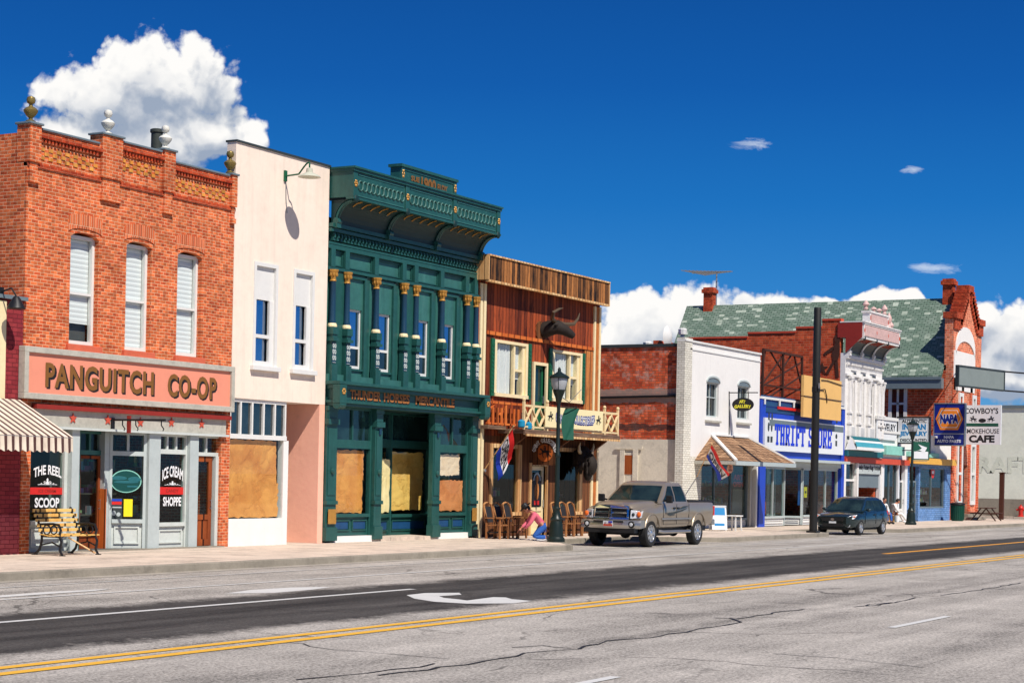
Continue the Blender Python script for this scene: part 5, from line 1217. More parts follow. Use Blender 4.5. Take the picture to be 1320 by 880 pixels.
rider(MB(), (p0+L*.085, zb0+h*.48), h*.42, vb_-.024).build('rider', M['black_letter'], s); rider(MB(), (p0+L*.92, zb0+h*.48), h*.42, vb_-.024).build('rider', M['black_letter'], s)
# turquoise lanterns under the deck corner
for px, py, lab in ((672, 546, 'turquoise hanging lantern beside the balcony corner bracket, the left one of two'), (681, 549, 'turquoise hanging lantern under the cross rail, the right one of two')):
    v_ = D-.9; x, z = V(px, py, v_)
    l = thing('hanging_lantern', lab, 'lantern', (x, v_, z), 'turquoise lanterns')
    MB().lathe([(.02, .14), (.1, .1), (.12, .08), (.12, -.08), (.08, -.12)], (x, v_, z), 10).build('body', M['turquoise'], l, smooth=True)
    MB().tube([(x, v_, z+.14), (x, v_, z+.35)], .01, 5).build('hanger', M['black'], l)
# longhorn head
x, z = V(700, 424)
t = thing('longhorn_head', 'mounted dark longhorn steer head with curved horns on the red boards', 'trophy head', (x, D, z))
m = MB(); T = Matrix.Rotation(rad(12), 3, 'Y')
hd = [(x-.03, D-.02, z-.05), (x+.0, D-.25, z+.02), (x+.08, D-.5, z+.06), (x+.26, D-.68, z-.04), (x+.42, D-.82, z-.16), (x+.5, D-.88, z-.22)]
m.tube(hd, [.28, .26, .24, .18, .135, .10], 12)
for s_ in (-1, 1): m.ell((x+.04+.1*s_, D-.45-.2*s_*-1 if False else D-.45+.12*s_, z+.12), (.17, .06, .07), 8, 6)
m.build('head', M['hide'], t, smooth=True)
for q in (1, -1):
    hh = MB(); dx = q
    if q > 0: pts = [(x+.12, D-.5, z+.2), (x+.45, D-.6, z+.17), (x+.85, D-.7, z+.22), (x+1.05, D-.75, z+.42), (x+1.12, D-.77, z+.6)]
    else: pts = [(x-.02, D-.45, z+.22), (x-.3, D-.5, z+.3), (x-.42, D-.6, z+.5), (x-.25, D-.72, z+.62), (x-.1, D-.78, z+.66)]
    hh.tube(pts, [.08, .075, .06, .04, .015], 8); hh.build('horn', M['horn_dk'], t, smooth=True)
m = MB(); m.prism([(x-.28+.26*math.cos(k*PI/6), z-.1+.34*math.sin(k*PI/6)) for k in range(12)], 'y', D-.05, D-.002); m.build('plaque', M['barn_brown'], t)
# bison head by the right-hand window
x, z = UX(758, 592, D-.5), ZZ(758, 594, D-.5)
t = thing('bison_head', 'large shaggy black bison head hung beside the right shop window', 'trophy head', (x, D, z))
m = MB(); m.ell((x, D-.3, z+.1), (.36, .32, .42), 14, 10); m.ell((x+.06, D-.55, z-.15), (.24, .26, .36), 12, 9); m.ell((x+.05, D-.48, z-.42), (.15, .16, .26), 10, 8); m.box(x-.2, x+.2, D-.1, D-.002, z-.2, z+.35)
rnd = random.Random(5)
for k in range(130):
    a, e = rnd.uniform(0, 2*PI), rnd.uniform(-.8, 1.2); c = Vector((x, D-.38, z)); d = Vector((math.cos(a)*math.cos(e)*.34, math.sin(a)*math.cos(e)*.32, math.sin(e)*.45)); m.tube([c+d*.85, c+d*1.06+Vector((0, 0, -.07)), c+d*1.04+Vector((0, 0, -.16))], [.05, .035, .006], 4)
m.build('head', M['hide'], t, smooth=True)
for q in (-1, 1): MB().tube([(x+q*.3, D-.35, z+.28), (x+q*.48, D-.4, z+.34), (x+q*.54, D-.43, z+.5), (x+q*.5, D-.45, z+.62)], [.07, .06, .04, .01], 8).build('horn', M['horn'], t, smooth=True)
# flags
def flag(name, label, base, tip, mats, seed, letters, drop, fly, hang):
    """pole from base to tip; cloth hangs from the outer part of the pole"""
    base, tip = Vector(base), Vector(tip); f = thing(name, label, 'flag', tuple(base), 'open flags on slanted poles')
    m = MB(); m.tube([base, tip], .018, 8); m.ell(tip, .035, 8, 6); m.build('pole', M['pale_wood'], f)
    MB().lathe([(.05, -.05), (.05, .05)], base, 8, ax='y').build('socket', M['steel'], f)
    ax = (base-tip).normalized(); n, k = 18, 24; o = tip+ax*.04; hoist = drop
    out = [[None]*(k+1) for _ in range(n+1)]
    for i in range(n+1):
        for j in range(k+1):
            s, t_ = i/n, j/k
            p = o+ax*hoist*s+Vector(fly)*t_*(1-.15*s*t_)+Vector(hang)*(t_**1.5)
            p += Vector((.05, .11, 0))*math.sin(t_*7+s*4+seed)*t_*.8
            out[i][j] = p
    parts = [(0, .26, mats[0]), (.26, .74, mats[1]), (.74, 1.0, mats[2])]
    cl = MB(); ix = {}
    vs = [out[i][j] for i in range(n+1) for j in range(k+1)]; fs = []; mi = []
    cl.v = [tuple(p) for p in vs]
    for i in range(n):
        for j in range(k):
            s = (i+.5)/n; cl.f.append((i*(k+1)+j, i*(k+1)+j+1, (i+1)*(k+1)+j+1, (i+1)*(k+1)+j)); cl.mi.append(0 if s < .27 else 1 if s < .73 else 2)
    c = cl.build('cloth', [M[q] for q in mats], f, smooth='all')
    vs2, fs2 = glyphs(letters, .015)
    x0 = min(p[0] for p in vs2); x1 = max(p[0] for p in vs2); y0 = min(p[1] for p in vs2); y1 = max(p[1] for p in vs2)
    lm = MB()
    def at(s, t_):
        p = o+ax*hoist*s+Vector(fly)*t_*(1-.15*s*t_)+Vector(hang)*(t_**1.5); return p+Vector((.05, .11, 0))*math.sin(t_*7+s*4+seed)*t_*.8
    pts = [at(.70-.40*(q[1]-y0)/(y1-y0), .08+.84*(q[0]-x0)/(x1-x0)) for q in vs2]
    nrm = (at(.5, .5)-at(.6, .5)).cross(at(.5, .6)-at(.5, .5)).normalized()
    if nrm.dot(Vector((-.87, -.49, 0))) < 0: nrm = -nrm
    lm.add([p+nrm*.03 for p in pts], fs2); lm.build('lettering', M['black_letter'], f)
    return f
ub = UX(624, 606, D-.06); tip = (lambda r: (r[0], r[1], r[2]))((UX(662, 549, D-1.15), D-1.15, ZZ(662, 549, D-1.15)))
flag('open_flag', 'red white and blue open flag hanging limp in front of the wooden store', (ub, D-.06, ZZ(624, 606, D-.06)), tip, ('flag_red', 'flag_white', 'flag_blue'), 1.0, 'OPEN', 1.0, (.28, .1, -.4), (.16, .1, -.55))

# ================================================================ white art gallery
b = wh = thing('white_gallery', 'white painted brick gallery with shingled canopy and old red side wall', 'building', (68, D, SW))
u0, u1 = 64.9, 72.64; zt = 7.43
wn = [R(910.7, 492, 926.4, 536.5), R(950.7, 497, 965.4, 539.5)]
zl = ZZ(890, 588)
m = MB(); wall(m, u0-.2, u1, zl, zt, wn, D, .3); m.build('front_wall', M['white_stucco'], b)
m = MB()
for a, c, z0, z1 in wn:
    n = 8
    for i in range(n):
        f = lambda t: z1+.2*math.sqrt(max(0, 1-(2*t-1)**2)); p, q = i/n, (i+1)/n
        m.prism([(a-.06+(c-a+.12)*p, f(p)), (a-.06+(c-a+.12)*q, f(q)), (a-.06+(c-a+.12)*q, f(q)+.07), (a-.06+(c-a+.12)*p, f(p)+.07)], 'y', D-.05, D-.002)
m.build('window_hood', M['grey_trim'], b)
for a, c, z0, z1 in wn:
    w = sash_window(b, a, c, z0, z1, D+.1, M['grey_trim'], M['dark_glass'], .06, (z0+z1)/2+.1, .12, mull=1)
    m = MB(); nn = 8
    m.prism([(a, z1)]+[(a+(c-a)*i/nn, z1+.17*math.sqrt(max(0, 1-(2*i/nn-1)**2))) for i in range(1, nn)]+[(c, z1)], 'y', D-.02, D-.003); m.build('window_head', M['slate'], w)
    MB().box(a-.12, c+.12, D-.1, D+.1, z0-.22, z0-.14).build('window_sill', M['grey_board'], w)
m = MB(); m.box(u0-.2, u1, D-.06, D+.34, zt, zt+.07); m.box(u0+.3, u1, D-.03, D-.001, zt-.3, zt-.24); m.build('coping', M['white'], b)
m = MB(); m.box(u0-.2, u0+.55, D-.015, D+.32, zt+.071, zt+.14); m.build('corner_cap', M['white_brick'], b)
m = MB(); m.box(u0-.205, u0+.02, D-.03, D+.305, SW, zt-.003); m.box(u0+.021, u0+.5, D-.03, D-.001, SW, zt-.005); m.build('corner_pier', M['white_brick'], b)
# side wall of old brick, stepped top, plastered foot with a boarded door
y1_, z1_ = S(776, 455, u0); zpl = S(830, 566, u0)[1]; dep = 13.5
m = MB(); m.box(u0+.02, u0+.3, D+.3, D+dep, zpl, zt-.2); m.build('side_wall', M['old_brick'], b)
m = MB(); m.box(u0-.02, u0+.28, D+.3, D+dep, .1, zpl); m.build('plaster_base', M['plaster'], b)
m = MB(); m.box(u0-.03, u0+.34, D+.3, D+5.8, zt-.2, zt-.08); m.box(u0-.03, u0+.34, D+5.8, D+dep, zt-.34, zt-.2); m.build('parapet_cap', M['slate_dk'], b)
m = MB(); m.box(u1-.25, u1-.01, D+.3, D+dep, .1, zt-.4); m.box(u0+.3, u1-.25, D+dep-.3, D+dep-.002, .1, zt-.4); m.build('back_wall', M['red_brick'], b)
MB().box(u0+.3, u1-.25, D+.3, D+dep-.3, zt-.75, zt-.6).build('roof', M['roof_tar'], b)
i_ = MB(); i_.box(u0+.3, u1-.26, D+.0, D+8, SW+.01, SW+.03); i_.box(u0+.3, u1-.26, D+3.4, D+3.5, SW+.03, 3.4); i_.box(u0+.3, u1-.26, D+.31, D+8, 3.4, 3.5); i_.build('shop_interior', M['interior_dk'], b)
ya, za = S(800, 583, u0-.03); yb_, zb_ = S(822, 615, u0-.03)
m = MB(); m.box(u0-.06, u0-.021, ya, yb_, zpl-1.9, za); m.box(u0-.1, u0-.061, yb_-.02, yb_+.2, zpl-2.2, za+.15); m.box(u0-.1, u0-.061, ya-.2, ya, zpl-2.2, za+.1); m.box(u0-.1, u0-.062, yb_-.2, ya+.2, za+.15, za+.25); o = m.build('side_door', M['plaster'], b)
MB().box(u0-.075, u0-.062, (ya+yb_)/2-.35, (ya+yb_)/2+.35, za-.85, za-.1).build('pane', M['brown_door'], o)
MB().tube([(u0-.03, D+.35, S(860, 510, u0)[1]), (u0-.05, D+5, S(830, 516, u0)[1]+.1), (u0-.05, D+10, S(800, 517, u0)[1])], .05, 5).build('wall_cable', M['black'], b)
# lower front under the canopy
zc = ZZ(905, 598); P = lambda px, v=D: UX(px, 640, v)
MB().box(u0+.5, P(903), D-.02, D+.3, SW, zl).build('front_pier', M['white_brick'], b)
shopbay(b, (P(903)+.01, D+.15), (P(968), D+.15), ZZ(930, 668), zc, fr=M['slate'], bulk=M['white'], mull=2, glass=M['clear'])
MB().box(P(968)+.01, P(970), D+.05, D+.3, SW, zl).build('post', M['grey_board'], b)
MB().box(P(903)+.01, u1-.02, D+.05, D+.3, zc+.085, zl).build('shop_lintel', M['slate_dk'], b)
door(b, (P(970)+.05, D+.8), (u1-.2, D+.8), SW+.03, zc-.2, M['grey_board'], low=1.4)
m = MB(); m.box(u1-.17, u1-.01, D-.0, D+1., SW, zl); m.box(P(970)+.01, u1-.18, D+.75, D+.95, zc-.18, zl); m.box(P(970), P(970)+.04, D+.31, D+.9, SW, zl); m.build('entry_wall', M['white'], b)
goods(P(906), P(966), D+1.0, D+1.4, [SW+1.0, SW+1.7], 31)
# shingled hip canopy
vo = D-1.75
ex0, ex1 = UX(955, 592, vo), UX(1025, 592, vo); ze = ZZ(955, 594, vo); zr = ZZ(918, 561); rx0, rx1 = UX(917.5, 561), UX(964, 564)
ex0 = u0+.95
cn = thing('shingle_canopy', 'brown wood shingle hip canopy with white edges over the gallery window', 'canopy', ((ex0+ex1)/2, D, ze))
m = MB(); m.poly([(ex0, vo, ze), (ex1, vo, ze), (rx1, D, zr), (rx0, D, zr)]); m.poly([(ex0, D, ze), (ex0, vo, ze), (rx0, D, zr)]); m.poly([(ex1, vo, ze), (ex1, D, ze), (rx1, D, zr)]); m.build('shingles', M['shingle_brown'], cn)
m = MB(); m.bar((ex0, vo, ze+.03), (rx0, D-.02, zr+.03), .14, .07); m.bar((ex1, vo, ze+.03), (rx1, D-.02, zr+.03), .12, .07); m.bar((rx0, D-.04, zr+.03), (rx1, D-.04, zr+.03), .1, .06); m.build('ridge_board', M['white'], cn)
m = MB(); m.box(ex0-.03, ex1+.03, vo-.04, vo, ze-.16, ze-.0); m.build('gutter', M['grey_trim'], cn); m = MB(); m.box(ex0-.03, ex0, vo, D-.03, ze-.14, ze-.01); m.box(ex1, ex1+.03, vo, D-.03, ze-.14, ze-.01); m.box(ex0, ex1, vo+.01, D-.03, ze-.13, ze-.1); m.build('soffit', M['grey_board'], cn)
# art gallery oval on its bracket
ua = UX(939.5, 506); ve = S(977, 506, ua)[0]; zz = ZZ(939.5, 506)
s = thing('oval_gallery_sign', 'black oval sign with yellow lettering hanging from a bar on the white wall', 'sign', (ua, D, zz))
m = MB(); m.bar((ua, D-.002, zz), (ua, ve, zz), .04); m.bar((ua, D-.015, zz+.05), (ua+.09, D-.015, ZZ(943, 560)), .035); m.build('bracket', M['black'], s)  # projecting arm, then a thin dark bar down the wall
y0, y1 = S(944, 521, ua)[0], S(971.5, 521, ua)[0]; zo0, zo1 = S(957, 530, ua)[1], S(957, 512.5, ua)[1]; yc, zc2 = (y0+y1)/2, (zo0+zo1)/2; ry, rz = abs(y1-y0)/2, (zo1-zo0)/2
MB().lathe([(1, -.03), (1, .03)], (ua, yc, zc2), 32, ax='x', sc=(ry, rz)).build('board', M['black_letter'], s)
MB().tube([(ua, yc-ry*.5, zz), (ua, yc-ry*.5, zc2+rz*.8)], .012, 5).add([], []).build('hanger', M['black'], s)
for tx, f0, f1, h0, h1 in (('ART', -.35, .25, .1, .72), ('GALLERY', -.78, .8, -.62, .02)): text(MB(), tx, (ua-.034, yc-ry*f0, zc2+rz*h0), (0, -1, 0), ZU, ry*(f1-f0), rz*(h1-h0), .06, warp=lambda a, c: (a, c*.8+.2*(1-(2*a-1)**2))).build('lettering', M['yellow_letter'], s)
# small oval under the canopy, neon in the window
x, z = V(941, 603.5, D-.9)
s = thing('oval_gallery_sign', 'small pink oval sign with dark red lettering beneath the shingled canopy', 'sign', (x, D-.9, z))
MB().lathe([(1, -.02), (1, .02)], (x, D-.9, z), 24, ax='y', sc=(.27, .19)).build('board', paint('pink oval', lin(240, 180, 150), .6, .05, 3, .05), s)
text(MB(), 'Art', (x-.14, D-.924, z+.01), XU, ZU, .24, .14, .03).build('lettering', M['maroon'], s); text(MB(), 'Gallery', (x-.2, D-.924, z-.14), XU, ZU, .4, .14, .02).build('lettering', M['maroon'], s)
MB().tube([(x, D-.9, z+.18), (x, D-.9, ze-.1)], .01, 5).build('hanger', M['black'], s)
x0, x1 = UX(945, 620, D+.3), UX(958, 620, D+.3); z0, z1 = ZZ(945, 627, D+.3), ZZ(945, 611, D+.3)
s = thing('window_sign', 'black window sign with red glowing lettering inside the gallery window', 'sign', (x0, D+.3, z0))
MB().box(x0-.1, x1+.1, D+.3, D+.34, z0-.1, z1+.1).build('board', M['black_letter'], s)
text(MB(), 'ART', (x0, D+.294, (z0+z1)/2+.02), XU, ZU, x1-x0, (z1-z0)*.45, .04).build('lettering', M['red'], s); text(MB(), 'OPEN', (x0, D+.294, z0), XU, ZU, x1-x0, (z1-z0)*.42, .04).build('lettering', M['red'], s)
# its flag
tip = (UX(917.5, 572, D-1.9), D-1.9, ZZ(917.5, 572, D-1.9)); bs = (UX(898, 615, D-.04), D-.04, ZZ(898, 615, D-.04))
flag('open_flag', 'red white and blue open flag spread wide in front of the white gallery', bs, tip, ('flag_red', 'flag_white', 'flag_blue'), 3.4, 'OPEN', 1.28, (.30, -.5, -1.0), (.05, -.05, -.1))
# things on the white building's roof
x = u0+2.5
t = thing('satellite_dish', 'white satellite dish on the roof behind the white gallery', 'dish', (UX(862, 434, D+5), D+5, 4.9)); px_, py_, pz_ = ORG[t.name]; zd = ZZ(862, 434, D+5)
q = MB(); prof = [(.02, 0), (.2, .03), (.4, .1), (.5, .16), (.48, .17)]; q.lathe(prof, (px_, D+4.9, zd), 18, ax='y'); q.build('dish', M['white'], t, smooth=True); MB().tube([(px_, D+5.1, 4.9), (px_, D+5.0, zd)], .04, 6).build('mast', M['steel'], t)
for px, py0, lab in ((880, 423, 'tall white roof vent beside the satellite dish'), (835, 440, 'short roof vent left of the satellite dish')):
    v_ = D+(5 if px > 860 else 4); x = UX(px, py0, v_); t = thing('roof_vent', lab, 'vent', (x, v_, 4.9), 'roof vents'); zv = ZZ(px, py0, v_)
    MB().tube([(x, v_, 4.9), (x, v_, zv-.25)], .1, 8).build('pipe', M['steel'], t); MB().lathe([(.18, -.28), (.2, -.05), (.14, 0)], (x, v_, zv), 10).build('cowl', M['white'], t)
# ================================================================ blue thrift store
b = th = thing('thrift_store', 'one storey royal blue thrift store with large white name board', 'building', (78, D, SW))
u0, u1 = 72.66, 83.58
Q = lambda px, v=D, y=620: UX(px, y, v)
zb1 = ZZ(982, 510); zs1, zs0 = ZZ(985, 538), ZZ(985, 580); zl1 = ZZ(985, 581); zl0 = ZZ(985, 596)
m = MB(); wall(m, u0, u1, zs0-.4, zb1-.12, [], D, .3); m.build('front_wall', M['blue'], b)
m = MB(); m.box(u0, u1, D-.08, D+.35, zb1-.12, zb1-.02); 
x = u0+.3
while x < u1-.2: m.box(x, x+.12, D-.12, D-.081, zb1-.35, zb1-.06); x += 1.75
m.build('coping', M['white'], b)
m = MB()
for z in (zs1+.25, zs1+.5, zs1+.75): m.box(u0+.1, u1-.1, D-.03, D-.001, z, z+.2)
m.build('blue_boarding', M['blue_panel'], b)
MB().box(Q(1001, D, 524), Q(1050, D, 528), D-.09, D-.031, ZZ(1001, 527), ZZ(1001, 523.5)).build('red_plank', M['red'], b)
shell(b, u0, u1, zb1-.15, M['red_brick'], v=D+.3, floor=3.5)
for bb in ((Q(977.5), Q(985), D-.06, D+.3, SW, zs0-.4), (u1-.42, u1-.0, D-.06, D+.3, SW, zs0-.4), (u0+.02, Q(985, D, 560), D-.05, D-.001, zs0-.4, zb1-.13), (u1-.42, u1, D-.05, D-.001, zs0-.4, zb1-.13)): MB().box(*bb).build('blue_pilaster', M['blue'], b)
m = MB(); m.box(Q(985), u1-.43, D-.5, D-.001, zl0+.1, zl0+.22); m.box(Q(985), u1-.43, D-.04, D-.001, zl0-.1, zl0+.1); m.build('ledge', M['grey_trim'], b)
zg = zl0-.25
w0, w1, w2, w3, w4 = Q(985.5), Q(1015), Q(1022), Q(1034), u1-.43
shopbay(b, (w0, D+.1), (w1, D+.1), ZZ(1000, 665), zg, fr=M['grey_trim'], bulk=M['white'], mull=1, fw=.06)
shopbay(b, (w3+.4, D+.1), (w4, D+.1), ZZ(1060, 663), zg, fr=M['grey_trim'], bulk=M['white'], mull=2, fw=.06)
shopbay(b, (w1+.02, D+.13), (w1+.8, D+1.2), ZZ(1020, 665), zg, fr=M['grey_trim'], bulk=M['white'], fw=.06); shopbay(b, (w3-.3, D+1.2), (w3+.38, D+.13), ZZ(1030, 665), zg, fr=M['grey_trim'], bulk=M['white'], fw=.06)
door(b, (w1+.85, D+1.2), (w3-.35, D+1.2), SW+.03, zg-.1, M['grey_trim'], low=.4)
MB().box(w0, w4, D+.25, D+1.5, zg+.1, zg+.2).build('entry_soffit', M['grey_board'], b)
MB().box(Q(985), w4, D+.08, D+.25, zg+.081, zs0-.35).build('shop_lintel', M['grey_trim'], b)
# goods in the windows: blue jeans, red chair, plank, yellow tag
goods(w0+.2, w1-.2, D+.9, D+1.3, [SW+.8, SW+1.6], 41)
t = thing('hanging_jeans', 'blue jeans hanging in the thrift store window beside the dark post', 'clothes', (w3+.9, D+.4, SW+1)); m = MB()
for dx in (0, .17): m.tube([(w3+.8+dx, D+.45, SW+2.5), (w3+.8+dx+.02, D+.45, SW+1.6), (w3+.78+dx*1.3, D+.45, SW+.9)], [.1, .095, .075], 8, flat=.5)
m.box(w3+.7, w3+1.07, D+.41, D+.49, SW+2.45, SW+2.6); m.build('trousers', M['denim'], t)
t = thing('yellow_tag', 'yellow price card in the thrift store window under the hanging jeans', 'notice', (w3+1.3, D+.3, SW+1.3)); MB().box(w3+1.1, w3+1.5, D+.3, D+.31, SW+1.25, SW+1.75).build('card', M['yellow'], t); MB().box(w3+1.2, w3+1.4, D+.297, D+.2995, SW+1.45, SW+1.55).build('print', M['black_letter'], t)
t = thing('toy_chair', 'small orange red chair standing in the left thrift store window', 'chair', (w0+.9, D+.5, SW+.6)); x = w0+.8
m = MB(); m.box(x, x+.45, D+.4, D+.8, SW+1.0, SW+1.06); m.box(x, x+.45, D+.76, D+.8, SW+1.06, SW+1.6); m.build('seat', M['band_red'], t)
m = MB(); [m.box(x+q, x+q+.04, D+.4+r_, D+.44+r_, SW+.5, SW+1.0) for q in (0, .41) for r_ in (0, .36)]; m.build('legs', M['band_red'], t)
MB().box(UX(850, 438, D+5.5), UX(886, 438, D+5.5), D+5.5, D+5.8, 4.8, ZZ(850, 438.5, D+5.5)).build('rear_parapet', M['red_brick'], b)
# name board
vs = D-.14
s = thing('thrift_sign', 'white name board with big blue slab letters on the thrift store', 'sign', (78, vs, zs0))
a0, a1 = UX(986, 560, vs), u1-.44
MB().box(a0, a1, vs, D-.04, zs0, zs1).build('board', M['sign_white'], s); MB().box(a0+.5, a1-.05, vs-.01, vs-.001, zs1-.32, zs1-.06).build('bare_strip', M['slate'], s)
SLAB = {'T': [(.5, 0, .5, 1), (0, 1, 1, 1), (.05, 1, .05, .78), (.95, 1, .95, .78), (.25, 0, .75, 0)], 'H': [(.2, 0, .2, 1), (.8, 0, .8, 1), (.2, .5, .8, .5), (0, 0, .4, 0), (.6, 0, 1, 0), (0, 1, .4, 1), (.6, 1, 1, 1)],
        'R': [(.2, 0, .2, 1), (.2, 1, .75, 1), (.75, 1, .85, .85), (.85, .85, .85, .65), (.85, .65, .75, .5), (.75, .5, .2, .5), (.5, .5, .85, 0), (0, 0, .4, 0), (.7, 0, 1, 0), (0, 1, .3, 1)],
        'I': [(.5, 0, .5, 1), (.1, 0, .9, 0), (.1, 1, .9, 1)], 'F': [(.25, 0, .25, 1), (.05, 1, .95, 1), (.25, .52, .7, .52), (.95, 1, .95, .76), (.7, .62, .7, .42), (.05, 0, .5, 0)],
        'S': [(.9, .8, .9, 1), (.85, .95, .25, 1), (.25, 1, .12, .85), (.12, .85, .12, .65), (.12, .65, .25, .55), (.25, .55, .75, .45), (.75, .45, .88, .35), (.88, .35, .88, .15), (.88, .15, .75, 0), (.75, 0, .15, .04), (.1, 0, .1, .24)],
        'O': [(.12, .15, .12, .85), (.12, .85, .28, 1), (.28, 1, .72, 1), (.72, 1, .88, .85), (.88, .85, .88, .15), (.88, .15, .72, 0), (.72, 0, .28, 0), (.28, 0, .12, .15)],
        'E': [(.22, 0, .22, 1), (.02, 1, .95, 1), (.22, .52, .7, .52), (.02, 0, .95, 0), (.95, 1, .95, .78), (.95, 0, .95, .24), (.7, .62, .7, .42)]}
def slab(mb, txt, x0, x1, z0, z1, y, wv=.2, wh_=.11, gap=.28, blank=.6):
    units = sum(blank if c == ' ' else 1 for c in txt)+gap*(len(txt)-1); cw = (x1-x0)/units; h = z1-z0; x = x0; k = 0
    for ch in txt:
        if ch == ' ': x += cw*(blank+gap); continue
        for (a, c, e, f) in SLAB[ch]:
            A = Vector((x+a*cw, y-.0006*(k % 7), z0+h*(wh_*.5+c*(1-wh_)))); B = Vector((x+e*cw, A.y, z0+h*(wh_*.5+f*(1-wh_)))); d = (B-A).normalized(); k += 1
            t = abs(d.x); w = (wv*cw*(1-t)+wh_*h*t)/2; n = Vector((-d.z, 0, d.x))*w; e_ = d*w*.5
            mb.poly([A-n-e_, B-n+e_, B+n+e_, A+n-e_] if True else [])
        x += cw*(1+gap)
    return mb
x0, x1 = UX(999, 560, vs), UX(1071.5, 563, vs)
slab(MB(), 'THRIFT STORE', x0, x1, ZZ(1000, 573, vs), ZZ(1000, 546, vs), vs-.012, .36, .13, .24, .55).build('lettering', M['blue_letter'], s)
m = MB(); m2 = MB()
for px in (990.5, 994.5): x = UX(px, 560, vs); m.box(x-.12, x+.12, vs-.008, vs-.002, zs0+.35, zs0+.6); m.ell((x, vs-.006, zs0+1.0), (.1, .004, .2), 8, 6); m.box(x-.06, x+.1, vs-.008, vs-.002, zs0+1.3, zs0+1.6)
for px in (1078,): 
    x = UX(px, 565, vs); m.ell((x, vs-.006, zs0+1.55), (.14, .004, .1), 8, 6); m2.ell((x, vs-.006, zs0+1.2), (.12, .004, .14), 8, 6); m.ell((x, vs-.006, zs0+.85), (.14, .004, .12), 8, 6); m.box(x-.12, x+.12, vs-.008, vs-.002, zs0+.4, zs0+.65)
m.build('small_picture', M['slate_dk'], s); m2.build('small_picture', M['ochre'], s)
# empty sign truss and blank tan sign on the roof
v_ = D+1.2
t = thing('sign_truss', 'rusty empty steel sign truss with diagonal braces on the thrift store roof', 'sign frame', (78, v_, zb1-.4))
fx0, fx1 = UX(983, 490, v_), UX(1033.5, 490, v_); f1, f0 = ZZ(983, 450, v_), ZZ(983, 513, v_); fm = (fx0+fx1)/2; f0 -= .5
m = MB(); W_ = .1
for x in (fx0, fm, fx1): m.bar((x, v_, f0), (x, v_, f1), W_)
m.bar((fx0, v_, f1), (fx1, v_, f1), W_); m.bar((fx0, v_, f0+1.1), (fx1, v_, f0+1.1), W_*.8); m.build('frame', M['rust'], t)
m = MB(); v2 = v_+.06
for a, c in (((fx0, f0+.3), (fx1, f1-.9)), ((fx0, f1-1.6), (fm+.3, f1)), ((fm-1.5, f1), (fm, f0+1.9)), ((fm+1.2, f1), (fm, f0+1.9)), ((fx0+.4, f1), (fx0, f1-1.3)), ((fx1-.9, f1), (fx1, f1-1.2)), ((fx0, f0+1.0), (fx1, f0+2.4))): m.bar((a[0], v2, a[1]), (c[0], v2, c[1]), .06)
m.build('brace', M['rust'], t)
m = MB(); [m.bar((x, v_+.05, f0+1.2), (x, v_+2.2, zb1-.4), .06) for x in (fx0, fm, fx1)]; m.build('stay', M['rust'], t)
v_ = D-.5
t = thing('blank_sign', 'blank tan sign board of two panels standing above the thrift store', 'sign', (82, v_, zb1-.3))
q0, q1 = UX(1036, 510, v_), UX(1084.5, 512, v_); s1, s0 = ZZ(1036, 483, v_), ZZ(1036, 537, v_); sm = s0+(s1-s0)*.5
for z0_, z1_ in ((s0, sm-.02), (sm+.02, s1)): MB().box(q0, q1, v_, v_+.12, z0_, z1_).build('panel', M['tan_sign'], t)
m = MB(); m.box(q0+.5, q0+.62, v_+.121, v_+.22, zb1-.5, s1-.1); m.box(q1-.62, q1-.5, v_+.121, v_+.22, zb1-.5, s1-.1); m.bar((q0, v_-.02, sm), (q1, v_-.02, sm), .03); m.tube([(q0+2.1, v_-.03, s1-.55), (q0+2.6, v_-.06, s1-.5), (q0+2.9, v_-.04, s1-.8), (q0+3.0, v_-.02, s1-1.1)], .025, 5); m.tube([(q0+2.2, v_-.03, s1-.1), (q0+3., v_-.03, s1-.08), (q1+.1, v_-.03, s1-.2)], .02, 5); m.build('support', M['black'], t)

# ================================================================ Victorian iron-front shop beyond it
b = vc_ = thing('victorian_shop', 'narrow white Victorian shop with pink overhanging cornice and brick side wall', 'building', (86, D, SW))
u0, u1 = 83.62, 89.28
c1z, c2z = ZZ(1107, 434, D-.7), ZZ(1107, 414.5, D-.7); cz0 = ZZ(1092, 455)
pinks = paint('faded pink cornice paint', lin(216, 180, 172), .6, .25, 3, .55); whites = paint('peeling white iron', lin(236, 233, 228), .6, .12, 2.5, .3); lilac = paint('grey lilac paint', lin(206, 206, 204), .6, .15, 2.5, .4)
x0, x1 = UX(1117, 406, D-.6), UX(1141, 411, D-.6); z3 = ZZ(1117, 401, D-.6)
iron_cornice(b, u0+.05, u1-.05, D, cz0, c1z, c2z, .85, (whites, pinks, M['slate_dk'], M['band_red']), 3, (x0, x1, z3), rings=False, ends=.05)
m = MB(); m.box(u0+.1, u1-.2, D-.9, D-.87, c1z+.08, c2z-.12); m.box(x0+.2, x1-.2, D-.79, D-.76, c2z+.12, z3-.12); m.build('faded_panel', pinks, b)
for k, (px, zb_, h) in enumerate(((1116, z3, .45), (1126, z3, .25), (1133, z3, .25), (1140, z3, .5), (1146, c2z, .8), (1148.5, c2z-.1, .5))):
    x = UX(px, 405, D-.7); MB().lathe([(.1, 0), (.12, h*.15), (.06, h*.3), (.16, h*.55), (.12, h*.75), (.02, h)], (x, D-.7, zb_+.03), 10).build('finial', pinks, b, smooth=True)
m = MB(); m.box(u0-.05, u0-.004, D-.80, D+.4, c1z-.0, c2z-.01); m.prism([(D-.80, c1z-.003), (D, c1z-.003), (D, cz0)], 'x', u0-.05, u0-.004); m.build('cornice_end', M['maroon'], b)
zs, zd = ZZ(1090, 562), ZZ(1090, 487)
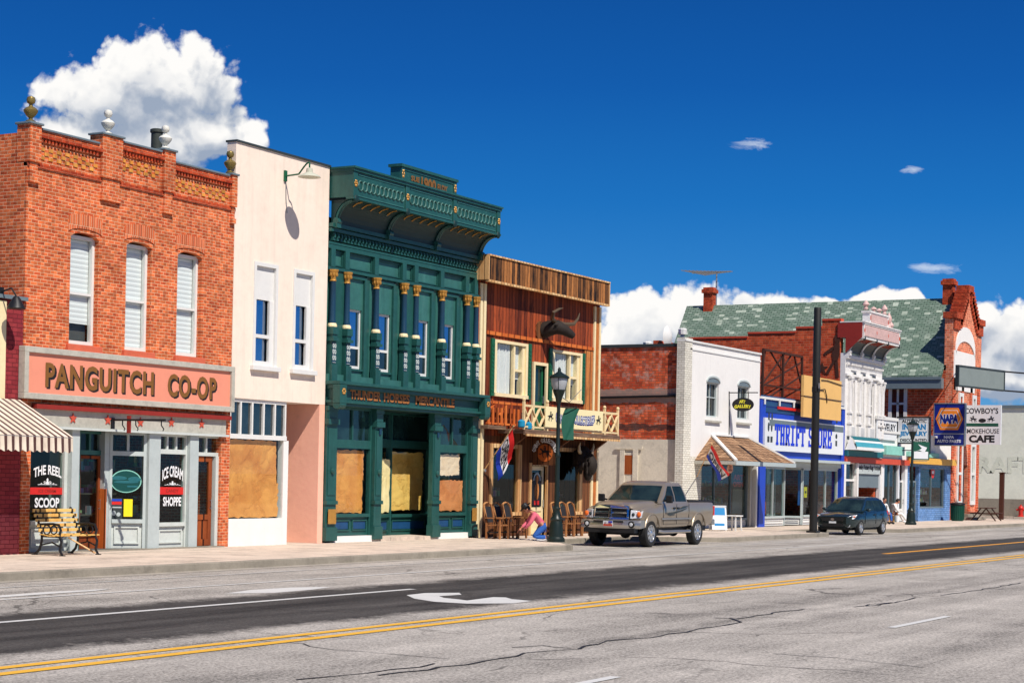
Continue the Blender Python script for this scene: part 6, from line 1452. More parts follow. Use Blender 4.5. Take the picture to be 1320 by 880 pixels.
cx = [UX(p, 510) for p in (1092.5, 1105, 1117, 1130)]
wn = [(cx[k]+.55, cx[k+1]-.35, zs+.5, zd-.05) for k in range(3)]
m = MB(); wall(m, u0, u1, zs-1.2, cz0, wn, D, .25); m.build('front_wall', whites, b)
shell(b, u0+.0, u1, cz0, M['red_brick'], depth=3, floor=3.4)
for a, c, z0, z1 in wn:
    w = sash_window(b, a, c, z0, z1, D+.08, whites, M['dark_glass'], .07, (z0+z1)/2, .1)
    MB().box(a-.05, c+.1, D-.02, D-.001, z0-.5, z0-.02).build('apron_panel', lilac, w)
for x in cx+[u1-.25]:
    k = MB(); k.box(x, x+.34, D-.12, D-.001, zs+.02, zd); k.box(x-.04, x+.38, D-.2, D-.002, zd, zd+.1); k.prism([(D-.12, zd-.5), (D-.2, zd-.02), (D-.12, zd-.02)], 'x', x+.05, x+.3); k.box(x-.03, x+.37, D-.18, D-.002, zs+.6, zs+.7); k.box(x-.03, x+.37, D-.18, D-.002, zs+1.1, zs+1.2); k.build('pilaster', whites, b)
m = MB(); m.box(u0, u1, D-.1, D-.001, zd+.12, zd+.22); m.box(u0, u1, D-.14, D-.001, cz0-.25, cz0-.1)
x = u0+.1
while x < u1-.15: m.box(x, x+.1, D-.1, D-.001, cz0-.55, cz0-.42); x += .2
m.build('moulding', whites, b)
for k in range(3): x = cx[k]+.42; MB().box(x, cx[k+1]-.2, D-.05, D-.002, zd+.4, cz0-.75).build('frieze_panel', lilac, b); MB().box(x+.25, cx[k+1]-.4, D-.07, D-.051, cz0-1.0, cz0-.88).build('panel_slot', M['slate_dk'], b)
# stepped brick side wall (faces the lower shops)
ux = 83.64
m = MB(); vv = [S(1089, 413, ux), S(1060, 413, ux), S(1050, 423, ux), S(1026, 423, ux), S(964, 429, ux), S(906, 436, ux)]
steps = [(D+.26, S(1060, 413, ux)[0], S(1075, 413, ux)[1]), (S(1060, 413, ux)[0], S(1026, 423, ux)[0], S(1040, 423, ux)[1]), (S(1026, 423, ux)[0], S(964, 430, ux)[0], S(1000, 429.5, ux)[1]), (S(964, 430, ux)[0], S(905, 436, ux)[0]+1, S(935, 436, ux)[1])]
for a, c, z in steps: m.box(ux, ux+.35, a, c, 2.5, z)
m.build('brick_side_wall', M['red_brick'], b)
m = MB(); [m.box(ux-.04, ux+.4, a, c-.002, z+.001, z+.09) for a, c, z in steps]; m.build('side_coping', M['band_red'], b)
yb0 = steps[-1][1]
m = MB(); m.box(u1-.3, u1, D+3, yb0, .1, steps[-1][2]-.5); m.box(ux+.35, u1-.3, yb0-.3, yb0, .1, steps[-1][2]-.5); m.build('back_wall', M['red_brick'], b); MB().box(ux+.35, u1-.3, D+3, yb0-.3, steps[-1][2]-1., steps[-1][2]-.8).build('roof', M['roof_tar'], b)
# rusted rooftop cut-out figure on the brick wall
y, z = S(1075, 468, ux); s = thing('cutout_figure', 'rusted metal cut-out of a figure on the brick side wall', 'ornament', (ux, y, z))
m = MB()
for pts in ([(-.1, .55), (.05, 1.05), (.3, 1.15), (.32, .5), (.2, .1), (-.05, .1)], [(.05, 1.1), (.02, 1.45), (.3, 1.5), (.3, 1.12)], [(-.05, .12), (-.45, -.55), (-.3, -.6), (.1, .1)], [(.05, .12), (.15, -.75), (.3, -.75), (.22, .12)], [(-.05, .9), (-.55, .55), (-.5, .42), (.0, .7)]): m.prism([(y-p[0]*.9, z+p[1]*.9) for p in pts], 'x', ux-.05, ux-.02)
m.build('figure', M['rust'], s)
y, z = S(1060, 475, ux); s = thing('star_ornament', 'small rusted star left of the cut-out figure on brick', 'ornament', (ux, y, z)); MB().prism([(y+(.32 if k % 2 == 0 else .13)*math.sin(k*PI/5), z+(.32 if k % 2 == 0 else .13)*math.cos(k*PI/5)) for k in range(10)], 'x', ux-.05, ux-.02).build('star', M['rust'], s)
# its ground floor
zr1, zr0 = ZZ(1091, 588), ZZ(1091, 595.5)
MB().box(u0, UX(1170, 592), D-.12, D+.2, zr0, zr1).build('red_fascia', M['band_red'], b)
MB().box(u0, u1-.2, D-.2, D-.0, zr1+.02, ZZ(1091, 580)).build('teal_fascia', M['teal_dk'], b)
zbs = ZZ(1110, 664)
P = lambda px, v=D: UX(px, 640, v)
shopbay(b, (u0+.3, D+.1), (P(1104), D+.1), zbs, zr0-.9, zr0-.8, zr0, fr=whites, bulk=whites, lights=1)
door(b, (P(1121), D+1.2), (P(1129), D+1.2), SW+.03, zr0-1.2, M['slate'], low=.5); door(b, (P(1112), D+1.2), (P(1120.5), D+1.2), SW+.03, zr0-1.2, M['brown_door'], low=.5)
m = MB(); m.box(P(1104)+.01, P(1137)-.01, D+.1, D+.3, zr0-1.2, zr0); m.box(P(1129)+.1, P(1137), D+1.2, D+1.3, SW, zr0); m.box(P(1104)+.02, P(1112)-.1, D+1.2, D+1.3, SW, zr0); m.build('shop_lintel', M['slate'], b)
for px in (1104, 1135): MB().box(P(px), P(px)+.22, D-.02, D+.09, SW, zr0-.01).build('post', whites if px != 1166 else M['mint'], b)
MB().box(u0, u0+.28, D-.05, D+.2, SW, zr0).build('post', whites, b)
s = thing('shop_board', 'grey shop board with small black lettering under the red fascia', 'sign', (86, D, zr0-1))
q0, q1 = UX(1102.5, 603, D+.05), UX(1136, 605, D+.05); MB().box(q0, q1, D+.02, D+.095, ZZ(1102, 610, D), ZZ(1102, 597, D)).build('board', M['grey_trim'], s)
m = MB(); text(m, 'Jewelry Pottery Rugs Antiques', (q0+.2, D+.014, ZZ(1102, 606.5, D)), XU, ZU, q1-q0-.4, .32, .03); m.build('lettering', M['black_letter'], s)
# rolled teal awning
zA1, zA0 = ZZ(1094, 560, D-.8), ZZ(1092, 578, D-.8)
a = thing('folded_awning', 'faded teal and white folded metal awning above the red fascia', 'awning', (86, D, zA0)); q0, q1 = u0+.08, UX(1137, 572, D-.5); H_ = zA1-zA0
for i, (f0, f1, mt) in enumerate(((0, .22, 'white'), (.22, .58, 'teal'), (.58, .72, 'white'), (.72, 1, 'teal_dk'))):
    y = lambda f: D-.62+.4*f*f
    m = MB(); m.poly([(q0+.25*f0, y(f0), zA0+H_*f0), (q1+.2*f0, y(f0), zA0+H_*f0), (q1+.2*f1, y(f1), zA0+H_*f1), (q0+.25*f1, y(f1), zA0+H_*f1)]); m.build('awning_band', M[mt], a)
m = MB(); m.poly([(q0, D-.62, zA0), (q0+.25, D-.22, zA1), (q0+.05, D-.02, zA0)]); m.poly([(q1, D-.62, zA0), (q1+.05, D-.02, zA0), (q1+.2, D-.22, zA1)]); m.poly([(q0, D-.62, zA0), (q0, D-.02, zA0), (q1, D-.02, zA0), (q1, D-.62, zA0)]); m.build('end_panel', M['white'], a)

# ================================================================ low jewelry and gift shop
b = js = thing('low_shop', 'one storey shop with tall white false front and pale blue brick corner', 'building', (96, D, SW))
u0, u1 = 89.32, 102.05
zt = ZZ(1160, 560); zf1, zf0 = ZZ(1172, 589), ZZ(1172, 597)
m = MB(); wall(m, u0, u1, zf0, zt, [], D, .25); m.build('false_front', M['white_stucco'], b); shell(b, u0, u1, zt-.2, M['red_brick'], floor=3.4, depth=9)
m = MB(); m.box(u0, u1, D-.15, D+.28, zt, zt+.12); m.build('coping', M['white'], b)
MB().box(UX(1170, 592), u1, D-.35, D-.001, zf0, zf1).build('ochre_fascia', M['ochre'], b)
m = MB(); m.box(u0+.1, UX(1160, 590), D-.25, D-.001, zf1+.05, zf1+.5); m.build('mint_band', M['mint'], b); MB().box(UX(1168, 586), UX(1206, 590), D-.2, D-.001, zf1+.05, zf1+.3).build('mint_band', M['mint'], b)
P = lambda px, v=D: UX(px, 630, v)
w0, w1 = P(1186), P(1218)
m = MB(); wall(m, P(1170), u1, SW, zf0-.0, [(P(1172), P(1184), SW, zf0-.15), (w0, w1, ZZ(1186, 655), zf0-.2)], D, .2); m.build('blue_front', M['blue_brick'], b)
shopbay(b, (w0+.05, D+.06), (w1-.05, D+.06), ZZ(1186, 655)+.1, zf0-.25, fr=M['slate'], base=ZZ(1186, 655)+.01, mull=1, fw=.06, panels=0)
door(b, (P(1173), D+.1), (P(1183), D+.1), SW+.03, zf0-.9, M['slate'], low=.5)
goods(w0+.3, w1-1.3, D+.6, D+1.0, [SW+1.0, SW+1.45, SW+1.9], 51)
s = thing('window_sign', 'round red and white sign in the blue brick shop window', 'sign', (w1-.8, D+.05, 3)); MB().lathe([(.35, -.01), (.35, 0)], (w0+(w1-w0)*.55, D+.09, ZZ(1205, 608)), 20, ax='y').build('disc', M['red'], s); MB().box(w0+(w1-w0)*.55-.2, w0+(w1-w0)*.55+.2, D+.074, D+.079, ZZ(1205, 608)-.1, ZZ(1205, 608)+.05).build('bar', M['sign_white'], s)
m = MB(); wall(m, u0, P(1170), SW, zf0, [(P(1160), P(1167), SW, zf0-.1), (P(1140), P(1158), SW, zf0-.1)], D+.02, .2); m.build('lower_front', M['sign_white'], b); shopbay(b, (P(1140)+.01, D+.1), (P(1158)-.01, D+.1), ZZ(1145, 660), zf0-.15, fr=M['slate'], bulk=M['teal_dk'], mull=1, fw=.06); door(b, (P(1160)+.02, D+.12), (P(1167)-.02, D+.12), SW+.03, zf0-.9, M['white'], low=.6)
# old white board with half-lost dark lettering
s = thing('faded_board', 'white false-front board with large half lost dark lettering', 'sign', (91, D, zt))
z1, z0 = ZZ(1132, 540, D-.1), ZZ(1132, 558, D-.1); q0, q1 = UX(1131, 548, D-.1), UX(1156, 552, D-.1)
MB().box(q0, q1, D-.1, D-.03, z0-.3, z1).build('board', M['sign_white'], s); MB().box(q0-.1, q1+.1, D-.16, D-.02, z1+.002, z1+.16).build('top_moulding', M['white'], s)
m = MB(); text(m, 'JEWELRY', (q0+.2, D-.106, z0), XU, ZU, q1-q0-.4, (z1-z0)*.75, .03); m.build('lettering', M['black_letter'], s)
# jewelry sign on its frame: stands square to the street
def cross_sign(u, pxs, pys, thick=.12):
    ya, yb = S(pxs[0], (pys[0]+pys[1])/2, u)[0], S(pxs[1], (pys[0]+pys[1])/2, u)[0]
    za, zb = S(pxs[0], pys[1], u)[1], S(pxs[0], pys[0], u)[1]
    return ya, yb, za, zb
def face_text(mb, u, y0, y1, z0, z1, txt, f, bold=.03):      # f = left, right, bottom, top as fractions of the face seen from the west
    w = y0-y1; h = z1-z0
    return text(mb, txt, (u, y0-w*f[0], z0+h*f[2]), (0, -1, 0), ZU, w*(f[1]-f[0]), h*(f[3]-f[2]), bold)
us = UX(1157, 570)
ya, yb, za, zb = cross_sign(us, (1157.5, 1197.5), (538.5, 570))
s = thing('jewelry_sign', 'white sign with blue and black jewelry lettering on a black roof frame', 'sign', (us, D-.6, zt))
MB().box(us, us+.12, yb, ya, za, zb).build('board', M['sign_white'], s)
m = MB(); t = .07; m.box(us-.03, us+.15, ya+.001, ya+t, zt-1, zb+t); m.box(us-.03, us+.15, yb-t, yb-.001, zt-1., zb+t); m.box(us-.03, us+.15, yb, ya, zb+.001, zb+t); m.box(us-.03, us+.15, yb, ya, za-t, za-.001); m.bar((us+.05, ya, zt+.1), (us+.05, ya+1.5, zt+.1), .05); m.bar((us+.05, yb, za-.4), (us+.05, ya, za-.4), .05); m.build('frame', M['black'], s)
m = MB(); face_text(m, us-.004, ya, yb, za, zb, 'AUTHENTIC', (.12, .92, .8, .94)); face_text(m, us-.004, ya, yb, za, zb, 'DISCOUNTED', (.08, .94, .03, .16)); m.build('lettering', M['black_letter'], s)
m = MB(); face_text(m, us-.004, ya, yb, za, zb, 'INDIAN', (.14, .9, .52, .76), .05); face_text(m, us-.004, ya, yb, za, zb, 'JEWELRY', (.06, .95, .22, .46), .05); m.build('lettering', M['sky_letter'], s)
# auto parts and cafe signs hang out over the pavement
us = UX(1205, 560)
ya, yb, za, zb = cross_sign(us, (1204.5, 1243), (520.5, 573))
s = thing('auto_parts_sign', 'navy and orange hexagon auto parts sign projecting over the pavement', 'sign', (us, D, za)); w, h = ya-yb, zb-za
zm = za+h*.27
MB().box(us, us+.22, yb, ya, zm+.03, zb).build('upper_panel', M['sign_navy'], s); MB().box(us, us+.22, yb, ya, za, zm-.03).build('lower_panel', M['sign_navy'], s)
m = MB(); t = .05; m.box(us-.02, us+.24, ya+.001, ya+t, za-t, zb+t); m.box(us-.02, us+.24, yb-t, yb-.001, za-t, zb+t); m.box(us-.02, us+.24, yb, ya, zb+.001, zb+t); m.box(us-.02, us+.24, yb, ya, za-t, za-.001); m.box(us, us+.2, yb, ya, zm-.029, zm+.029); m.bar((us+.1, ya+.04, zb-.3), (us+.1, D+.2, zb-.3), .08) if ya < D else None; m.build('frame', M['steel'], s)
hexa = lambda k, kz: [(ya-w*(.5+p*k), zm+(zb-zm)*(.5+q*kz)) for p, q in ((-.46, 0), (-.3, .37), (.3, .37), (.46, 0), (.3, -.37), (-.3, -.37))]
MB().prism(hexa(1.0, 1.0), 'x', us-.012, us-.002).build('hexagon', M['orange'], s); MB().prism(hexa(.86, .80), 'x', us-.018, us-.013).build('hexagon_band', M['sign_white'], s); 
m = MB(); cy = ya-w*.5; m.prism(hexa(.82, .75), 'x', us-.024, us-.019); m.build('hexagon', M['orange'], s)
m = MB(); y = lambda f: ya-w*f; face_text(m, us-.029, ya, yb, zm, zb, 'NAPA', (.185, .815, .335, .665), .13); m.build('letter_outline', M['sign_white'], s)
m = MB(); face_text(m, us-.034, ya, yb, zm, zb, 'NAPA', (.2, .8, .35, .65), .06); m.build('lettering', M['sign_navy'], s)
m = MB(); face_text(m, us-.004, ya, yb, za, zm, 'NAPA', (.33, .67, .58, .84), .04); face_text(m, us-.004, ya, yb, za, zm, 'AUTO PARTS', (.1, .9, .2, .48), .04); m.build('lettering', M['white_letter'], s)
us = UX(1240, 560)
ya, yb, za, zb = cross_sign(us, (1240.5, 1290), (522, 572.5))
s = thing('cafe_sign', 'white cafe sign with black lettering and riders over a green strip', 'sign', (us, D, za)); w, h = ya-yb, zb-za
MB().box(us, us+.2, yb, ya, za, zb).build('board', M['sign_white'], s)
m = MB(); face_text(m, us-.004, ya, yb, za, zb, "COWBOY'S", (.05, .93, .78, .93), .02); face_text(m, us-.004, ya, yb, za, zb, 'SMOKEHOUSE', (.06, .96, .28, .40), .01); face_text(m, us-.004, ya, yb, za, zb, 'CAFE', (.18, .85, .05, .24), .05); m.build('lettering', M['black_letter'], s)
MB().box(us-.006, us-.001, ya-w*.94, ya-w*.08, za+h*.46, za+h*.54).build('green_strip', M['banner_green'], s)
m = MB(); rider_x(m, us-.004, ya-w*.28, za+h*.63, h*.14, -1); rider_x(m, us-.004, ya-w*.75, za+h*.63, h*.14, 1); m.ell((us-.005, ya-w*.52, za+h*.61), (.003, .22, .12), 8, 6); m.build('riders', M['black_letter'], s)
m = MB(); m.bar((us+.1, ya+.01, zb-.3), (us+.1, D+.3, zb-.3), .08); m.bar((us+.1, ya+.01, za+.3), (us+.1, D+.3, za+.3), .08); m.build('bracket', M['steel'], s)

# ================================================================ brick hall with the green roof
b = hl = thing('brick_hall', 'large red brick hall with green shingle roof, gabled front and two chimneys', 'building', (105, D, SW))
u0, u1 = 102.1, 108.1
uc = (u0+u1)/2
ze = S(1218, 470, u0)[1]; zpk = ZZ(1240, 373); zsh = ZZ(1215, 405); 
# ridge and eaves run back from the street
yr1, zr_ = S(893, 393, uc); _, zrf = S(1205, 386, uc); zr = (zr_+zrf)/2; back = yr1
zmid = ze
yl, _ = S(1135, 480, u0)
whf = [(u0+1.1, u0+2.2, 1.0, 4.6), (uc+.9, uc+2.0, 1.0, 4.6)]
wup = [(u0+1.2, u0+2.1, 5.2, 7.4), (uc+1.0, uc+1.9, 5.2, 7.4)]
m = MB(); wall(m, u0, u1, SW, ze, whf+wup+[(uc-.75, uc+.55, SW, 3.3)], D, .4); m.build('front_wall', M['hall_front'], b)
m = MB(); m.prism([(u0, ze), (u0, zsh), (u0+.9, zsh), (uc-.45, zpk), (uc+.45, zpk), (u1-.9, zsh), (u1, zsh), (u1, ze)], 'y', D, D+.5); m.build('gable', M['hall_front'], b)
m = MB()
n = 9
for s_ in (-1, 1):
    for k in range(n):
        x = uc+s_*(.5+(u1-uc-1.45)*k/n); z = zpk-(zpk-zsh)*(k/n); m.box(x-.25, x+.25, D-.12, D-.001, z-.5-(zpk-zsh)/n, z-.1); m.box(x-.2, x+.2, D-.18, D+.6, z-.12, z+.04)
    xs = u0 if s_ < 0 else u1-1.
    m.box(xs-.1, xs+1.1, D-.2, D+.6, zsh+.001, zsh+.35); m.box(xs-.02, xs+1.02, D-.1, D-.001, zsh-.6, zsh)
m.box(uc-.55, uc+.55, D-.16, D+.6, zpk+.001, zpk+.35); m.build('gable_corbel', M['coop_dark_brick'], b)
# white arch panel and upper panel
za0, za1 = ZZ(1232, 452), ZZ(1232, 418); ax0, ax1 = UX(1231.5, 440), UX(1256.5, 440)
m = MB(); n = 16; xm = (ax0+ax1)/2; ra = (ax1-ax0)/2
outer = [(xm-ra*math.cos(PI*k/n), za1-1.35+1.35*math.sin(PI*k/n)) for k in range(n+1)]; inner = [(xm-ra*.98*math.cos(PI*k/n), za0-.3+.95*math.sin(PI*k/n)) for k in range(n+1)]
for k in range(n): m.prism([inner[k], inner[k+1], outer[k+1], outer[k]], 'y', D-.05, D-.003)
m.build('arch_panel', M['white_stucco'], b)
MB().box(UX(1229, 470), UX(1256, 475), D-.05, D-.003, ZZ(1229, 502), ZZ(1229, 451)).build('white_panel', M['white_stucco'], b)
for a, c, z0, z1 in whf+wup:
    sash_window(b, a, c, z0, z1, D-.09, M['white'], M['clear_lt'], .22, (z0+z1)/2, .15, M['white'])
door(b, (uc-.7, D+.2), (uc+.5, D+.2), SW+.15, 3.0, M['slate'], low=1.3)
m = MB()
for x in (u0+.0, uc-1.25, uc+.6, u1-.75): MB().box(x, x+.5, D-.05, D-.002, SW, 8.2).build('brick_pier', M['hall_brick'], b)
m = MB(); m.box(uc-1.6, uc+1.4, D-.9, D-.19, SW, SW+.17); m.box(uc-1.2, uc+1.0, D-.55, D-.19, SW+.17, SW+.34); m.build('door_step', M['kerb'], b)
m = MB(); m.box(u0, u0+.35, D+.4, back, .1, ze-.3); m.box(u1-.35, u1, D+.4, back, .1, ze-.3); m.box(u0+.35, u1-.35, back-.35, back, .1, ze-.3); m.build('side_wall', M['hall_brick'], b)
m = MB(); m.prism([(u0+.1, ze-.25), (uc, zr-.25), (u1-.1, ze-.25)], 'y', back-.36, back-.02); m.build('rear_gable', M['hall_brick'], b)
m = MB()
oh = .45
for s_, ue in ((-1, u0-oh), (1, u1+oh)):
    zz = ze-(zr-ze)/(uc-u0)*oh
    q = [(ue, D+.5, zz), (uc, D+.5, zr), (uc, back+.4, zr), (ue, back+.4, zz)]
    m.poly(q if s_ < 0 else q[::-1]); m.poly([(p[0], p[1], p[2]-.14) for p in (q[::-1] if s_ < 0 else q)])
    m.poly([(ue, D+.5, zz), (ue, back+.4, zz), (ue, back+.4, zz-.14), (ue, D+.5, zz-.14)])
    m.poly([(ue, back+.4, zz), (uc, back+.4, zr), (uc, back+.4, zr-.14), (ue, back+.4, zz-.14)])
m.build('shingle_roof', M['shingle_green'], b)
zz = ze-(zr-ze)/(uc-u0)*oh
m = MB(); m.box(u0-oh-.05, u0-.02, D+.5, back, zz-.75, zz-.16); m.box(u0-oh-.12, u0-oh-.051, D+.5, back, zz-.25, zz-.1); m.build('eaves_board', M['slate'], b)
y0, z0 = S(1145, 540, u0); y1, z1 = S(1170, 500, u0); yc = (y0+y1)/2
m = MB(); m.box(u0-.07, u0-.002, y1, y0, z1, z1+.55); m.build('lintel', M['grey_trim'], b)
m = MB(); m.box(u0-.06, u0-.002, y1, y1+.2, z0, z1-.002); m.box(u0-.06, u0-.002, y0-.2, y0, z0, z1-.002); m.box(u0-.06, u0-.002, yc-.06, yc+.06, z0, z1-.002); m.box(u0-.06, u0-.002, y1+.2, y0-.2, (z0+z1)/2-.06, (z0+z1)/2+.06); w = m.build('window', M['white'], b); MB().box(u0-.02, u0-.0025, y1+.2, y0-.2, z0, z1-.002).build('pane', M['dark_glass'], w)
def chimney(px0, px1, py0, py1, u, y=None, lab=None):
    yA, yB = S(px1, (py0+py1)/2, u)[0], S(px0, (py0+py1)/2, u)[0]; zt_ = S(px0, py0, u)[1]; w = max(.6, abs(yB-yA)*.55)
    yc_ = (yA+yB)/2; m = MB(); m.box(u-w/2, u+w/2, yc_-w/2, yc_+w/2, zr-1.2, zt_-.35); m.box(u-w/2-.1, u+w/2+.1, yc_-w/2-.1, yc_+w/2+.1, zt_-.35, zt_-.12); m.box(u-w/2-.02, u+w/2+.02, yc_-w/2-.02, yc_+w/2+.02, zt_-.12, zt_)
    m.build('chimney', M['coop_dark_brick'], b); return yc_, zt_
chimney(1216, 1231, 360, 390, uc)
yc_, zt_ = chimney(909, 921, 371, 398, uc)
a = thing('roof_antenna', 'long thin television antenna on a mast beside the rear chimney', 'antenna', (uc, yc_, zt_))
hz = S(918, 350, uc)[1]; MB().tube([(uc+.3, yc_-.3, zr-.5), (uc+.3, yc_-.3, hz)], .05, 6).build('mast', M['steel'], a)
m = MB(); yA, yB = S(940, 350, uc)[0], S(890, 350, uc)[0]; m.tube([(uc+.3, yA, hz), (uc+.3, yB, hz)], .05, 5)
for k in range(13): y = yA+(yB-yA)*(k+.5)/13; l = .5+.12*k; m.tube([(uc+.3-l, y, hz-.05), (uc+.3+l, y, hz+.05)], .025, 4)
m.build('boom', M['steel'], a)

# ================================================================ pale block building across the side street
b = thing('block_building', 'long pale green grey block wall building across the side street', 'building', (123, 40, SW))
ux = 122.; zt = S(1290, 526, ux)[1]; ya = S(1250, 600, ux)[0]
m = MB(); m.box(ux, ux+18, 25.5, 70, 1.3, zt); m.build('block_wall', M['sage_wall'], b)
m = MB(); m.box(ux-.03, ux+18, 25.5, 70, .05, 1.3); m.build('wall_base', M['kerb'], b); MB().box(ux-.1, ux+18.1, 25.4, 70.1, zt, zt+.2).build('coping', M['slate'], b)
m = MB(); yb, zb = S(1296, 602, ux); text(m, 'CRAFTS', (ux-.015, yb+3., zb-.4), (0, -1, 0), ZU, 5.5, 1.1, .04); m.build('faded_lettering', paint('faded wall letters', lin(226, 230, 212), .9, .25, 2, .3), b)
# wire-hung blank sign board over the side of the street
p0, p1 = V(1232, 484, D-2.2), V(1292, 491, D-3.4)
A = Vector((p0[0], D-2.2, p0[1])); B = Vector((p1[0], D-3.4, p1[1])); ht = ZZ(1232, 470, D-2.2)-ZZ(1232, 498, D-2.2)
s = thing('hanging_sign', 'blank grey green sign board hung on cables above the pavement', 'sign', tuple(A))
t_ = (B-A).normalized(); n_ = Vector((t_.y, -t_.x, 0)).normalized()
X = Matrix(((t_.x, n_.x, 0, A.x), (t_.y, n_.y, 0, A.y), (t_.z, n_.z, 1, A.z), (0, 0, 0, 1))); L = (B-A).length
MB(X).box(.08, L-.08, .0, .14, -ht/2+.08, ht/2-.08).build('panel', M['grey_sign'], s)
m = MB(X); m.box(0, L, -.03, .17, ht/2-.08, ht/2); m.box(0, L, -.03, .17, -ht/2, -ht/2+.08); m.box(0, .08, -.03, .17, -ht/2+.081, ht/2-.081); m.box(L-.08, L, -.03, .17, -ht/2+.081, ht/2-.081); m.build('frame', M['slate_dk'], s)
m = MB()
for h in (ht/2-.05, -ht/2+.05): q = X @ Vector((L, .07, h)); m.tube([q, q+Vector((14, -9, -.3)), q+Vector((32, -22, -.2))], .045, 5)
q = X @ Vector((0, .07, ht/2-.05)); m.tube([q, Vector((uc-2, D, q.z+.3))], .03, 5); q = X @ Vector((0, .07, -ht/2+.05)); m.tube([q, Vector((uc-2, D, q.z+.1))], .03, 5); m.build('cable', M['black'], s)
# ================================================================ vehicles
def dense(secs, step=.14):
    out = []
    for (x0, h0_), (x1, h1) in zip(secs, secs[1:]):
        n = max(1, int(abs(x1-x0)/step))
        for i in range(n): out.append((x0+(x1-x0)*i/n, [lerp(a, b_, i/n) for a, b_ in zip(h0_, h1)]))
    return out+[secs[-1]]
def loft(secs, mb=None):
    mb = mb or MB(); vs = []; n = None
    for x, h in secs:
        ring = [(x, y, z) for y, z in h]+[(x, -y, z) for y, z in h[::-1] if y > 1e-6]
        n = len(ring); vs += ring
    m = len(secs)
    fs = [(i*n+j, (i+1)*n+j, (i+1)*n+(j+1) % n, i*n+(j+1) % n) for i in range(m-1) for j in range(n)]
    fs += [list(range(n)), list(range((m-1)*n, m*n))[::-1]]
    return mb.add(vs, fs)
def cut(o, cutters):
    for c in cutters:
        md = o.modifiers.new('cut', 'BOOLEAN'); md.object = c; md.operation = 'DIFFERENCE'; md.solver = 'EXACT'
    dg = bpy.context.evaluated_depsgraph_get(); me = bpy.data.meshes.new_from_object(o.evaluated_get(dg))
    o.modifiers.clear(); o.data = me
    for c in cutters: bpy.data.objects.remove(c)
    return o
def smooth_ob(o, ang=35):
    wn_ = o.modifiers.new('normals', 'WEIGHTED_NORMAL'); wn_.keep_sharp = True
    me = o.data; me.polygons.foreach_set('use_smooth', [True]*len(me.polygons)); me.set_sharp_from_angle(angle=rad(ang)); return o
def lerp(a, b, t): return tuple(a[i]+(b[i]-a[i])*t for i in range(len(a)))
def wheel(parent, x, y, r, w, spokes, rim=.64):
    """tyre with its rim; y is the outer face side (sign)"""
    s = 1 if y > 0 else -1; yo = y; yi = y-s*w
    L_ = lambda rr, yy: (rr, yy-yo)
    t = MB(); prof = [(r*rim, yi-yo), (r*.9, yi-yo), (r*.985, (yi-yo)*.88), (r, (yi-yo)*.6), (r, (yi-yo)*.35), (r*.985, (yi-yo)*.1), (r*.9, 0), (r*.72, -s*.005), (r*rim, -s*.02)]
    if s < 0: prof = prof
    t.lathe(prof, (x, yo, r), 32, ax='y', cap=False)
    o = t.build('wheel', M['tyre'], parent, smooth=30)
    m = MB(); m.lathe([(r*rim, -s*.02), (r*rim*.98, -s*.005), (r*rim*.93, -s*.012), (r*rim*.9, -s*.06)], (x, yo, r), 28, ax='y', cap=False)
    m.lathe([(r*.24, -s*.07), (r*.22, -s*.015), (r*.12, -s*.0), (.001, -s*.0)], (x, yo, r), 16, ax='y')
    for k in range(spokes):
        a = 2*PI*k/spokes; d = Vector((math.cos(a), 0, math.sin(a))); e = Vector((-math.sin(a), 0, math.cos(a)))*r*.12
        c = Vector((x, yo-s*.022, r)); p0, p1 = c+d*r*.12, c+d*r*rim*.95
        m.add([p0-e*1.1, p0+e*1.1, p1+e*.85, p1-e*.85, p0-e*1.1-Vector((0, s*.04, 0)), p0+e*1.1-Vector((0, s*.04, 0)), p1+e*.85-Vector((0, s*.04, 0)), p1-e*.85-Vector((0, s*.04, 0))], [(0, 1, 2, 3), (0, 4, 5, 1), (1, 5, 6, 2), (2, 6, 7, 3), (3, 7, 4, 0)])
    m.build('rim', M['alloy'], o, smooth=30)
    d = MB(); d.lathe([(r*rim*.92, -s*.075), (.001, -s*.075)], (x, yo, r), 24, ax='y'); d.build('brake_disc', M['slate_dk'], o)
    return o
def facequad(c, f0, f1, g0, g1, off):    # inset quad on face c = (bl, br, tr, tl), pushed out by off
    P = lambda a, b: Vector(lerp(lerp(c[0], c[1], a), lerp(c[3], c[2], a), b))
    q = [P(f0, g0), P(f1, g0), P(f1, g1), P(f0, g1)]; n = (q[1]-q[0]).cross(q[3]-q[0]).normalized()
    return [p+n*off for p in q]

# ---- pickup: built pointing along +X, then turned to face up the street
tk = thing('pickup_truck', 'silver tan extended cab pickup truck with a chrome cross grille parked at the kerb', 'pickup truck', (0, 0, 0))
FX, RXX, WR, HW = 1.775, -1.775, .405, 1.0
def half(zb, zt_, w, fend=None, crown=.02):
    return [(0, zb), (w*.80, zb), (w*.93, zb+.04), (w*.975, zb+.2), (w, zb+.42), (w*.995, zt_-.2), (w*.965, zt_-.06), (w*.92, zt_), (0, zt_+crown)]
bed_secs = [(-3.05, half(.62, 1.30, .95)), (-3.0, half(.6, 1.33, .985)), (-2.6, half(.58, 1.34, HW)), (-1.0, half(.58, 1.34, HW))]
cab_secs = [(-.99, half(.56, 1.33, HW)), (0., half(.54, 1.32, HW)), (.98, half(.54, 1.30, HW))]
fen_secs = [(.99, half(.54, 1.28, HW)), (1.5, half(.56, 1.22, 1.01, crown=.0)), (2.1, half(.6, 1.17, 1.0, crown=.0)), (2.34, half(.62, 1.12, .965, crown=.0)), (2.45, half(.66, 1.08, .93, crown=.0))]
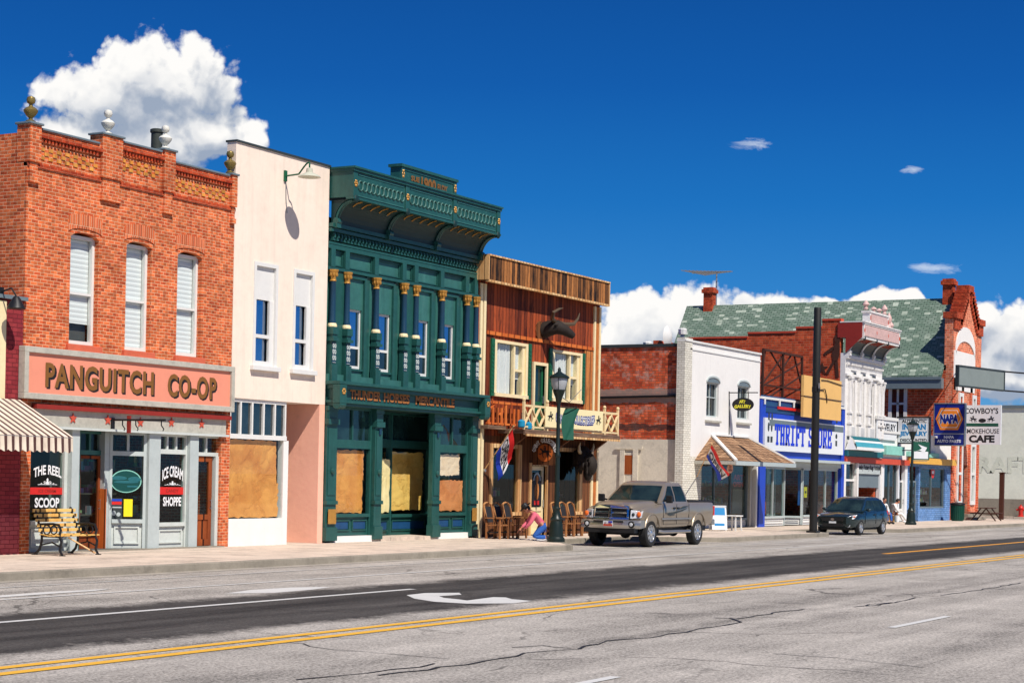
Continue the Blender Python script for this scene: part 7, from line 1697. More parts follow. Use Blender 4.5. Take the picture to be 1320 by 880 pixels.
def cylcut(x, r): return MB().lathe([(r, -1.3), (r, 1.3)], (x, 0, WR+.03), 28, ax='y').build('cutter', M['black'])
bd = cut(loft(dense(bed_secs)).build('bed', M['truck_paint'], tk), [cylcut(RXX, .56)]); smooth_ob(bd); ORG[bd.name] = (0, 0, 0)
body = smooth_ob(loft(dense(cab_secs)).build('cab', M['truck_paint'], tk))
fn = cut(loft(dense(fen_secs)).build('front_fenders', M['truck_paint'], tk), [cylcut(FX, .55)]); smooth_ob(fn)
m = MB(); m.box(-2.95, 2.3, -.72, .72, .42, .9); m.box(-2.6, -1.0, -.8, .8, .55, 1.2); m.box(1.0, 2.4, -.75, .75, .5, 1.05); m.box(-.9, .9, -.5, .5, .3, .5); m.build('chassis', M['plastic_black'], tk)
m = MB()
for x in (FX, RXX): m.tube([(x, -.75, WR), (x, .75, WR)], .07, 8); m.ell((x, .1, WR), (.2, .17, .17), 10, 8)
m.build('axle', M['plastic_black'], tk)
m = MB()
for x, rr in ((FX, .555), (RXX, .565)):
    for s_ in (1, -1): m.tube([(x+rr*math.cos(a), s_*1.0, WR+.03+rr*math.sin(a)) for a in [PI*k/16-.15+.3*k/16*1.0 for k in range(17)] if WR+.03+rr*math.sin(a) > .5], .028, 6)
m.build('wheel_arch', M['truck_paint'], tk, smooth=True)
for x in (FX, RXX):
    for s_ in (1, -1): wheel(tk, x, s_*.98, WR, .27, 8)
# hood: taller than the fenders
hs = []
for x, w, zt_, zb in ((.95, .80, 1.36, 1.2), (1.5, .76, 1.35, 1.15), (2.1, .69, 1.31, 1.1), (2.40, .63, 1.27, 1.08), (2.52, .58, 1.225, 1.13)):
    hs.append((x, [(0, zb), (w*1.13, zb), (w*1.1, zt_-.10), (w*.98, zt_-.02), (w*.8, zt_+.005), (w*.35, zt_+.012), (0, zt_+.01)]))
smooth_ob(loft(hs).build('hood', M['truck_paint'], tk), 50)
# grille: chrome surround with a cross and dark mesh
gz0, gz1, gw = .80, 1.2, .60
m = MB()
def gx(y, z): return 2.71-.09*(abs(y)/.6)**2-.07*(z-gz0)/(gz1-gz0)
def gslab(m, pts, t=.05):
    a = [(gx(y, z)+.0, y, z) for y, z in pts]; b2 = [(gx(y, z)-.14, y, z) for y, z in pts]; n = len(pts); m.add(a+b2, [list(range(n)), list(range(n, 2*n))[::-1]]+[(i, n+i, n+(i+1) % n, (i+1) % n) for i in range(n)])
for s_ in (1, -1):
    gslab(m, [(s_*.0, gz1-.07), (s_*.58, gz1-.08), (s_*.55, gz1-.0), (s_*.4, gz1+.03), (s_*0, gz1+.03)][::s_]); gslab(m, [(s_*0, gz0), (s_*.58, gz0), (s_*.6, gz0+.07), (s_*0, gz0+.07)][::s_]); gslab(m, [(s_*.53, gz0+.07), (s_*.6, gz0+.07), (s_*.58, gz1-.08), (s_*.51, gz1-.08)][::s_])
gslab(m, [(-.55, .975), (.55, .975), (.55, 1.035), (-.55, 1.035)]); gslab(m, [(-.05, gz0+.05), (.05, gz0+.05), (.05, gz1-.05), (-.05, gz1-.05)])
g = m.build('grille', M['chrome'], tk, bevel=.012)
m = MB()
for s_ in (1, -1):
    for z0_, z1_ in ((gz0+.07, .975), (1.035, gz1-.07)):
        q = [(gx(s_*y, z)-.06, s_*y, z) for y, z in ((.04, z0_), (.54, z0_), (.53, z1_), (.04, z1_))]; m.poly(q if s_ > 0 else q[::-1])
m.build('grille_mesh', M['plastic_black'], g)
for s_ in (1, -1):
    m = MB(); q = [(2.60, s_*.63, .83), (2.50, s_*.94, .86), (2.42, s_*.965, 1.06), (2.57, s_*.64, 1.09)]; q2 = [(x-.12, y*.99, z) for x, y, z in q]; m.add(q+q2, [(0, 1, 2, 3), (4, 7, 6, 5), (0, 4, 5, 1), (1, 5, 6, 2), (2, 6, 7, 3), (3, 7, 4, 0)])
    h = m.build('headlight', M['lamp_glass'], tk, bevel=.015)
    a = MB(); a.ell((2.50, s_*.88, .96), (.06, .07, .085), 10, 8); a.build('turn_lens', M['amber'], h); b_ = MB(); b_.ell((2.555, s_*.72, .96), (.04, .05, .05), 10, 8); b_.build('reflector', M['slate_dk'], h)
# bumper, fog lamps, plate
secs = []
for y in (-1.0, -.9, -.6, 0, .6, .9, 1.0):
    x = 2.80-.17*(abs(y)**3); secs.append((y, x))
m = MB(); vs = []
for y, x in secs: vs += [(x-.32, y, .58), (x-.02, y, .55), (x, y, .62), (x-.01, y, .74), (x-.06, y, .79), (x-.3, y, .80)]
n = 6; m.add(vs, [(i*n+j, (i+1)*n+j, (i+1)*n+(j+1) % n, i*n+(j+1) % n) for i in range(len(secs)-1) for j in range(n)]+[list(range(n)), list(range(len(vs)-n, len(vs)))[::-1]])
bp = m.build('front_bumper', M['bumper'], tk, smooth=45)
m = MB(); m.box(2.5, 2.74, -.85, .85, .42, .55); m.box(2.66, 2.805, -.5, .5, .735, .77); m.build('air_dam', M['plastic_black'], tk)
for s_ in (1, -1): m = MB(); m.lathe([(.10, -.02), (.1, .03), (.085, .03)], (2.715, s_*.74, .67), 18, ax='x'); f = m.build('fog_lamp', M['plastic_black'], tk); MB().lathe([(.07, .02), (.05, .035), (.001, .04)], (2.715, s_*.74, .67), 14, ax='x').build('lens', M['lamp_glass'], f)
m = MB(); m.box(2.80, 2.815, -.16, .16, .60, .76); p = m.build('licence_plate', M['sign_white'], tk)
MB().box(2.816, 2.818, -.15, .15, .61, .67).build('plate_band', M['band_red'], p); MB().box(2.816, 2.818, .02, .15, .70, .755).build('plate_picture', M['blue'], p); q = MB(); text(q, '3B1 75', (2.82, .12, .665), (0, -1, 0), ZU, .24, .055, .02); q.build('plate_letters', M['maroon'], p)
# greenhouse
lv = [(1.28, -.98, 1.12, .945), (1.52, -.93, .80, .885), (1.80, -.84, .38, .775), (1.90, -.78, .22, .70), (1.945, -.6, .02, .52)]
cs = []
for z, xa, xb, w in lv: cs.append([(xa, -w, z), (xb-.0, -w, z), (xb+.06, -w*.5, z), (xb+.06, w*.5, z), (xb, w, z), (xa, w, z)])
m = MB(); m.add([p for r_ in cs for p in r_], [(i*6+j, i*6+(j+1) % 6, (i+1)*6+(j+1) % 6, (i+1)*6+j) for i in range(4) for j in range(6)]+[[0, 5, 4, 3, 2, 1], [24+k for k in range(6)]])
gh = smooth_ob(m.build('cab_roof', M['truck_paint'], tk), 28)
def side_pt(s_, x, z):
    for (z0_, a0, b0, w0), (z1_, a1, b1, w1) in zip(lv, lv[1:]):
        if z0_ <= z <= z1_: f = (z-z0_)/(z1_-z0_); return (x, s_*(w0+(w1-w0)*f+.008), z)
    return (x, s_*lv[-1][3], z)
def side_win(name, s_, xs):
    m = MB(); top = []; bot = []
    q = [side_pt(s_, xs[0], 1.345), side_pt(s_, xs[1], 1.345), side_pt(s_, lerp((xs[1],), (xs[2],), .45)[0], 1.52), side_pt(s_, xs[2], 1.80), side_pt(s_, xs[3], 1.80), side_pt(s_, lerp((xs[0],), (xs[3],), .45)[0], 1.52)]
    ls = [q[0], q[1], q[2], q[5]], [q[5], q[2], q[3], q[4]]
    for l in ls: m.poly(l if s_ < 0 else l[::-1])
    return m.build(name, M['car_glass'], tk)
for s_ in (1, -1):
    side_win('side_window', s_, (.03, .93, .27, .0)); side_win('side_window', s_, (-.88, -.06, -.09, -.76))
ws = [Vector((1.085, -.84, 1.335)), Vector((1.15, -.45, 1.335)), Vector((1.15, .45, 1.335)), Vector((1.085, .84, 1.335))]; wt_ = [Vector((.42, -.70, 1.79)), Vector((.475, -.37, 1.80)), Vector((.475, .37, 1.80)), Vector((.42, .70, 1.79))]; wm = [Vector((.83, -.79, 1.52)), Vector((.885, -.42, 1.52)), Vector((.885, .42, 1.52)), Vector((.83, .79, 1.52))]
m = MB(); off = Vector((.02, 0, .012))
for A_, B_ in ((ws, wm), (wm, wt_)):
    for k in range(3): m.poly([A_[k]+off, A_[k+1]+off, B_[k+1]+off, B_[k]+off])
m.build('windshield', M['car_glass'], tk)
m = MB(); m.poly([(-.985, .7, 1.36), (-.985, -.7, 1.36), (-.86, -.62, 1.78), (-.86, .62, 1.78)]); m.build('rear_window', M['car_glass'], tk)
m = MB(); m.box(.95, 1.2, -.85, .85, 1.30, 1.33); m.bar((1.12, -.5, 1.37), (1.06, .1, 1.39), .015); m.bar((1.12, .2, 1.37), (1.06, .75, 1.39), .015); m.build('wiper_cowl', M['plastic_black'], tk)
# doors: shut lines, handles, side moulding, running board, mirrors, decal, rails, tailgate
for s_ in (1, -1):
    y = s_*1.0
    m = MB()
    for x in (-.97, -.02, .97): m.box(x-.006, x+.006, y-.006, y+.004*s_ if s_ > 0 else y+.006, .66, 1.27)
    m.box(-.97, .97, y-.004, y+.004, .655, .665); m.build('door_seam', M['plastic_black'], tk)
    for x in (.1, -.18): MB().box(x, x+.16, min(y, y+s_*.03), max(y, y+s_*.03), 1.12, 1.17).build('door_handle', M['plastic_black'], tk, bevel=.008)
    MB().box(-1.15, 1.1, min(y, y+s_*.018), max(y, y+s_*.018), .80, .85).build('side_moulding', M['bumper'], tk, bevel=.006); MB().box(-.95, .95, min(y+s_*.001, y+s_*.006), max(y+s_*.001, y+s_*.006), .785, .80).build('moulding_shadow', M['plastic_black'], tk)
    MB().tube([(-1.1, s_*.9, .46), (-1.0, s_*1.02, .44), (1.0, s_*1.02, .44), (1.12, s_*.9, .46)], .05, 8).build('running_board', M['bumper'], tk, smooth=True)
    m = MB(); m.box(.86, .97, min(s_*1.06, s_*1.27), max(s_*1.06, s_*1.27), 1.30, 1.53); m.bar((.9, s_*.95, 1.36), (.9, s_*1.1, 1.38), .06); m.build('mirror', M['plastic_black'], tk, bevel=.035)
    m = MB()
    for pts in ([(.9, 1.0), (.3, 1.02), (-.3, 1.08), (-.9, 1.16), (-.4, 1.05), (.2, .98)], [(.75, .97), (.5, .92), (.1, .95), (.5, .985)], [(-.1, 1.1), (-.5, 1.2), (-.95, 1.22), (-.6, 1.15)]): q = [(x, y+s_*.012, z) for x, z in pts]; m.poly(q if s_ > 0 else q[::-1])
    m.build('flame_decal', M['slate_dk'], tk)
m = MB(); m.box(-3.0, -1.02, .88, .96, 1.335, 1.375); m.box(-3.0, -1.02, -.96, -.88, 1.335, 1.375); m.box(-3.03, -2.95, -.88, .88, 1.335, 1.375); m.build('bed_rail', M['plastic_black'], tk, bevel=.01)
m = MB(); m.box(-3.22, -3.0, -.95, .95, .6, .78); m.build('rear_bumper', M['bumper'], tk, bevel=.03)
for s_ in (1, -1): MB().box(-3.07, -2.98, s_*.84, s_*.99, .9, 1.2).build('tail_light', M['red'], tk)
tk.location = (52.38, 24.27, 0); tk.scale = (1, 1, 1.035); tk.rotation_euler = (0, 0, PI)
# bright things inside the cab
# ---- dark hatchback
cr_ = thing('parked_car', 'dark green grey hatchback car parked behind the dark pole', 'car', (0, 0, 0))
FX, RXX, WR, HW = 1.30, -1.30, .315, .885
def halfc(zb, zt_, w, crown=.03): return [(0, zb), (w*.82, zb), (w*.94, zb+.06), (w*.985, zb+.2), (w, zb+.36), (w*.985, zt_-.16), (w*.93, zt_-.03), (w*.86, zt_), (0, zt_+crown)]
secs = [(-2.05, halfc(.42, .92, .74)), (-1.98, halfc(.34, .98, .82)), (-1.5, halfc(.28, 1.0, .87)), (-.6, halfc(.25, .98, HW)), (.4, halfc(.25, .95, HW)), (.95, halfc(.25, .93, .88)), (1.5, halfc(.26, .87, .865, .045)), (1.9, halfc(.28, .78, .80, .05)), (2.12, halfc(.32, .68, .70, .04)), (2.22, halfc(.38, .6, .58))]
bo = loft(dense(secs)).build('body', M['car_paint'], cr_); c1 = MB().lathe([(.40, -1.3), (.40, 1.3)], (FX, 0, WR+.02), 26, ax='y').build('cutter', M['black']); c2 = MB().lathe([(.40, -1.3), (.40, 1.3)], (RXX, 0, WR+.02), 26, ax='y').build('cutter', M['black'])
smooth_ob(cut(bo, [c1, c2]), 40)
m = MB(); m.box(-1.9, 1.9, -.62, .62, .2, .6); m.box(.8, 1.9, -.7, .7, .35, .7); m.box(-1.8, -.8, -.7, .7, .35, .8); m.build('chassis', M['plastic_black'], cr_)
for x in (FX, RXX):
    for s_ in (1, -1): wheel(cr_, x, s_*.875, WR, .2, 7, .68)
lv = [(.93, -1.9, 1.12, .80), (1.18, -1.88, .72, .735), (1.42, -1.62, .25, .63), (1.51, -1.35, -.02, .54), (1.545, -1.1, -.3, .4)]
cs = []
for z, xa, xb, w in lv: cs.append([(xa, -w, z), (xb, -w, z), (xb+.09, -w*.5, z), (xb+.09, w*.5, z), (xb, w, z), (xa, w, z)])
m = MB(); m.add([p for r_ in cs for p in r_], [(i*6+j, i*6+(j+1) % 6, (i+1)*6+(j+1) % 6, (i+1)*6+j) for i in range(4) for j in range(6)]+[[0, 5, 4, 3, 2, 1], [24+k for k in range(6)]]); smooth_ob(m.build('cabin', M['car_paint'], cr_), 30)
def cwin(s_, xs):
    m = MB(); q = [side_pt(s_, xs[0], .985), side_pt(s_, xs[1], .985), side_pt(s_, (xs[1]+xs[2])/2, 1.18), side_pt(s_, xs[2], 1.40), side_pt(s_, xs[3], 1.40), side_pt(s_, (xs[0]+xs[3])/2, 1.18)]
    for l in ([q[0], q[1], q[2], q[5]], [q[5], q[2], q[3], q[4]]): m.poly(l if s_ < 0 else l[::-1])
    m.build('side_window', M['car_glass'], cr_)
for s_ in (1, -1): cwin(s_, (-.32, .86, .16, -.32)); cwin(s_, (-1.2, -.4, -.4, -1.12)); cwin(s_, (-1.72, -1.27, -1.2, -1.5))
g = lambda z, k: {0: (1.03, .72, .965), 1: (.70, .66, 1.18), 2: (.27, .575, 1.40)}[k]
m = MB()
for k in (0, 1):
    (x0, w0, z0_), (x1, w1, z1_) = g(0, k), g(0, k+1); o_ = .025
    A_ = [(x0+o_, -w0, z0_+.02), (x0+.09+o_, -w0*.55, z0_+.02), (x0+.09+o_, w0*.55, z0_+.02), (x0+o_, w0, z0_+.02)]; B_ = [(x1+o_, -w1, z1_+.02), (x1+.09+o_, -w1*.55, z1_+.02), (x1+.09+o_, w1*.55, z1_+.02), (x1+o_, w1, z1_+.02)]
    for j in range(3): m.poly([A_[j], A_[j+1], B_[j+1], B_[j]])
m.build('windshield', M['car_glass'], cr_)
for s_ in (1, -1):
    m = MB(); q = [(2.14, s_*.50, .60), (1.96, s_*.80, .66), (1.72, s_*.845, .82), (1.92, s_*.66, .79), (2.1, s_*.52, .70)]; q2 = [(x-.12, y*.97, z-.02) for x, y, z in q]; n = 5; m.add(q+q2, [list(range(n))[::s_], list(range(n, 2*n))[::-s_]]+[(i, n+i, n+(i+1) % n, (i+1) % n) for i in range(n)]); h = m.build('headlight', M['lamp_glass'], cr_, bevel=.012)
    MB().ell((1.87, s_*.78, .74), (.06, .05, .035), 8, 6).build('turn_lens', M['amber'], h); MB().ell((2.03, s_*.66, .69), (.06, .06, .05), 8, 6).build('reflector', M['plastic_black'], h)
    m = MB(); m.ell((.72, s_*.95, 1.02), (.07, .1, .07), 10, 8); m.bar((.74, s_*.8, .98), (.73, s_*.9, 1.0), .04); m.build('mirror', M['car_paint'], cr_, smooth=True)
    m = MB()
    for x in (-1.22, -.36, .88): m.box(x-.006, x+.006, s_*.885-.006, s_*.885+.006, .45, .9)
    m.build('door_seam', M['plastic_black'], cr_)
    for x in (-.28, -1.12): MB().box(x, x+.16, min(s_*.88, s_*.905), max(s_*.88, s_*.905), .80, .84).build('door_handle', M['plastic_black'], cr_)
    MB().lathe([(.09, -.01), (.085, .03), (.04, .035)], (2.07, s_*.6, .40), 12, ax='x').build('fog_lamp', M['lamp_glass'], cr_)
    MB().box(-2.08, -1.95, s_*.6, s_*.78, .75, .98).build('tail_light', M['red'], cr_)
m = MB(); m.prism([(-.45, .56), (.45, .56), (.5, .7), (-.5, .7)], 'x', 2.12, 2.235); m.prism([(-.5, .34), (.5, .34), (.42, .46), (-.42, .46)], 'x', 2.1, 2.225); g_ = m.build('grille', M['plastic_black'], cr_); MB().lathe([(.05, .0), (.05, .012)], (2.236, 0, .63), 16, ax='x', sc=(1.5, 1)).build('badge', M['chrome'], g_)
MB().box(2.225, 2.235, -.15, .15, .47, .55).build('licence_plate', M['sign_white'], cr_)
cr_.location = (72.5, 24.32, 0); cr_.rotation_euler = (0, 0, PI+rad(-2))

# ================================================================ street furniture
def street_lamp(loc, label, bpx, hand):
    x, y, z = loc; l = thing('street_lamp', label, 'street lamp', loc, 'street lamps along the kerb')
    MB().lathe([(.27, 0), (.27, .1), (.22, .16), (.2, .5), (.17, .62), (.19, .68), (.12, .78), (.1, .95), (.12, 1.0), (.075, 1.05), (.065, 2.5), (.085, 2.53), (.085, 2.6), (.06, 2.65), (.052, 4.1), (.08, 4.14), (.11, 4.28), (.17, 4.42), (.19, 4.5)], loc, 14).build('post', M['pole_green'], l, smooth=30)
    MB().lathe([(.17, 4.5), (.22, 4.62), (.25, 4.8), (.24, 4.86)], loc, 16).build('globe', M['lantern_glass'], l, smooth=30)
    m = MB(); m.lathe([(.30, 4.84), (.31, 4.87), (.27, 4.91), (.12, 4.99), (.05, 5.04), (.05, 5.1), (.02, 5.17)], loc, 16)
    for k in range(4): a = k*PI/2+.4; m.tube([(x+.19*math.cos(a), y+.19*math.sin(a), z+4.5), (x+.26*math.cos(a), y+.26*math.sin(a), z+4.85)], .012, 4)
    m.build('lantern_cap', M['pole_green'], l, smooth=30)
    return l
la = street_lamp((47.9, 25.15, SW), 'dark green street lamp with a twisted banner, beside the kneeling person', 0, 1)
x, y, z = ORG[la.name]
m = MB(); m.tube([(x, y, z+4.0), (x+.62, y-.3, z+4.0)], .018, 6); m.tube([(x, y, z+4.35), (x+.35, y-.17, z+4.14), (x+.75, y-.36, z+4.55)], .012, 5); m.build('banner_arm', M['pole_green'], la)
n = 12; m = MB(); vs = []; fs = []
for i in range(n+1):
    t = i/n
    for j in range(5):
        w = (j/4); sx = .34*(1-.5*t); vs.append((x+.1+(.06+sx*w)+.22*(1-t)+.05*math.sin(t*3)*w, y-.03-.28*w+.08*math.sin(w*6+t*4), z+3.98-.95*t))
for i in range(n):
    for j in range(4): fs.append((i*5+j, (i+1)*5+j, (i+1)*5+j+1, i*5+j+1))
m.add(vs, fs); m.build('banner', M['banner_green'], la, smooth='all')
lb = street_lamp((86.7, 26.15, SW), 'dark green street lamp with flat green and white banner, before the low shops', 0, 1)
x, y, z = ORG[lb.name]
m = MB(); m.tube([(x, y, z+4.05), (x+.45, y-.62, z+4.05)], .018, 6); m.tube([(x, y, z+3.1), (x+.45, y-.62, z+3.1)], .018, 6); m.build('banner_arm', M['pole_green'], lb)
X, L = run((x+.05, y-.07), (x+.42, y-.6)); m = MB(X); m.box(-.05, L+.12, -.006, .006, 3.14+z, z+4.02); bn = m.build('banner', M['banner_green'], lb)
m = MB(X); m.box(0, L+.06, -.011, -.007, z+3.2, z+3.55); m.prism([(0, z+3.5), (L*.4, z+3.62), (L*.8, z+3.5), (L, z+3.75), (L*.3, z+3.9), (L*.6, z+3.7)], 'y', -.016, -.012); m.build('emblem', M['sign_white'], bn)
p = thing('utility_pole', 'tall thick dark pole with a flat top standing before the thrift store', 'pole', (67.2, 24.1, SW))
MB().lathe([(.155, 0), (.15, 5.4), (.165, 5.42), (.165, 5.6), (.15, 5.62), (.145, 8.65), (.14, 8.66)], (67.2, 24.1, SW), 18).build('shaft', paint('dark pole', (.012, .012, .011), .6, .25, 2., .0), p, smooth=30)
MB().box(66.98, 67.42, 23.9, 24.3, SW, SW+.08).build('base_plate', M['black'], p)
m = MB(); m.bar((67.05, 23.93, 5.7), (67.05, 23.93, 5.9), .05); m.build('pole_strap', M['steel'], p)
# cast iron bench with timber slats
def bench(loc, label):
    x, y, z = loc; o = thing('park_bench', label, 'bench', loc)
    L = 1.32
    for k in range(5):
        f = k/4; yy = y+.12+.18*f; zz = z+.5+.42*f
        m = MB(); m.box(x, x+L, yy-.012, yy+.014, zz, zz+.07); m.build('back_slat', M['bench_wood'], o, bevel=.005)
    for k in range(5): yy = y-.42+.11*k; MB().box(x, x+L, yy, yy+.08, z+.42-.015*math.sin(k), z+.445-.015*math.sin(k)).build('seat_slat', M['bench_wood'], o, bevel=.005)
    for q in (x+.08, x+L-.12):
        m = MB(); r = .028
        m.tube([(q, y-.5, z), (q, y-.42, z+.12), (q, y-.46, z+.3), (q, y-.4, z+.41), (q, y+.08, z+.41)], r, 6); m.tube([(q, y+.3, z), (q, y+.16, z+.12), (q, y+.1, z+.3), (q, y+.1, z+.45), (q, y+.32, z+.98), (q, y+.34, z+1.02)], r, 6)
        m.tube([(q, y-.42, z+.2), (q, y-.2, z+.28), (q, y+.1, z+.22)], .018, 6)
        m.tube([(q, y-.4, z+.42), (q, y-.44, z+.55), (q, y-.38, z+.66), (q, y-.2, z+.68), (q, y+.2, z+.66)], r, 6)
        for c_, rr in ((-.24, .09), (-.04, .1)): m.tube([(q, y+c_+rr*math.cos(t*.5), z+.55+rr*math.sin(t*.5)*1.0) for t in range(14)], .016, 5)
        for d in (-.5, .3): m.box(q-.04, q+.04, y+d-.05, y+d+.05, z, z+.02)
        m.build('side_frame', M['black'], o, smooth=True)
    return o
bench((29.42, 27.9, SW), 'cast iron bench with honey coloured slats outside the ice cream shop')
br = thing('broken_slat', 'loose broken pale slat leaning under the iron bench', 'slat', (30.2, 27.4, SW)); MB().bar((29.9, 27.6, SW+.38), (30.4, 27.3, SW+.05), .1, .025).build('board', M['pale_wood'], br)
# armchairs in rows outside the wooden store
def chair(label):
    o = thing('porch_chair', label, 'chair', (0, 0, 0), 'wooden chairs outside the wooden store')
    for sx in (-.25, .25):
        for sy in (-.25, .22): m = MB(); m.bar((sx, sy, 0), (sx, sy+(.0 if sy < 0 else .0), .62 if sy < 0 else .5), .05); m.build('leg', M['chair_wood'], o)
        MB().bar((sx, -.3, .635), (sx, .25, .635), .09, .035).build('armrest', M['chair_wood'], o)
        MB().bar((sx*.9, .2, .4), (sx*.9, .36, 1.05), .05).build('back_post', M['chair_wood'], o)
    m = MB()
    for k in range(5): m.box(-.26, .26, -.27+.1*k, -.19+.1*k, .4, .43)
    m.build('seat', M['chair_wood'], o)
    b_ = MB(); b_.add([(-.2, .24, .5), (.2, .24, .5), (.2, .345, .98), (-.2, .345, .98), (-.2, .26, .5), (.2, .26, .5), (.2, .365, .98), (-.2, .365, .98)], [(0, 1, 2, 3), (5, 4, 7, 6), (3, 2, 6, 7), (0, 4, 5, 1), (1, 5, 6, 2), (0, 3, 7, 4)]); b_.build('back_panel', M['dark_cloth'], o)
    MB().tube([(-.23, .36, 1.02), (-.12, .37, 1.08), (0, .37, 1.1), (.12, .37, 1.08), (.23, .36, 1.02)], .03, 6).build('back_rail', M['chair_wood'], o)
    m = MB(); m.bar((-.25, -.25, .2), (-.25, .22, .2), .03); m.bar((.25, -.25, .2), (.25, .22, .2), .03); m.bar((-.25, .0, .2), (.25, .0, .2), .03); m.build('stretcher', M['black'], o)
    return o
spots = [(UX(px, 690, 27.5), 27.55, l) for px, l in ((642, 'wooden chair with dark back panel, leftmost of the row outside the wooden store'), (654, 'wooden chair with dark back panel, second from the left outside the wooden store'), (666, 'wooden chair with dark back panel, right behind the black hat of the kneeling person'),
                                            (727, 'wooden chair with dark back panel, just right of the street lamp post'), (737.5, 'wooden chair with dark back panel, in the middle of the three by the truck'), (748, 'wooden chair with dark back panel, nearest to the front of the truck'))]
c0 = None
for x, y, l in spots:
    if c0 is None: c = c0 = chair(l)
    else: c = copy_tree(c0); c['label'] = l
    c.location = (x, y, SW); c.rotation_euler = (0, 0, 0)
# bin, post, picnic table, hydrant, sandwich board
x, y, z = 100.2, 27.6, SW
o = thing('litter_bin', 'dark green round litter bin beside the blue brick shop', 'bin', (x, y, z)); MB().lathe([(.3, 0), (.34, .05), (.36, .85), (.33, .86)], (x, y, z), 18).build('drum', M['can_green'], o, smooth=30)
m = MB()
for k in range(24): a = 2*PI*k/24; m.bar((x+.35*math.cos(a), y+.35*math.sin(a), z+.06), (x+.375*math.cos(a), y+.375*math.sin(a), z+.86), .04, .02)
m.build('slats', M['can_green'], o); MB().lathe([(.37, .86), (.42, .9), (.4, .98), (.22, 1.02), (.2, .98)], (x, y, z), 18).build('lid', M['black'], o, smooth=30)
x, y = 109.0, 27.4
o = thing('timber_post', 'lone square brown timber post near the street corner', 'post', (x, y, SW)); MB().box(x-.13, x+.13, y-.13, y+.13, SW, SW+2.75).build('shaft', M['rust'], o, bevel=.02); MB().box(x-.16, x+.16, y-.16, y+.16, SW+2.75, SW+2.8).build('cap', M['rust'], o)
x, y, z = 121.62, 29.3, SW
o = thing('fire_hydrant', 'red fire hydrant in front of the pale block wall', 'hydrant', (x, y, z)); MB().lathe([(.2, 0), (.2, .06), (.14, .08), (.14, .5), (.18, .52), (.18, .58), (.14, .66), (.05, .74), (.05, .8)], (x, y, z), 14).build('barrel', M['hydrant'], o, smooth=30)
for d in (-1, 1): MB().lathe([(.06, d*.1), (.06, d*.24), (.08, d*.24), (.08, d*.28)], (x, y, z+.45), 10, ax='y').build('nozzle', M['hydrant'], o)
x, y, z = 103.6, 26.9, SW
o = thing('picnic_table', 'low weathered picnic table outside the brick hall', 'table', (x, y, z))
m = MB(); [m.box(x-.9, x+.9, y-.35+.145*k, y-.23+.145*k, z+.70, z+.74) for k in range(5)]; m.build('tabletop', M['rust'], o)
for d in (-.75, .6): m = MB(); m.box(x-.9, x+.9, y+d, y+d+.25, z+.42, z+.46); m.build('seat', M['rust'], o)
for q in (-.6, .6): m = MB(); m.bar((x+q, y-.7, z), (x+q, y-.15, z+.7), .06); m.bar((x+q, y+.7, z), (x+q, y+.15, z+.7), .06); m.bar((x+q, y-.7, z+.4), (x+q, y+.75, z+.4), .05); m.build('leg', M['rust'], o)
gx_, gy_ = G(927, 680.5, SW)
gx_, gy_ = 63.6, 27.0
k_ = math.tan(TH-math.atan((927-660)/FOC)); gy_ = 27.2; gx_ = gy_/k_
o = thing('sandwich_board', 'small blue and white folding sign board behind the truck', 'sign', (gx_, gy_, SW)); x, y, z = ORG[o.name]
for s_ in (-1, 1):
    T = Matrix.Translation((x, y, z)) @ Matrix.Rotation(rad(-50), 4, 'Z') @ Matrix.Translation((0, s_*.22, 0)) @ Matrix.Rotation(rad(14*s_), 4, 'X'); m = MB(T); m.box(-.3, .3, -.015, .015, .05, 1.0); pn = m.build('panel', M['sign_white'], o)
    m = MB(T); m.box(-.24, .24, s_*.016, s_*.019, .62, .94); m.box(-.2, .2, s_*.016, s_*.019, .2, .3); m.build('print', M['sky_letter'], pn)
x += .95; y -= .25
o = thing('white_stool', 'small white garden table beside the sandwich board', 'table', (x, y, SW)); z = SW
MB().box(x-.35, x+.35, y-.25, y+.25, z+.55, z+.6).build('tabletop', M['white'], o, bevel=.01)
for a in (-.3, .3):
    for c in (-.2, .2): MB().bar((x+a, y+c, z), (x+a*.9, y+c*.9, z+.55), .05).build('leg', M['white'], o)

# ================================================================ people
def skin(name, pts, edges, mat, parent, org, sub=2):
    me = bpy.data.meshes.new(name); keys = list(pts); me.from_pydata([Vector(pts[k][0]) for k in keys], [(keys.index(a), keys.index(b_)) for a, b_ in edges], []); me.update()
    o = bpy.data.objects.new(name, me); COL.objects.link(o)
    md = o.modifiers.new('skin', 'SKIN'); md.use_smooth_shade = True
    sv = me.skin_vertices[0].data
    for i, k in enumerate(keys): r = pts[k][1]; sv[i].radius = (r, r) if not isinstance(r, tuple) else r; sv[i].use_root = i == 0
    sb = o.modifiers.new('sub', 'SUBSURF'); sb.levels = sb.render_levels = sub
    dg = bpy.context.evaluated_depsgraph_get(); dg.update(); me2 = bpy.data.meshes.new_from_object(o.evaluated_get(dg)); o.modifiers.clear(); o.data = me2
    me2.materials.clear(); me2.materials.append(mat); me2.polygons.foreach_set('use_smooth', [True]*len(me2.polygons))
    if parent: o.parent = parent
    return o
def add_mesh(o, mb):      # merge builder geometry into an existing mesh object
    import bmesh
    bm = bmesh.new(); bm.from_mesh(o.data); vs = [bm.verts.new(p) for p in mb.v]
    for f in mb.f:
        try: fc = bm.faces.new([vs[i] for i in f]); fc.smooth = True
        except ValueError: pass
    bm.to_mesh(o.data); bm.free(); return o
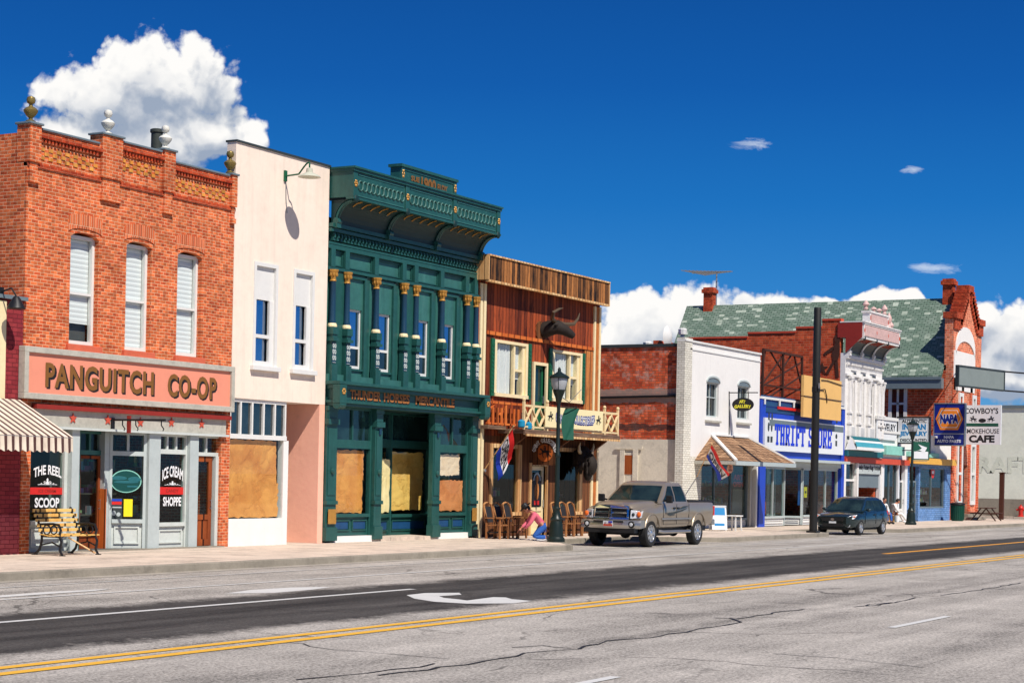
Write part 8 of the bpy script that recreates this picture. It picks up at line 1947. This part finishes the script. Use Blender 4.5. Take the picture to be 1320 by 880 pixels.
def hand(mb, w, d, up):   # palm and five curled fingers: w wrist, d pointing direction, up back-of-hand normal
    w, d, up = Vector(w), Vector(d).normalized(), Vector(up).normalized(); sd = d.cross(up).normalized()
    mb.tube([w, w+d*.04, w+d*.09], [.028, .04, .038], 8, flat=.55)
    for k, l in enumerate((.07, .085, .08, .062)):
        o = w+d*.085+sd*(-.03+.02*k); mb.tube([o, o+d*l*.5-up*.008, o+d*l*.8-up*.03, o+d*l*.9-up*.05], [.0105, .0098, .009, .007], 6)
    o = w+d*.03-sd*.032; mb.tube([o, o-sd*.025+d*.025-up*.01, o-sd*.03+d*.055-up*.025], [.012, .0105, .008], 6)
def person(loc, rotz, label, pose, shirt, trousers, hat=None, hair='hair', shoes='dark_cloth'):
    P = {k: Vector(v) for k, v in pose.items()}; o = thing('person', label, 'person', (0, 0, 0)); o.location = loc; o.rotation_euler = (0, 0, rotz)
    chest, neck, head, pel = P['chest'], P['neck'], P['head'], P['pelvis']
    pts = {'pel': (pel, (.13, .11)), 'wa': ((pel+chest)/2, (.115, .095)), 'ch': (chest, (.14, .11)), 'nk': (neck, .055), 'hd0': (neck.lerp(head, .5), .055)}
    ed = [('pel', 'wa'), ('wa', 'ch'), ('ch', 'nk'), ('nk', 'hd0')]
    for s_ in 'lr':
        for a, r in (('sh', .065), ('el', .045), ('wr', .028)): pts[a+s_] = (P[a+s_], r)
        for a, r in (('hp', .095), ('kn', .065), ('an', .04), ('to', .035)): pts[a+s_] = (P[a+s_], r)
        ed += [('ch', 'sh'+s_), ('sh'+s_, 'el'+s_), ('el'+s_, 'wr'+s_), ('pel', 'hp'+s_), ('hp'+s_, 'kn'+s_), ('kn'+s_, 'an'+s_), ('an'+s_, 'to'+s_)]
    bo = skin('body', pts, ed, M['skin'], o, None)
    f = Vector(pose['face']).normalized(); up = (head-neck).normalized(); sd = f.cross(up).normalized(); up = sd.cross(f).normalized()
    T = Matrix((sd, f, up)).transposed(); m = MB()
    m.ell(head, (.075, .095, .115), 14, 10, T); m.ell(head+f*.03-up*.06, (.055, .06, .055), 10, 8, T); m.tube([head+f*.09+up*.015, head+f*.118-up*.02, head+f*.095-up*.03], [.008, .014, .012], 6)
    for s_ in (-1, 1): m.ell(head+sd*.077*s_, (.012, .022, .034), 8, 6, T)
    m.ell(head+f*.088-up*.058, (.026, .01, .009), 8, 6, T)
    for s_ in 'lr': hand(m, P['wr'+s_], P['wr'+s_]-P['el'+s_], pose.get('back'+s_, (0, 0, 1)))
    add_mesh(bo, m)
    e = MB(); [e.ell(head+f*.088+sd*.03*s_+up*.012, (.011, .008, .008), 8, 6, T) for s_ in (-1, 1)]; e.build('eyes', M['black'], bo, org=(0, 0, 0))
    h = MB(); h.ell(head-f*.018+up*.025, (.084, .1, .112), 14, 10, T); h.build('hair', M[hair], o, smooth=True, org=(0, 0, 0))
    sp = {'pel': (pel.lerp(chest, .08), (.15, .125)), 'wa': ((pel+chest)/2, (.14, .118)), 'ch': (chest, (.165, .13)), 'nk': (chest.lerp(neck, .72), .075)}; se = [('pel', 'wa'), ('wa', 'ch'), ('ch', 'nk')]
    for s_ in 'lr':
        sp['sh'+s_] = (P['sh'+s_], .083); sp['el'+s_] = (P['el'+s_], .062); sp['wr'+s_] = (P['el'+s_].lerp(P['wr'+s_], .86), .044); se += [('ch', 'sh'+s_), ('sh'+s_, 'el'+s_), ('el'+s_, 'wr'+s_)]
    skin('shirt', sp, se, M[shirt], o, None)
    tp = {'pel': (pel+(chest-pel)*.12, (.15, .125)), 'lo': (pel, (.15, .125))}; te = [('pel', 'lo')]
    for s_ in 'lr':
        tp['hp'+s_] = (P['hp'+s_], .112); tp['kn'+s_] = (P['kn'+s_], .08); tp['an'+s_] = (P['kn'+s_].lerp(P['an'+s_], .93), .058); te += [('lo', 'hp'+s_), ('hp'+s_, 'kn'+s_), ('kn'+s_, 'an'+s_)]
    skin('trousers', tp, te, M[trousers], o, None)
    for s_ in 'lr':
        a, t = P['an'+s_], P['to'+s_]; MB().tube([a+(a-t)*.35, a+(t-a)*.3+Vector((0, 0, -.01)), t, t+(t-a)*.15], [.04, .055, .05, .03], 8).build('shoe', M[shoes], o, smooth=True, org=(0, 0, 0))
    if hat:
        m = MB(); T4 = Matrix.Translation(head+up*.07-f*.005) @ T.to_4x4(); q = MB(T4); q.lathe([(.18, .02), (.185, .035), (.1, .02), (.095, .08), (.085, .13), (.05, .145), (.001, .13)], (0, 0, 0), 18, sc=(.95, 1.12)); q.build('hat', M[hat], o, smooth=30, org=(0, 0, 0))
    return o
# local frame: facing +X, left side +Y
kneel = dict(pelvis=(-.12, 0, .42), chest=(.16, 0, .74), neck=(.28, 0, .86), head=(.40, 0, .92), face=(.75, 0, -.65), shl=(.2, .19, .76), shr=(.2, -.19, .76), ell=(.34, .24, .5), elr=(.36, -.2, .52), wrl=(.52, .16, .32), wrr=(.56, -.12, .34),
             hpl=(-.1, .1, .38), hpr=(-.12, -.1, .38), knl=(.22, .13, .10), knr=(.16, -.14, .10), anl=(-.22, .12, .08), anr=(-.28, -.13, .08), tol=(-.36, .12, .04), tor=(-.42, -.13, .04))
x, y = 47.55, 26.5
k_ = math.tan(TH-math.atan((697-660)/FOC)); y = 26.35; x = y/k_
person((x, y, SW), rad(128), 'kneeling person in pink shirt, blue jeans and black hat leaning over', kneel, 'pink_shirt', 'denim', hat='black')
pc = thing('white_cloth', 'white cloth lying on the pavement under the kneeling person', 'cloth', (x-.1, y-.1, SW)); m = MB(); rnd = random.Random(4); n = 10
vs = [(x-.75+1.1*i/n, y-.45+.5*j/n, SW+.012+abs(rnd.gauss(0, .012))) for i in range(n+1) for j in range(n+1)]; m.add(vs, [(i*(n+1)+j, (i+1)*(n+1)+j, (i+1)*(n+1)+j+1, i*(n+1)+j+1) for i in range(n) for j in range(n)]); m.build('sheet', M['white_cloth'], pc, smooth='all')
sit = dict(pelvis=(0, 0, .52), chest=(.06, 0, .88), neck=(.1, 0, 1.04), head=(.15, 0, 1.17), face=(.9, .1, -.25), shl=(.06, .2, .92), shr=(.06, -.2, .92), ell=(.16, .25, .66), elr=(.16, -.25, .66), wrl=(.36, .12, .56), wrr=(.36, -.12, .56),
           hpl=(.05, .1, .5), hpr=(.05, -.1, .5), knl=(.45, .14, .5), knr=(.45, -.14, .5), anl=(.52, .14, .1), anr=(.56, -.14, .1), tol=(.68, .14, .05), tor=(.72, -.14, .05))
lean = dict(sit, chest=(.12, 0, .86), neck=(.2, 0, 1.0), head=(.28, 0, 1.11), knl=(.40, .13, .54), knr=(.42, -.13, .5), anl=(.62, .16, .12), anr=(.75, -.16, .1), tol=(.78, .18, .05), tor=(.9, -.18, .05))
def onray(px, v): k = math.tan(TH-math.atan((px-660)/FOC)); return v/k, v
x, y = onray(1138, 27.6); person((x, y, SW), rad(-120), 'seated person in white shirt with a black backpack beside the parked car', sit, 'white_cloth', 'denim')
bk = thing('backpack', 'black backpack on the back of the seated person in white shirt', 'backpack', (x, y, SW+.8)); m = MB(); d = Vector((math.cos(rad(-120)), math.sin(rad(-120)), 0)); c = Vector((x, y, SW+.8))-d*.17; m.ell(c, (.16, .16, .24), 12, 8); m.build('bag', M['dark_cloth'], bk, smooth=True); m = MB(); sd = Vector((-d.y, d.x, 0)); [m.tube([c+sd*s_*.12+Vector((0, 0, .18)), c+sd*s_*.13+d*.2+Vector((0, 0, .24)), c+sd*s_*.14+d*.36+Vector((0, 0, .05)), c+sd*s_*.13+d*.2-Vector((0, 0, .15))], .022, 5) for s_ in (-1, 1)]; m.build('strap', M['dark_cloth'], bk)
for (xx, yy) in ((x, y),): st = thing('low_bench', 'low pale bench under the seated person with a backpack', 'bench', (xx, yy, SW)); MB().box(xx-.5, xx+.35, yy-.05, yy+.35, SW+.38, SW+.43).build('seat', M['pale_wood'], st); [MB().box(xx+q, xx+q+.06, yy+.0, yy+.3, SW, SW+.38).build('leg', M['pale_wood'], st) for q in (-.45, .24)]
x, y = onray(1151, 27.6); person((x, y, SW), rad(-55), 'seated person all in white with dark hair, legs stretched out', lean, 'white_cloth', 'white_cloth', shoes='white_cloth')
st = thing('low_bench', 'low pale bench under the seated person dressed all in white', 'bench', (x, y, SW)); MB().box(x-.35, x+.45, y-.05, y+.35, SW+.38, SW+.43).build('seat', M['pale_wood'], st); [MB().box(x+q, x+q+.06, y+.0, y+.3, SW, SW+.38).build('leg', M['pale_wood'], st) for q in (-.3, .34)]
# ================================================================ pieces that stand apart become parts of their own
def islands(me):
    n = len(me.vertices); par = list(range(n))
    def find(a):
        while par[a] != a: par[a] = par[par[a]]; a = par[a]
        return a
    for p in me.polygons:
        v = p.vertices; r = find(v[0])
        for q in v[1:]: par[find(q)] = r
    d = {}
    for i in range(n): d.setdefault(find(i), []).append(i)
    return list(d.values())
def split_apart(o, gap=.2):
    me = o.data; isl = islands(me)
    if len(isl) < 2 or len(isl) > 900: return
    bb = []
    for vs in isl:
        cs = [me.vertices[i].co for i in vs]; bb.append([min(c[k] for c in cs)-gap/2 for k in range(3)]+[max(c[k] for c in cs)+gap/2 for k in range(3)])
    m = len(isl); par = list(range(m))
    def find(a):
        while par[a] != a: par[a] = par[par[a]]; a = par[a]
        return a
    for i in range(m):
        for j in range(i+1, m):
            if all(bb[i][k] <= bb[j][k+3] and bb[j][k] <= bb[i][k+3] for k in range(3)): par[find(i)] = find(j)
    cl = {}
    for i in range(m): cl.setdefault(find(i), []).append(i)
    if len(cl) < 2 or len(cl) > 90: return
    groups = sorted(cl.values(), key=lambda g: -sum(len(isl[i]) for i in g)); who = {}
    for gi, g in enumerate(groups):
        for i in g:
            for v in isl[i]: who[v] = gi
    polys = [[] for _ in groups]
    for p in me.polygons: polys[who[p.vertices[0]]].append(p)
    base = o.name.split('.')[0]
    for gi, ps in enumerate(polys):
        ids = sorted({v for p in ps for v in p.vertices}); ix = {v: k for k, v in enumerate(ids)}
        nm = bpy.data.meshes.new(base); nm.from_pydata([me.vertices[v].co[:] for v in ids], [], [[ix[v] for v in p.vertices] for p in ps]); nm.update()
        for mt in me.materials: nm.materials.append(mt)
        nm.polygons.foreach_set('material_index', [p.material_index for p in ps]); nm.polygons.foreach_set('use_smooth', [p.use_smooth for p in ps])
        if any(p.use_smooth for p in ps): nm.set_sharp_from_angle(angle=rad(40))
        if gi == 0: first = nm; continue
        c = o.copy(); c.name = base; c.data = nm; COL.objects.link(c)
    o.data = first
bpy.context.view_layer.update()
SKIP = {'body', 'shirt', 'trousers', 'hair', 'hat', 'shoe', 'eyes', 'goods', 'slats', 'riders', 'legs'}
for o in [o for o in list(COL.objects) if o.type == 'MESH' and o.parent]:
    r = o
    while r.parent: r = r.parent
    if o.name.split('.')[0] in SKIP or r.get('category') in ('person', 'chair') or o.data.users > 1: continue
    split_apart(o)
